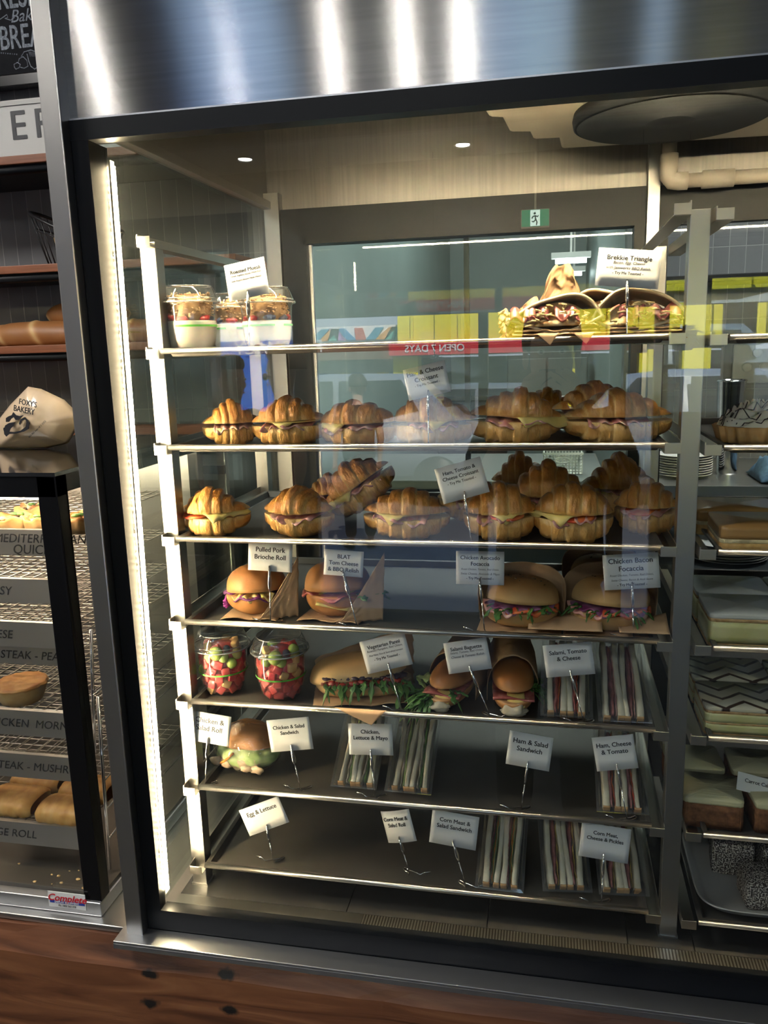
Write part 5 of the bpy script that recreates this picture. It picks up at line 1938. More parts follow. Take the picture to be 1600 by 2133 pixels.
# ---- paper sheets
def paper(o, fn, nu=26, nv=26, name='paper_wrap', cr_=.0025, sd=0):
    def f(u, v):
        p = Vector(fn(u, v))
        k = cr_ * (abs(nz3(u * 5, v * 5, sd)) * 2 - .5)
        return (p.x + k * .5, p.y + k, p.z + k)
    return MB().surf(f, nu, nv).build(name, kraft, o, solid=.0007)


def greens(o, region, n, size, mat_, name='salad_leaves', seed=0, curl=1.0):
    """frilly leaves sprouting outwards; region = list of (x, y, z, outward angle)"""
    rs = random.Random(seed)
    m_ = MB()
    for k in range(n):
        x, y, z, a = region[k % len(region)]
        a += rs.uniform(-.7, .7)
        L_ = size * rs.uniform(.6, 1.1)
        wd = L_ * rs.uniform(.22, .4)
        droop = rs.uniform(.1, .9) * curl
        tw = rs.uniform(-.7, .7)
        bx, by, bz_ = x + rs.uniform(-.008, .008), y, z + rs.uniform(-.002, .003)

        def f(u, v):
            s_ = u * L_
            w_ = wd * math.sin(PI * min(1, u * .93 + .07)) ** .7 * (1 + .45 * math.sin(u * 17 + k)) * (v - .5)
            dx, dy = math.cos(a), math.sin(a)
            zz = .25 * s_ * math.sin(tw * 3) - droop * s_ * u * .9 + w_ * math.sin(tw) + .0015 * math.sin(v * 9 + u * 12)
            return (bx + dx * s_ - dy * w_ * math.cos(tw), by + dy * s_ + dx * w_ * math.cos(tw), bz_ + zz)
        m_.surf(f, 12, 5)
    q = m_.build(name, mat_, o, solid=.0005)
    return q


def bun(o, W_, D_, H_, top, name, mt, seed=0, z0=0.0, lobes=0, flat=.5):
    def f(u, v):
        ph = 2 * PI * v
        if u < .72:
            th = u / .72 * PI / 2
            r_ = math.sin(th) ** (.8)
            zz = math.cos(th) ** .75
        else:
            r_ = 1 - (u - .72) / .28
            zz = 0
        k = 1 + .03 * fbm(2 * math.cos(ph) + seed, 2 * math.sin(ph), zz * 2) + (lobes * .045 * math.sin(ph * 5 + seed) * (1 - zz))
        zz2 = zz * (1 + .05 * fbm(2 * r_ * math.cos(ph) + seed, 2 * r_ * math.sin(ph)))
        if not top:
            zz2 = -min(zz2, 1) * 1.0
        return ((W_ / 2 * r_ * k * math.cos(ph), D_ / 2 * r_ * k * math.sin(ph), z0 + H_ * zz2), .3 + .5 * zz if top else .25 + .35 * (1 - zz))
    return MB().surf(f, 26, 48, cv=True).build(name, mt, o)


def slab(o, W_, D_, z, mat_, name, seed=0, n=40, wav=.003, out_=.004, th=.0025, a0=PI, a1=2 * PI, droop=.004):
    """ruffled sheet of filling peeping out along the front of a bun"""
    m_ = MB()

    def f(u, v):
        a = a0 + (a1 - a0) * u
        rr = .5 + .5 * v
        k = rr + (out_ / (W_ / 2)) * v * (1 + math.sin(u * 13 + seed))
        return (W_ / 2 * k * math.cos(a), D_ / 2 * k * math.sin(a), z + wav * math.sin(u * 31 + seed) * v - droop * v ** 4 * (1 + math.sin(u * 17 + seed * 2)))
    m_.surf(f, n, 8)
    return m_.build(name, mat_, o, solid=th)


# brioche rolls
def brioche(x, y, z, W_, label, seed, kind, rz=0):
    o = thing('brioche_roll', label, 'filled roll', (x, y, z), rz, group=None)
    H_ = W_ * .80
    bun(o, W_, W_ * .9, H_ * .46, False, 'bottom_bun', bun_m, seed, z0=H_ * .46 + .001, lobes=1)
    t_ = bun(o, W_ * .99, W_ * .88, H_ * .50, True, 'top_bun', bun_m, seed + 3, z0=0)
    t_.location = (0, 0, H_ * .50)
    t_.rotation_euler = (R(-7), R(-4), 0)
    if kind == 'pork':
        slab(o, W_ * .97, W_ * .88, H_ * .475, M('red_cabbage', (0.22, 0.04, 0.20), 0.4, cols=[(0.4, (0.15, 0.02, 0.14)), (0.7, (0.48, 0.16, 0.42))], s=120), 'red_cabbage', seed, out_=.004)
        slab(o, W_ * .97, W_ * .88, H_ * .492, cheese_m, 'slaw', seed + 2, out_=.002, a0=PI * 1.3, a1=PI * 1.8)
        m_ = MB()
        for k in range(7):
            m_.tube([(-W_ * .46 - .002 * (k % 3), -.012 + .002 * k, H_ * .47), (-W_ * .49, -.014 + .002 * k, H_ * .36 - .003 * k), (-W_ * .50 - .004 * (k % 2), -.016, H_ * .28 - .002 * k)], .0022, 5)
        m_.build('cabbage_shreds', M('cabbage_purple', (0.45, 0.06, 0.38), 0.4), o)
    else:
        slab(o, W_ * .97, W_ * .88, H_ * .475, bacon_m, 'bacon', seed, out_=.003)
        m_ = MB()
        m_.surf(lambda u, v: (-.02 + .055 * u + .0 * v, -W_ * .20 - .030 * v + .01 * u, H_ * .50 - .016 * v ** 2 - .010 * v * u), 10, 10)
        m_.build('cheese', cheese_m, o, solid=.0018)
        greens(o, [(W_ * .42, 0, H_ * .49, 0.1), (W_ * .40, -.02, H_ * .49, -.3)], 8, .040, leaf_m, seed=seed)
    # paper below and folded up at the right
    W2 = W_ * .60
    paper(o, lambda u, v: ((u - .5) * W_ * .95, -W_ * .47 + W_ * .9 * v, .0015 + .004 * abs(math.sin(u * 6)) * (1 - v)), sd=seed, name='paper_base', cr_=.001)
    paper(o, lambda u, v: (W_ * (.14 + .62 * u + .04 * v), W_ * (-.50 + .30 * u + .04 * v), .003 + W_ * 1.0 * v * u ** 1.1), sd=seed + 5, cr_=.002)
    return o


q = on(545, 1268, 3)
brioche(q.x, .170, TZ[3], .104, 'brioche roll with purple cabbage in brown paper', 1, 'pork')
brioche(place(706, .178, 3), .178, TZ[3], .114, 'brioche roll with cheese and bacon under the handwritten label', 6, 'blat', R(-6))


def focaccia(x, y, z, W_, label, seed, rz=0, lean=0):
    o = thing('focaccia_roll', label, 'filled roll', (x, y, z), group=None, rot=(R(lean), 0, rz))
    fm = M('herbed_focaccia', (0.62, 0.45, 0.22), 0.6, attr='tone', mixn=.45, cols=[(0.2, (0.66, 0.48, 0.24)), (0.45, (0.58, 0.36, 0.14)), (0.64, (0.38, 0.18, 0.055))], s=12, bump=.25, bs=40) if 'herbed_focaccia' not in bpy.data.materials else bpy.data.materials['herbed_focaccia']
    H_ = W_ * .62
    bun(o, W_, W_ * .82, H_ * .42, False, 'bottom_bread', fm, seed, z0=H_ * .42 + .001)
    t_ = bun(o, W_ * .97, W_ * .82, H_ * .50, True, 'top_bread', fm, seed + 3)
    t_.location = (.002, .004, H_ * .56)
    t_.rotation_euler = (R(-6), R(3), 0)
    rs = random.Random(seed)
    m_ = MB()
    for k in range(34):
        a, rr = rs.uniform(0, 2 * PI), rs.uniform(0, .8) ** .6
        X_, Y_ = W_ * .46 * rr * math.cos(a), W_ * .39 * rr * math.sin(a)
        th_ = math.asin(min(1, rr ** 1.25))
        hz = math.cos(th_) ** .75 * 1.01
        m_.blob((X_, Y_, H_ * .50 * hz), (rs.uniform(.001, .002), .0012, .0009), n=6, sd=k)
    m_.build('herb_flecks', M('dried_herb', (0.06, 0.045, 0.02), 0.8), o, loc=(.002, .004, H_ * .56), rot=t_.rotation_euler)
    slab(o, W_ * .98, W_ * .82, H_ * .47, ham_m, 'sliced_meat', seed, out_=.003, a0=PI * .95, a1=PI * 1.45)
    slab(o, W_ * .96, W_ * .82, H_ * .50, tomato_m, 'tomato', seed + 1, out_=.002, a0=PI * 1.35, a1=PI * 2.0, th=.004, wav=.001)
    slab(o, W_ * .94, W_ * .80, H_ * .535, onion_m, 'red_onion', seed + 1, out_=.002, a0=PI * 1.05, a1=PI * 1.9, th=.002)
    reg = [(W_ * .40 * math.cos(a), W_ * .34 * math.sin(a), H_ * .50, a) for a in [PI * (1.15 + .09 * k) for k in range(9)]]
    greens(o, reg, 18, .024, leaf_m, seed=seed, curl=1.0)
    # paper pocket around the back and under
    paper(o, lambda u, v: (W_ * .56 * math.cos(PI * (-.02 + 1.04 * u)) * (1 + .06 * v), W_ * .10 + W_ * .40 * math.sin(PI * u), .002 + H_ * (.55 + .62 * math.sin(PI * u) ** .5) * v), sd=seed, nu=34, name='paper_pocket', cr_=.002)
    paper(o, lambda u, v: ((u - .5) * W_ * 1.10, -W_ * .44 + W_ * .84 * v, .0016 + .003 * (1 - v) * math.sin(PI * u)), sd=seed + 2, name='paper_base', cr_=.001)
    return o


focaccia(place(1085, .160, 3), .160, TZ[3], .118, 'herbed focaccia with green leaves below the chicken avocado label', 2, R(-2))
fb = focaccia(place(1268, .162, 3), .162, TZ[3], .122, 'herbed focaccia with onion beneath the chicken bacon label', 8, R(-4))
focaccia(place(1255, .31, 3), .315, TZ[3], .115, 'focaccia in paper standing behind the chicken bacon one', 12, R(5))
for (pa, pb, dd) in (((1100, 1310), (1255, 1318), 0), ((1290, 1322), (1395, 1312), 1)):
    a, b = at(*pa, .098), at(*pb, .098)
    o = thing('paper_flap', ['pale brown paper flap lying along the rail between the two focaccias', 'brown paper flap at the right end of the fourth tray'][dd], 'paper', (a.x, .098, ZR[3] + .0005))
    Ld = b.x - a.x
    MB().surf(lambda u, v: (Ld * u, .045 * (1 - v) - .006 * v, .004 + (.016 * u ** 1.5 * (1 - v) + .001)), 16, 8).build('paper_sheet', kraft, o, solid=.0008)


# baguettes and panini
def baguette(x, y, z, L_, W_, label, seed, rz, tilt=0, cut=True, kind='salami', mt=None):
    """long roll pointing out along -Y"""
    mt = mt or bun_m
    o = thing('filled_baguette', label, 'filled roll', (x, y, z), group=None, rot=(R(tilt), 0, rz))
    H_ = W_ * .95

    def half(top):
        def f(u, v):
            s_ = 2 * u - 1
            e = max(.03, 1 - abs(s_) ** (4 if s_ > 0 else 3.2)) ** .5
            q = v * 1.35
            if q <= 1:
                a = PI * q
                k = 1 + .03 * fbm(s_ * 3 + seed, math.cos(a))
                xx = W_ / 2 * e * math.cos(a) * k
                zz = math.sin(a) ** .8 * e * k
                zz = zz * H_ * .52 if top else -min(zz * H_ * .43, H_ * .42)
                tn = .35 + .45 * math.sin(a) * (1 if top else .3)
            else:
                a = (q - 1) / .35
                xx = W_ / 2 * e * (2 * a - 1)
                zz = 0
                tn = .1
            return ((xx, s_ * L_ / 2, zz + H_ * .42), tn)
        return MB().surf(f, 40, 32, cv=True, caps=True)
    half(False).build('bottom_half', mt, o)
    t_ = half(True).build('top_half', mt, o)
    t_.location = (0, .004, H_ * .10)
    t_.rotation_euler = (R(-7), 0, 0)
    if cut:
        m_ = MB().blob((0, -L_ * .468, H_ * .24), (W_ * .27, .012, H_ * .15), nz=.5, sd=seed, n=20)
        m_.build('torn_crumb', M('soft_crumb', (0.60, 0.52, 0.38), 0.9, cols=[(0.3, (0.48, 0.40, 0.27)), (0.7, (0.66, 0.58, 0.44))], s=70, bump=.6, bs=80), o)
    m_ = MB()
    m_.surf(lambda u, v: (-W_ * .15 + W_ * .4 * u, -L_ * .33 - L_ * .16 * v + .02 * (u - .5) ** 2, H_ * .50 - .012 * v ** 2), 8, 8)
    m_.build('cheese', cheese_m, o, solid=.0022)
    m_ = MB()
    m_.surf(lambda u, v: (-W_ * .48 + W_ * .96 * u, -L_ * .42 + L_ * .84 * v, H_ * .46 + .002 * math.sin(14 * v + 5 * u)), 10, 40)
    m_.build('salami', bacon_m, o, solid=.003)
    return o


b1 = baguette(place(947, .175, 4), .192, TZ[4], .18, .064, 'baguette with green lettuce bursting from its left, beneath the salami baguette label', 3, R(-12), tilt=0)
greens(b1, [(-.026, -.075, .026, PI * 1.2), (-.020, -.08, .026, PI * 1.35), (-.028, -.06, .026, PI * 1.1)], 22, .036, leaf_m, seed=4, curl=1.5)
greens(b1, [(.01, -.06, .032, -.5)], 3, .04, leaf_m, seed=9)
b2 = baguette(place(1066, .155, 4), .190, TZ[4], .18, .068, 'baguette with a cheese corner and torn white end, left of the salami sandwich packs', 7, R(4))
greens(b2, [(.028, -.045, .035, .2), (.03, -.02, .032, 0), (.03, .0, .03, .2)], 16, .030, leaf_m, seed=5, curl=1.2)
for b_, nm, sd in ((b1, 1, 3), (b2, 2, 8)):
    paper(b_, lambda u, v: (.042 * math.cos(PI * (1.06 * u - .03)), -.02 + .112 * v, .004 + .078 * math.sin(PI * min(1, max(0, u))) ** .8 * (1 + .15 * v)), sd=sd, name='paper_sleeve', cr_=.002)

pn = baguette(place(756, .165, 4), .170, TZ[4], .165, .075, 'vegetarian panini lying crosswise in brown paper with red peppers and greens', 11, R(103), kind='veg', cut=False,
              mt=M('panini_crust', (0.62, 0.40, 0.17), 0.6, attr='tone', mixn=.4, cols=[(0.2, (0.62, 0.52, 0.34)), (0.5, (0.66, 0.43, 0.18)), (0.75, (0.52, 0.28, 0.09))], s=14, bump=.3, bs=45))
m_ = MB()
for k in range(16):
    m_.blob((-.035 + rnd(-.003, .003), -.065 + k * .0083, .036 + rnd(-.004, .003)), (.008, .008, .0045), nz=.5, sd=k, n=10)
m_.build('roasted_pepper', M('roast_pepper', (0.35, 0.03, 0.02), 0.25, cols=[(0.4, (0.18, 0.01, 0.01)), (0.7, (0.55, 0.06, 0.04))], s=60, coat=.5), pn)
m_ = MB()
for k in range(12):
    m_.blob((-.030 + rnd(-.003, .003), -.068 + k * .0115, .043 + rnd(-.002, .002)), (.009, .009, .0035), nz=.5, sd=k + 40, n=10)
m_.build('eggplant', M('grilled_eggplant', (0.05, 0.03, 0.05), 0.35), pn)
greens(pn, [(-.034, -.070 + .0135 * k, .036, PI * (1.0 + .02 * (k % 3))) for k in range(11)], 26, .034, leaf_m, seed=14, curl=1.6)
greens(pn, [(-.03, -.09, .036, PI * 1.4)], 5, .04, lettuce_m, seed=17)
paper(pn, lambda u, v: (.032 + .015 * math.sin(PI * v), -.088 + .172 * v, .004 + .10 * u * (1 - .5 * v)), sd=4, name='paper_back', cr_=.004)
paper(pn, lambda u, v: (-.055 + .09 * u, -.088 + .172 * v, .0018 + .004 * (1 - u) * abs(math.sin(7 * v))), sd=6, name='paper_base', cr_=.001)
m_ = MB()
a_, b_, c_ = at(700, 1461, .083), at(808, 1466, .083), at(779, 1497, .079)
o = thing('paper_corner', 'pointed corner of brown paper hanging over the fifth rail', 'paper', (a_.x, .0725, ZR[4] + .006))
o.location.z = 0
o.location = (a_.x, .078, ZR[4] + .006)
Wd = b_.x - a_.x
dz = a_.z - c_.z
m_.surf(lambda u, v: (Wd * (.5 + .22 * v + (u - .5) * (1 - v)), -.010 - .003 * v + .02 * max(0, .25 - v), -.022 * 0 + .001 - dz * 1.05 * max(0, v - .1)), 12, 14)
m_.build('paper_sheet', kraft, o, solid=.0008)


# ---- sandwich packs
def pack(px, py, r, label, seed, kind, rz=0, W_=.074, D_=.160, y=None, H_=.050, th=33):
    q = on(px, py, r)
    y0 = y if y is not None else max(q.y, .092)
    x0 = place(px, y0, r)
    rs = random.Random(seed)
    o = thing('sandwich_pack', label, 'sandwich pack', (x0, y0, TZ[r]), rz, group=None)
    hw = W_ / 2
    cT, sT = math.cos(R(th)), math.sin(R(th))
    zmax = .012 + D_ * sT

    def Tm(p):
        """lay the pack's face up along the slope; its base rests flat on the tray"""
        x, s_, d = p[0], p[1], H_ - p[2]
        return Vector((x, min(s_ * cT + d * sT, D_ * cT), max(.0006, .012 + s_ * sT - d * cT)))
    # clear tub: flared walls, flange, flat lid
    m_ = MB()
    rg = lambda i, z: [(-hw + i, i, z), (hw - i, i, z), (hw - i, D_ - i, z), (-hw + i, D_ - i, z)]
    lo = [rg(.006, .0005), rg(.003, H_ * .6), rg(.0015, H_), rg(-.003, H_ + .0005), rg(-.003, H_ + .002), rg(.0025, H_ + .004), rg(.005, H_ + .0045)]
    vs = [Tm(p) for l in lo for p in l]
    fs = [(3, 2, 1, 0)]
    for a in range(len(lo) - 1):
        for b in range(4):
            fs.append((a * 4 + b, a * 4 + (b + 1) % 4, (a + 1) * 4 + (b + 1) % 4, (a + 1) * 4 + b))
    fs.append(tuple((len(lo) - 1) * 4 + b for b in range(4)))
    m_.add(vs, fs, smooth=False)
    m_.build('clear_box', pet, o, bevel=.0008)
    # two wedges side by side: bread, filling, bread | bread, filling, bread; layers run front to back
    x = -hw + .0075
    tot = W_ - .015
    lay = [('bread', 1.15), ('fill', 1.0), ('bread', 1.1), ('bread', 1.1), ('fill', 1.0), ('bread', 1.15)]
    unit = tot / sum(a for _, a in lay)
    nfill = 0
    for i, (kd, wd) in enumerate(lay):
        wd *= unit
        xa, xb = x, x + wd
        x = xb
        flare = .0012 * math.sin(i * 2.1 + seed)
        if kd == 'bread':
            def bf_(u, v):
                # cross-section in XZ swept along Y, squeezed narrow toward the far end
                s_ = u
                a = 2 * PI * v
                c, s2 = math.cos(a), math.sin(a)
                sq = lambda t_: (abs(t_) ** .35) * (1 if t_ > 0 else -1)
                wav = .0014 * math.sin(s_ * 5 + i * 1.7 + seed) + .001 * nz3(s_ * 6, i, seed)
                narrow = 1 - .12 * math.sin(PI * s_)
                xx = (xa + xb) / 2 + wav + (wd * .5 * .97 + flare * (1 - s_)) * narrow * sq(c)
                zt = H_ - .004 - .0012 * abs(nz3(s_ * 9, v * 2, i + seed))
                zb = .006 + .014 * s_
                zz = (zt + zb) / 2 + (zt - zb) / 2 * sq(s2)
                yy = .010 + (D_ - .022) * s_ + .002 * nz3(v * 4, i, seed)
                return Tm((xx, yy, zz)) + Vector((0, 0, .001))
            MB().surf(bf_, 22, 20, cv=True, caps=True).build('bread_slice', bread_w, o)
            MB().surf(lambda u, v: Tm(((xa + xb) / 2 + .0014 * math.sin(i * 1.7 + seed) + (wd * .5 * 1.0) * (2 * u - 1), .0105 - .003 * math.sin(PI * v) ** .5 + .010 * max(0, v - .75) * 0, .020 + (H_ - .0245) * v)) + Vector((0, 0, .001)), 8, 12).build('crust', bread_crust, o, solid=.0022)
        else:
            nfill += 1
            if kind == 'chicken':
                mats = [(M_('chicken', (0.62, 0.50, 0.42)), 2), (lettuce_m if nfill == 1 else leaf_m, 2)]
            elif kind == 'salami':
                mats = [(bacon_m, 3), (tomato_m, 1)] if seed % 2 else [(M_('salami_dark', (0.30, 0.10, 0.10)), 3), (ham_m, 1)]
            elif kind == 'ham':
                mats = [(M_('ham_dark', (0.42, 0.17, 0.17)), 3), (tomato_m, 1)]
            elif kind == 'corned':
                mats = [(M_('corned_beef', (0.38, 0.13, 0.12)), 3), (M_('pickle', (0.55, 0.38, 0.08)), 1)]
            else:
                mats = [(M_('corned_beef', (0.38, 0.13, 0.12)), 1), (M_('beetroot', (0.16, 0.01, 0.04)), 1), (leaf_m, 1), (M_('carrot', (0.75, 0.25, 0.04)), 1), (lettuce_m, 1)]
            tw = sum(a for _, a in mats)
            xx0 = xa
            for j, (mt, ww) in enumerate(mats):
                wj = wd * ww / tw
                xc = xx0 + wj / 2
                xx0 += wj

                def ff(u, v):
                    s_ = u
                    a = 2 * PI * v
                    wv_ = .0022 * nz3(s_ * 8, j + i * 3, seed) + .0014 * math.sin(s_ * 5 + i * 1.7 + seed)
                    th_ = wj * .62 * (1 + .8 * nz3(s_ * 10, j * 3, seed + i)) * (1 - .55 * max(0, .25 - s_) * 3)
                    return Tm((xc + wv_ + th_ * math.cos(a), .0125 + (D_ - .03) * s_, H_ * .5 + (H_ * .5 - .0055 - .003 * abs(nz3(s_ * 14, v * 3, i + j))) * math.sin(a))) + Vector((0, -.0006, .0022))
                MB().surf(ff, 46, 12, cv=True, caps=True).build('filling', mt, o)
    return o




pack(1180, 1488, 4, 'sandwich pack with red tomato filling behind the salami label', 3, 'salami', rz=R(0), y=.105)
pack(1302, 1500, 4, 'sandwich pack with dark salami at the right end of the fifth tray', 4, 'salami', rz=R(2), y=.100)
pack(737, 1640, 5, 'pale chicken sandwich pack partly behind the Lettuce and Mayo label', 5, 'chicken', rz=R(0), y=.118)
pack(850, 1655, 5, 'pale chicken sandwich pack right of the Lettuce and Mayo label', 6, 'chicken', rz=R(-1), y=.116)
pack(1297, 1690, 5, 'ham sandwich pack at the right end of the sixth tray', 7, 'ham', rz=R(1), y=.108)
pack(1040, 1872, 6, 'sandwich pack with colourful salad filling at the left of the lowest tray packs', 8, 'salad', rz=R(-2), y=.096)
pack(1182, 1868, 6, 'corned meat sandwich pack in the middle of the three on the lowest tray', 9, 'corned', rz=R(6), y=.110)
pack(1300, 1868, 6, 'corned meat sandwich pack behind the pickles label at the right end', 10, 'corned', rz=R(5), y=.116)

# film-wrapped roll
q = on(515, 1600, 5)
o = thing('wrapped_salad_roll', 'film-wrapped chicken salad roll on its side with lettuce showing', 'filled roll', (place(517, .165, 5), .172, TZ[5]), R(-8))


def wr_(u, v, k=1.0, z_=0.0):
    th, ph = PI * u, 2 * PI * v
    d = Vector((math.sin(th) * math.cos(ph), math.sin(th) * math.sin(ph), math.cos(th)))
    kk = k * (1 + .07 * fbm(d.x * 2, d.y * 2, d.z * 2))
    return (.062 * d.x * kk, .042 * d.y * kk, .044 + .043 * d.z * kk)


MB().surf(lambda u, v: (lambda p: (p[0] * .96, p[1] + .006, max(p[2], .050) + .004))(wr_(u, v, .97)), 26, 36, cv=True).build('top_bun', bun_m, o)
MB().surf(lambda u, v: (lambda p: (p[0] * .9, p[1] + .006, min(p[2], .030)))(wr_(u, v, .95)), 26, 36, cv=True).build('bottom_bun', roll_m, o)
MB().surf(lambda u, v: (lambda p: (p[0] * 1.0, p[1], .016 + (p[2] - .016) * .62 + .004 * nz3(p[0] * 90, p[1] * 90, p[2] * 90)))(wr_(u, v, .96)), 40, 60, cv=True).build('lettuce', lettuce_m, o)
m_ = MB()
for k in range(9):
    m_.blob((-.045 + k * .010, -.034 + .003 * math.sin(k * 2), .026 + .006 * math.sin(k * 3)), (.013, .005, .008), nz=.5, sd=k, n=12)
m_.build('chicken', M_('roast_chicken', (0.55, 0.40, 0.27)), o)
m_ = MB()
m_.tube([(-.035, -.038, .024), (-.02, -.043, .036), (-.005, -.043, .050)], .0022, 6)
m_.build('carrot_shred', M_('carrot', (0.75, 0.25, 0.04)), o)
MB().surf(lambda u, v: (lambda p: (p[0], p[1], max(p[2], .0006)))(wr_(u, v, 1.06 + .02 * nz3(u * 14, v * 14, 1))), 44, 60, cv=True).build('film_wrap', film, o)

# ---- brekkie triangles
tort = M('tortilla', (0.78, 0.62, 0.38), 0.6, cols=[(0.3, (0.72, 0.55, 0.31)), (0.55, (0.80, 0.66, 0.43)), (0.75, (0.60, 0.38, 0.16))], s=26, bump=.25, bs=40)
egg_m = M('melted_egg', (0.85, 0.50, 0.18), .4, cols=[(0.35, (0.80, 0.36, 0.10)), (0.5, (0.90, 0.62, 0.28)), (0.7, (0.92, 0.78, 0.52))], s=55, bump=.9, bs=60, coat=.3)


def brekkie(x, y, z, W_, label, seed, rz=0, pap=1):
    rs = random.Random(seed)
    o = thing('tortilla_triangle', label, 'filled wrap', (x, y, z), rz, group=None)
    hB = .020 * pap + .002
    # folded tortilla: lower leaf, arching upper leaf
    low = lambda u, v: ((u - .5) * W_, -.045 + .085 * v * (1 - .3 * abs(u - .5)), hB + .006 * math.sin(u * 7 + seed) * (1 - v) + .010 * (abs(2 * u - 1) ** 3) + .004 * v)
    MB().surf(low, 36, 14).build('lower_leaf', tort, o, solid=.0042)

    def up(u, v):
        arch = math.sin(PI * min(1, max(0, u))) ** .75
        skew = .35 + .65 * u if seed % 2 else 1 - .35 * u
        return ((u - .5) * W_, -.043 + .085 * v * (1 - .3 * abs(u - .5)), hB + .008 + (.056 * arch * skew) * (1 - .25 * v) + .003 * math.sin(u * 9) * (1 - v))
    MB().surf(up, 40, 14).build('upper_leaf', tort, o, solid=.0042)
    m_ = MB()
    m_.surf(lambda u, v: ((u - .5) * W_ * .84, -.042 + .02 * v + .004 * fbm(u * 9, v * 3, seed), hB + .004 + (.040 * math.sin(PI * u) ** .8) * v * (.6 + .4 * (u if seed % 2 else 1 - u))), 40, 10)
    m_.build('melted_filling', egg_m, o, solid=.003)
    m_ = MB()
    for k in range(34):
        u = rs.uniform(.22, .92)
        xx = (u - .5) * W_
        zz = hB + .005 + rs.uniform(0, .030) * math.sin(PI * u)
        a = rs.uniform(0, PI)
        l_ = rs.uniform(.004, .009)
        m_.tube([(xx - l_ * math.cos(a), -.046 - rs.uniform(0, .006), zz - l_ * .4 * math.sin(a)), (xx, -.050 - rs.uniform(0, .004), zz), (xx + l_ * math.cos(a), -.046, zz + l_ * .5 * math.sin(a) - .002)], .0013, 5)
    q = m_.build('grated_cheese', M_('grated_cheese_m', (0.92, 0.62, 0.30)), o)
    q['kind'] = 'stuff'
    for k in range(3):
        u = [.16, .30, .62][k] if seed % 2 else [.42, .58, .78][k]
        m_ = MB()
        m_.surf(lambda a, b: ((u - .5) * W_ + .034 * (a - .5), -.049 + .012 * b - .003 * math.sin(a * 9), hB + .010 + .015 * b + .004 * math.sin(a * 9 + k) + .003), 18, 8)
        m_.build('bacon', bacon_m if k != 1 or seed % 2 else ham_m, o, solid=.002)
    return o


BZ = TZ[0]
t1 = brekkie(place(1152, .150, 0), .150, BZ, .134, 'tortilla triangle with melted orange filling in crumpled brown paper', 1, R(4), 1.0)
t2 = brekkie(place(1332, .156, 0), .156, BZ, .132, 'tortilla triangle with pink ham under the brekkie label', 2, R(-6), 0.9)
t3 = brekkie(place(1262, .235, 0), .245, BZ, .12, 'tortilla triangle with its folded edge showing behind the two front ones', 4, R(-10), 1.2)


def crumple(o, W_, D_, H_, y0, sd, name='crumpled_paper', top=None):
    def f(u, v):
        k = .013 * (abs(fbm(u * 5 + sd, v * 5, sd)) - .3) + .004 * abs(nz3(u * 14, v * 12, sd))
        z = top(u) * v if top else H_ * v
        return ((u - .5) * W_ + k, y0 + D_ * (1 - v) * 0 + D_ * v + k * 1.5, max(.001, z + k * 1.2 * v))
    return MB().surf(f, 40, 26).build(name, kraft, o, solid=.0009)


def under(o, W_, sd):
    """ridged folds of paper below a wrap"""
    m_ = MB()
    for j in range(4):
        def f(u, v, j=j):
            a = u * 2 * PI
            return ((v - .5) * W_ * (1 - .05 * j), -.060 + .040 * (1 + math.cos(a)) + .003 * j + .003 * nz3(v * 6, j, sd), .0045 + .0050 * j + .0030 * math.sin(a) + .0035 * nz3(v * 7 + sd, j) * math.sin(PI * v))
        m_.surf(f, 14, 30, cu_=True)
    m_.build('paper_folds', kraft, o)


under(t1, .135, 2)
under(t2, .125, 5)
crumple(t1, .135, .014, .09, .032, 3, top=lambda u: (.045 + .072 * math.exp(-((u - .62) / .20) ** 4) + .022 * math.exp(-((u - .28) / .14) ** 2)))
crumple(t1, .045, .02, .05, .0, 6, name='paper_side', top=lambda u: .052 * (1 - .3 * u)).location = (-.055, -.01, 0)
crumple(t3, .10, .012, .05, .025, 8, top=lambda u: .050 + .02 * math.sin(PI * u))
for k, (pa, dzz) in enumerate((((1140, 712), .0), ((1215, 708), .004))):
    q = at(*pa, .08)
    o = thing('paper_tip', ['folded brown paper tip drooping over the top rail', 'smaller paper tip over the top rail, to the right of the other'][k], 'paper', (q.x, .0735, ZR[0] + .004))
    MB().surf(lambda u, v: ((u - .5) * .036 * (1 - v) + .004 * v, -.001 + .020 * max(0, .3 - v), -.020 * max(0, v - .2) + .0005), 8, 8).build('paper_sheet', kraft, o, solid=.0008)

# ================================================================ RIGHT STACK
# meringue tart
q = place(1560, .18, 1)
o = thing('meringue_tart', 'meringue-topped tart with dark chocolate drizzle in a fluted crust', 'tart', (q + .012, .185, TZ[1]))
m_ = MB()
m_.surf(lambda u, v: (lambda a, k: ((k[0] * (1 + .035 * math.sin(a * 22)) * math.cos(a), k[0] * (1 + .035 * math.sin(a * 22)) * math.sin(a), k[1]), .35 + .3 * u))(2 * PI * v, [(.0, .0), (.050, .0), (.054, .001), (.061, .024), (.058, .025), (.05, .018), (.0, .018)][min(6, int(u * 6.999))]), 7, 132, cv=True)
m_.build('tart_shell', pie_m, o)
mer = M('meringue', (0.82, 0.76, 0.62), 0.55, sss=.2, cols=[(0.3, (0.78, 0.70, 0.54)), (0.7, (0.88, 0.84, 0.74))], s=20)
m_ = MB()


def mf(u, v):
    a = 2 * PI * v
    r_ = u * .0575
    return (r_ * math.cos(a), r_ * math.sin(a), .022 + .030 * (1 - u ** 2.6) * (1 + .22 * math.sin(a * 7 + u * 9)) + .0035 * math.sin(u * 34 + 3 * math.sin(a * 3)))


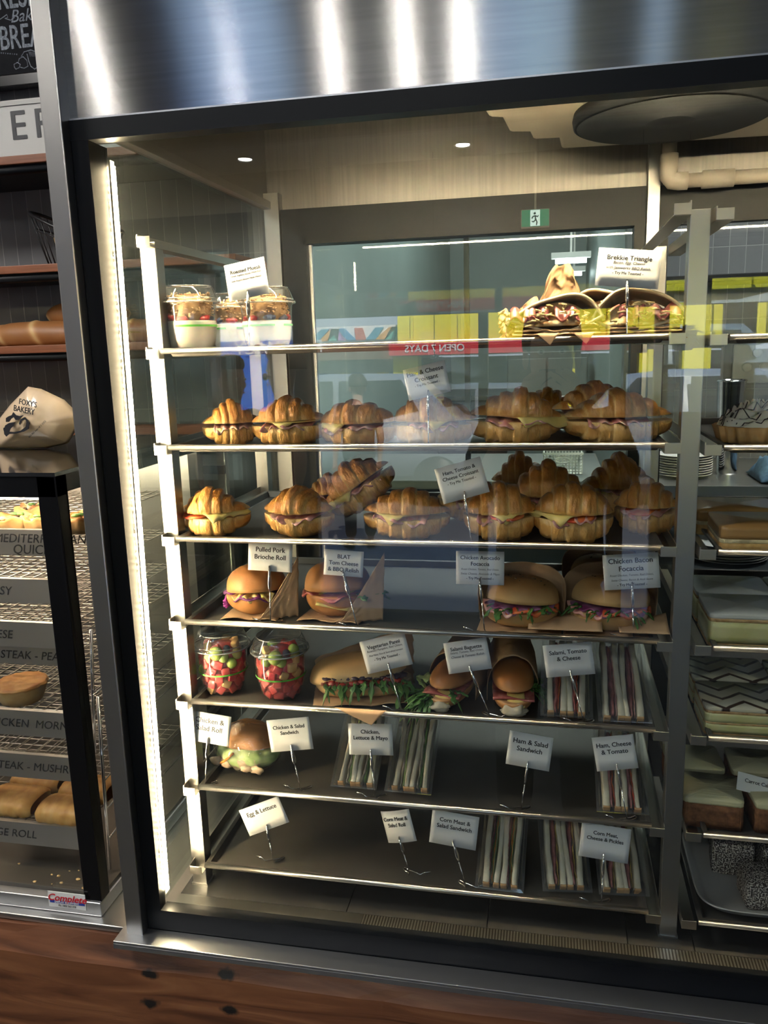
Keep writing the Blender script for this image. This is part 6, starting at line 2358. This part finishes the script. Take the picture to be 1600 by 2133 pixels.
m_.surf(mf, 40, 90, cv=True)
m_.build('meringue', mer, o)
m_ = MB()
rs = random.Random(3)
for k in range(12):
    ph = k * .5
    pts = []
    for j in range(22):
        t_ = j / 21 * 2 - 1
        xx, yy = .052 * t_, (k - 5.5) * .0085 + .006 * math.sin(t_ * 9 + ph)
        r_ = min(.99, math.hypot(xx, yy) / .0575)
        if math.hypot(xx, yy) > .0565:
            continue
        a = math.atan2(yy, xx)
        p = mf(r_, (a / (2 * PI)) % 1)
        pts.append((xx, yy, p[2] + .0008))
    if len(pts) > 2:
        m_.tube(pts, .0009, 5)
m_.build('chocolate_drizzle', M('dark_chocolate', (0.03, 0.012, 0.006), 0.35), o)


def slice_(x, y, r, W_, D_, layers, label, seed, rz=0, name='vanilla_slice', topfn=None, cat='slice', dz=0):
    o = thing(name, label, cat, (x, y, TZ[r] - .004 + dz), rz, group=None)
    z = 0.0
    for j, (nm, h, mt, rough) in enumerate(layers):
        def f(u, v, z=z, h=h, rough=rough, j=j):
            # rounded box loop: v round the perimeter in XY, u rises
            a = 2 * PI * v
            c, s_ = math.cos(a), math.sin(a)
            sq = lambda t_: (abs(t_) ** .16) * (1 if t_ > 0 else -1)
            k = [0, 1, 1, 1, 1, 0][min(5, int(u * 5.999))]
            zz = [0, 0, .33, .7, 1, 1][min(5, int(u * 5.999))]
            n_ = rough * fbm(v * 40, j * 3 + zz * 2, seed)
            return (W_ / 2 * sq(c) * k + n_ * c * k, D_ / 2 * sq(s_) * k + n_ * s_ * k, z + h * zz)
        MB().surf(f, 6, 120, cv=True).build(nm, mt, o)
        z += h
    return o, z


custard = M('custard', (0.62, 0.60, 0.28), 0.35, sss=.2, cols=[(0.3, (0.56, 0.54, 0.22)), (0.7, (0.70, 0.67, 0.36))], s=30, coat=.2)
puff = M('puff_layer', (0.55, 0.32, 0.12), 0.6, cols=[(0.3, (0.40, 0.20, 0.06)), (0.7, (0.70, 0.48, 0.24))], s=90, bump=.6, bs=120)
icing_w = M('white_icing', (0.66, 0.66, 0.62), 0.35, bump=.5, bs=12, bst=(1, 6, 1), cols=[(0.3, (0.62, 0.62, 0.58)), (0.7, (0.70, 0.70, 0.67))], s=20)
# feathered icing: chocolate lines dragged into points
fi, fnt, fb_ = _base('feathered_icing')
tc = fnt.nodes.new('ShaderNodeTexCoord')
wv = fnt.nodes.new('ShaderNodeTexWave')
wv.bands_direction = 'Y'
wv.inputs['Scale'].default_value = 9.5
wv.inputs['Distortion'].default_value = 0
sp = fnt.nodes.new('ShaderNodeSeparateXYZ')
fnt.links.new(tc.outputs['Object'], sp.inputs[0])
pp_ = fnt.nodes.new('ShaderNodeMath')
pp_.operation = 'PINGPONG'
pp_.inputs[1].default_value = .030
fnt.links.new(sp.outputs[0], pp_.inputs[0])
ml = fnt.nodes.new('ShaderNodeMath')
ml.operation = 'MULTIPLY_ADD'
ml.inputs[1].default_value = .9
fnt.links.new(pp_.outputs[0], ml.inputs[0])
fnt.links.new(sp.outputs[1], ml.inputs[2])
n3 = fnt.nodes.new('ShaderNodeTexNoise')
n3.inputs['Scale'].default_value = 18
fnt.links.new(tc.outputs['Object'], n3.inputs['Vector'])
m3 = fnt.nodes.new('ShaderNodeMath')
m3.operation = 'MULTIPLY_ADD'
m3.inputs[1].default_value = .016
fnt.links.new(n3.outputs['Fac'], m3.inputs[0])
fnt.links.new(ml.outputs[0], m3.inputs[2])
cb3 = fnt.nodes.new('ShaderNodeCombineXYZ')
fnt.links.new(m3.outputs[0], cb3.inputs[1])
fnt.links.new(cb3.outputs[0], wv.inputs['Vector'])
fnt.links.new(ramp(fnt, wv.outputs['Fac'], [(0.76, (0.66, 0.62, 0.48)), (0.90, (0.05, 0.025, 0.015))]), fb_.inputs['Base Color'])
fb_.inputs['Roughness'].default_value = 0.3

cx4 = [(place(1512, .16, 3), .155), (place(1512, .16, 3) + .118, .155), (place(1512, .16, 3), .262), (place(1512, .16, 3) + .118, .262)]
nm4 = ['white iced vanilla slice at the front left of its tray', 'white iced vanilla slice at the right picture edge, front', 'white iced vanilla slice behind the front left one', 'white iced vanilla slice behind, at the right picture edge']
VL = [('pastry_base', .005, puff, .0012), ('custard', .033, custard, .0008), ('pastry_lid', .005, puff, .0015), ('icing', .007, icing_w, .0005)]
for (x, y), lb, k in zip(cx4, nm4, range(4)):
    slice_(x + .022, y, 3, .114, .102, VL, lb, k)
VF = [('pastry_base', .004, puff, .001), ('custard_lower', .014, custard, .0008), ('pastry_middle', .003, puff, .0015), ('custard_upper', .014, custard, .0008), ('pastry_lid', .004, puff, .0012), ('feathered_icing', .005, fi, .0004)]
x5 = place(1510, .16, 4)
for k, (dx, y) in enumerate(((0, .155), (.124, .155), (0, .262), (.124, .262))):
    slice_(x5 + dx + .020, y, 4, .120, .102, VF, ['feather iced slice at the front left of its tray', 'feather iced slice at the right picture edge, front', 'feather iced slice behind the front left one', 'feather iced slice behind, at the right edge'][k], k + 9)
caramel = M('caramel_top', (0.42, 0.22, 0.07), 0.3, cols=[(0.3, (0.36, 0.17, 0.05)), (0.7, (0.52, 0.30, 0.11))], s=12, coat=.3)
sponge = M('golden_sponge', (0.60, 0.36, 0.12), 0.7, cols=[(0.3, (0.50, 0.27, 0.08)), (0.7, (0.72, 0.47, 0.18))], s=90, bump=.5, bs=120)
x3 = place(1560, .15, 2)
for k, (dx, y) in enumerate(((.012, .150), (.0, .270))):
    slice_(x3 + dx, y, 2, .125, .110, [('sponge_base', .016, sponge, .0012), ('cream_layer', .006, M_('pale_cream', (0.75, 0.62, 0.36)), .001), ('caramel_top', .018, caramel, .0008)],
           ['glossy caramel slice at the front of the third tray on the right', 'caramel slice behind the front one in shade'][k], k + 20, name='caramel_slice')
frost = M('cream_cheese_icing', (0.62, 0.58, 0.34), 0.5, bump=.8, bs=10, bst=(1, 9, 1), cols=[(0.60, (0.66, 0.62, 0.38)), (0.72, (0.40, 0.22, 0.08))], s=16)
carrotc = M('carrot_cake', (0.17, 0.065, 0.025), 0.85, cols=[(0.3, (0.11, 0.04, 0.015)), (0.7, (0.26, 0.11, 0.045))], s=110, bump=.8, bs=120)
x6 = place(1470, .16, 5)
for k, (dx, y, r0) in enumerate(((.0, .150, -4), (.100, .150, 3), (-.012, .245, 2), (.088, .245, -2))):
    slice_(x6 + dx + .004, y, 5, .088, .082, [('cake', .040, carrotc, .0018), ('icing', .009, frost, .0012)], ['iced carrot cake square at the front left beside the steel post', 'iced carrot cake square at the right picture edge, front',
           'iced carrot cake square behind the front left one', 'iced carrot cake square behind, right of the gap'][k], k + 30, rz=R(r0), name='carrot_cake')
# lamingtons on a white tray
x7 = place(1560, .17, 6)
o = thing('serving_tray', 'pale rounded serving tray holding the coconut lamingtons', 'tray', (x7 + .035, .214, TZ[6] - .0005))
m_ = MB()


def trf(u, v):
    a = 2 * PI * v
    c, s_ = math.cos(a), math.sin(a)
    sq = lambda t_: (abs(t_) ** .35) * (1 if t_ > 0 else -1)
    k, z = [(0, .002), (.86, .002), (.92, .004), (1.0, .016), (1.03, .017), (1.03, .015)][min(5, int(u * 5.999))]
    return (.120 * k * sq(c), .115 * k * sq(s_), z)


m_.surf(trf, 6, 96, cv=True)
m_.build('tray_body', M('tray_glaze', (0.55, 0.53, 0.50), 0.3), o, solid=.0018, off=-1)
coco = bpy.data.materials.new('coconut_chocolate')
coco.use_nodes = True
cn = coco.node_tree
cb_ = cn.nodes['Principled BSDF']
tc = cn.nodes.new('ShaderNodeTexCoord')
vr = cn.nodes.new('ShaderNodeTexNoise')
vr.inputs['Scale'].default_value = 400
vr.inputs['Detail'].default_value = 3
cn.links.new(tc.outputs['Object'], vr.inputs['Vector'])
cn.links.new(ramp(cn, vr.outputs['Fac'], [(0.42, (0.02, 0.014, 0.014)), (0.50, (0.16, 0.13, 0.12)), (0.58, (0.62, 0.58, 0.52))]), cb_.inputs['Base Color'])
cb_.inputs['Roughness'].default_value = .8
bp = cn.nodes.new('ShaderNodeBump')
bp.inputs['Strength'].default_value = 1
bp.inputs['Distance'].default_value = .002
cn.links.new(vr.outputs['Fac'], bp.inputs['Height'])
cn.links.new(bp.outputs[0], cb_.inputs['Normal'])
for k, (dx, dy, dz) in enumerate(((.0, -.060, 0), (.072, -.050, 0), (-.032, .022, .0), (.042, .026, 0), (-.025, .085, .0), (.050, .085, .0))):
    o = thing('lamington', ['coconut lamington at the front of the serving tray, brightest lit', 'coconut lamington at the front, cut by the right picture edge', 'coconut lamington behind, at the left side of the serving tray',
                            'coconut lamington behind, at the right side of the serving tray', 'shadowed coconut lamington at the back left of the serving tray', 'shadowed coconut lamington at the back right'][k], 'cake', (x7 + dx + .016, .212 + dy, TZ[6] + .0030 + dz), R([4, -3, -6, 5, 2, -4][k]))
    m_ = MB().box(-.033, .033, -.030, .030, 0, [.048, .048, .058, .056, .066, .066][k], bev=.006)
    m_.sm = [True] * len(m_.sm)
    m_.build('coated_sponge', coco, o)
# small sign at the right edge among the carrot cakes
q = at(1592, 1577, .12)
o = thing('price_sign', 'small white sign lying tilted among the carrot cakes at the right edge', 'sign', (q.x, .15, TZ[5] + .052), rot=(R(-35), R(12), 0))
MB().box(-.03, .035, -.001, 0, -.014, .014, bev=.0004).build('card', card_m, o)
text('Carrot Cake', .008, ink, o, (.002, -.0012, .003), bold=.01)
# ================================================================ FOOD LABELS ON WIRE STANDS
def label_stand(lines, cx, cy, wpx, hpx, roll, bx, by, r, y, label, loop='r', sub=None, tail=None, bend=0.0, yaw=0.0):
    """card centre pixel, size in pixels, roll in degrees (anticlockwise), wire foot pixel, tray row, depth"""
    z0 = TZ[r]
    foot = at(bx, by, y)
    fx = foot.x
    c = at(cx, cy, y + .004)
    dist = (c - CAM).dot(Vector((AX[2], AY[2], AZ[2])))
    W_, H_ = wpx * dist / FPX, hpx * dist / FPX
    o = thing('food_label_stand', label, 'label stand', (fx, y, z0))
    ro = R(roll)
    cc = Vector((c.x - fx, .004, c.z - z0))
    # card
    ce = bpy.data.objects.new('card_pivot', None)
    m_ = MB()
    nseg = 12
    m_.surf(lambda u, v: ((u - .5) * W_, bend * 4 * (u - .5) ** 2 - .0004, (v - .5) * H_), nseg, 4)
    rot = (R(-8), -ro, R(yaw))
    card = m_.build('card', card_m, o, loc=cc, rot=rot, solid=.0005)
    bpy.data.objects.remove(ce)
    Rm = card.rotation_euler.to_matrix()
    nl = len(lines)
    fs = min(H_ * (.235 if not sub else .20), W_ * 1.72 / max(max(len(l_) for l_ in lines), 8))
    for j, ln in enumerate(lines):
        zz = H_ * (.30 if sub else .24) - j * fs * 1.12 if nl > 1 else H_ * (.26 if sub else .22)
        text(ln, fs, ink, card, Vector((0, -.0008, zz)), name='lettering', bold=.022)
    zz0 = H_ * .30 - (nl - 1) * fs * 1.12 - fs * .55 - H_ * .07
    for j, ln in enumerate(sub or []):
        em = ln.startswith('-')
        text(ln, min(H_ * .105, W_ * 1.75 / len(ln)) * (1.0), ink if em else ink_g, card, (0, -.0008, zz0 - j * H_ * .135), name='small_print', shear=0 if em else .25, bold=.018 if em else .003)
    # wire: clip at the card's lower edge, stem down, loop and tail on the tray
    cb = cc + Rm @ Vector((0, -.003, -H_ * .30))
    cdn = Vector((0, -.003, .0022))
    d = (cdn - cb)
    mid = cb + d * .42
    m_ = MB()
    wr = .00115
    lx = 1 if loop == 'r' else -1
    pts = [mid, cb + d * .75, cb + d * .93 + Vector((0, .0, 0)), cdn + Vector((lx * .002, -.0, .0))]
    for k in range(1, 15):
        a = -PI / 2 + 2 * PI * k / 17
        pts.append(Vector((lx * (.002 + .0135 * math.sin(PI * k / 17) * 1.0 * math.cos(a * .25)), .002 + .024 * (k / 17) ** .8 * (1 if k < 10 else (17 - k) / 8 + .15), .0013)))
    pts += [Vector((-lx * .010, .006, .0013)), Vector((-lx * .017, .002, .0016)), Vector((-lx * .024, .006, .004)), Vector((-lx * .034, .006, .0065))]
    m_.tube(pts, wr, 6)
    m_.build('wire_base', chrome, o)
    # crocodile clip
    m_ = MB()
    dn = d.normalized()
    L_ = (mid - cb).length
    for sgn in (-1, 1):
        a0 = cb + Vector((0, sgn * .0008, 0))
        m_.tube([a0, cb + dn * L_ * .45 + Vector((0, sgn * .0018, 0)), cb + dn * L_ * .72 + Vector((0, sgn * .0030, 0)), cb + dn * L_ * .9 + Vector((0, sgn * .0022, 0)), mid + dn * .003], [.0013, .0021, .0027, .0020, .0014], 8)
    m_.build('crocodile_clip', chrome, o)
    return o


ls = label_stand
TM = '- Try Me Toasted -'
ls(['Roasted Muesli'], 514, 582, 90, 76, 9, 520, 708, 0, .098, 'Roasted Muesli label standing between the two muesli cups', sub=['Greek Yoghurt, Honey, Fresh Fruit', "with Foxy's House Made Muesli."])
ls(['Brekkie Triangle'], 1309, 559, 128, 78, -6, 1306, 694, 0, .094, 'Brekkie Triangle label standing in front of the tortilla wraps', sub=['Bacon, Egg, Cheese', 'with Jamworks BBQ Relish.', TM])
ls(['Ham & Cheese', 'Croissant'], 889, 793, 90, 66, 12, 893, 922, 1, .100, 'Ham and Cheese Croissant label among the croissants of the second tray', sub=[TM])
ls(['Ham, Tomato &', 'Cheese Croissant'], 962, 1001, 100, 76, 16, 983, 1122, 2, .100, 'Ham, Tomato and Cheese Croissant label tilted over the third tray', sub=[TM])
ls(['Pulled Pork', 'Brioche Roll'], 563, 1160, 96, 60, -2, 563, 1268, 3, .112, 'Pulled Pork Brioche Roll label at the left of the fourth tray')
ls(['BLAT', 'Tom Cheese', '& BBQ Relish'], 716, 1173, 84, 54, -3, 745, 1285, 3, .108, 'handwritten BLAT label in front of the second brioche roll')
ls(['Chicken Avocado', 'Focaccia'], 1000, 1183, 100, 70, 0, 1010, 1306, 3, .110, 'Chicken Avocado Focaccia label in the middle of the fourth tray', sub=['Roast Chicken, Tomato, Red Onion,', 'Swiss Cheese, Avocado & Mayo', TM])
ls(['Chicken Bacon', 'Focaccia'], 1315, 1190, 112, 74, 5, 1320, 1312, 3, .108, 'Chicken Bacon Focaccia label at the right of the fourth tray', sub=['Roast Chicken, Tomato, Red Onion,', 'Swiss Cheese, Bacon & Aioli Sauce', TM])
ls(['Vegetarian Panni'], 804, 1360, 100, 70, 16, 838, 1470, 4, .108, 'Vegetarian Panni label tilted above the panini', sub=['Roasted Pumpkin, Red Onion,', 'Pine Nuts, Feta & Semi-dried tomato', TM])
ls(['Salami Baguette'], 974, 1366, 92, 66, 11, 1022, 1474, 4, .108, 'Salami Baguette label leaning over the two baguettes', sub=['Salami, Tomato, Red Onion,', 'Cheese & Tomato Relish'], loop='l')
ls(['Salami, Tomato', '& Cheese'], 1185, 1374, 100, 68, 8, 1218, 1498, 4, .104, 'Salami, Tomato and Cheese label in front of the left salami pack')
ls(['Chicken &', 'Salad Roll'], 436, 1517, 92, 64, -6, 428, 1630, 5, .100, 'Chicken and Salad Roll label at the left end of the sixth tray')
ls(['Chicken & Salad', 'Sandwich'], 604, 1530, 94, 68, 9, 628, 1650, 5, .110, 'Chicken and Salad Sandwich label right of the wrapped roll')
ls(['Chicken,', 'Lettuce & Mayo'], 772, 1540, 94, 66, 3, 783, 1660, 5, .106, 'Chicken, Lettuce and Mayo label between the two pale chicken packs')
ls(['Ham & Salad', 'Sandwich'], 1103, 1564, 90, 72, -7, 1085, 1685, 5, .104, 'Ham and Salad Sandwich label standing alone on the sixth tray')
ls(['Ham, Cheese', '& Tomato'], 1281, 1568, 84, 72, 10, 1308, 1692, 5, .100, 'Ham, Cheese and Tomato label before the ham sandwich pack')
ls(['Egg & Lettuce'], 550, 1700, 98, 58, 25, 572, 1818, 6, .120, 'Egg and Lettuce label strongly tilted at the left of the lowest tray')
ls(['Corn Meat &', 'Salad Roll'], 828, 1722, 72, 66, 20, 855, 1825, 6, .125, 'Corn Meat and Salad Roll label with a curled card on the lowest tray', loop='l', bend=.004, yaw=-18)
ls(['Corn Meat &', 'Salad Sandwich'], 946, 1728, 98, 72, -6, 972, 1858, 6, .106, 'Corn Meat and Salad Sandwich label left of the colourful pack', loop='l')
ls(['Corn Meat,', 'Cheese & Pickles'], 1260, 1755, 100, 74, -5, 1252, 1895, 6, .098, 'Corn Meat, Cheese and Pickles label at the right of the lowest tray')
# ================================================================ SHARED GROUPS OF REPEATS
GR = {'filled_croissant': None, 'muesli_cup': 'muesli cups on the top tray', 'fruit_salad_cup': 'fruit salad cups on the fifth tray', 'brioche_roll': 'brioche rolls on the fourth tray',
      'focaccia_roll': 'focaccias on the fourth tray', 'filled_baguette': 'filled baguettes on the fifth tray', 'sandwich_pack': 'clear sandwich packs on the lower trays',
      'tortilla_triangle': 'tortilla triangles on the top tray', 'food_label_stand': 'food labels on wire stands', 'display_tray': 'steel trays in the two racks', 'rack_post': 'rack posts',
      'vanilla_slice': 'iced slices on the right trays', 'caramel_slice': 'caramel slices', 'carrot_cake': 'carrot cakes on the right tray', 'lamington': 'coconut lamingtons',
      'downlight': 'ceiling downlights', 'panel_light': 'ceiling panel lights', 'tube_light': 'tube lights in the kitchen', 'quiche': 'quiches on the top warmer rack', 'sausage_roll': 'sausage rolls',
      'warmer_rack': 'racks of the pie warmer', 'wall_shelf': 'timber wall shelves', 'bread_loaf': 'loaves on the lower wall shelf', 'parked_car': 'parked cars', 'hanging_plant': 'hanging plants',
      'paper_tip': 'paper tips over the top rail', 'paper_flap': 'paper flaps on the fourth tray', 'led_strip_light': 'LED strips of the case'}
for o_ in list(sc.objects):
    if o_.parent is None and 'label' in o_ and 'group' not in o_:
        k_ = o_.name.split('.')[0]
        if k_ in GR and GR[k_]:
            o_['group'] = GR[k_]
        elif k_ == 'filled_croissant':
            o_['group'] = 'croissants on the second tray' if o_.location.z > 1.33 else 'croissants on the third tray'
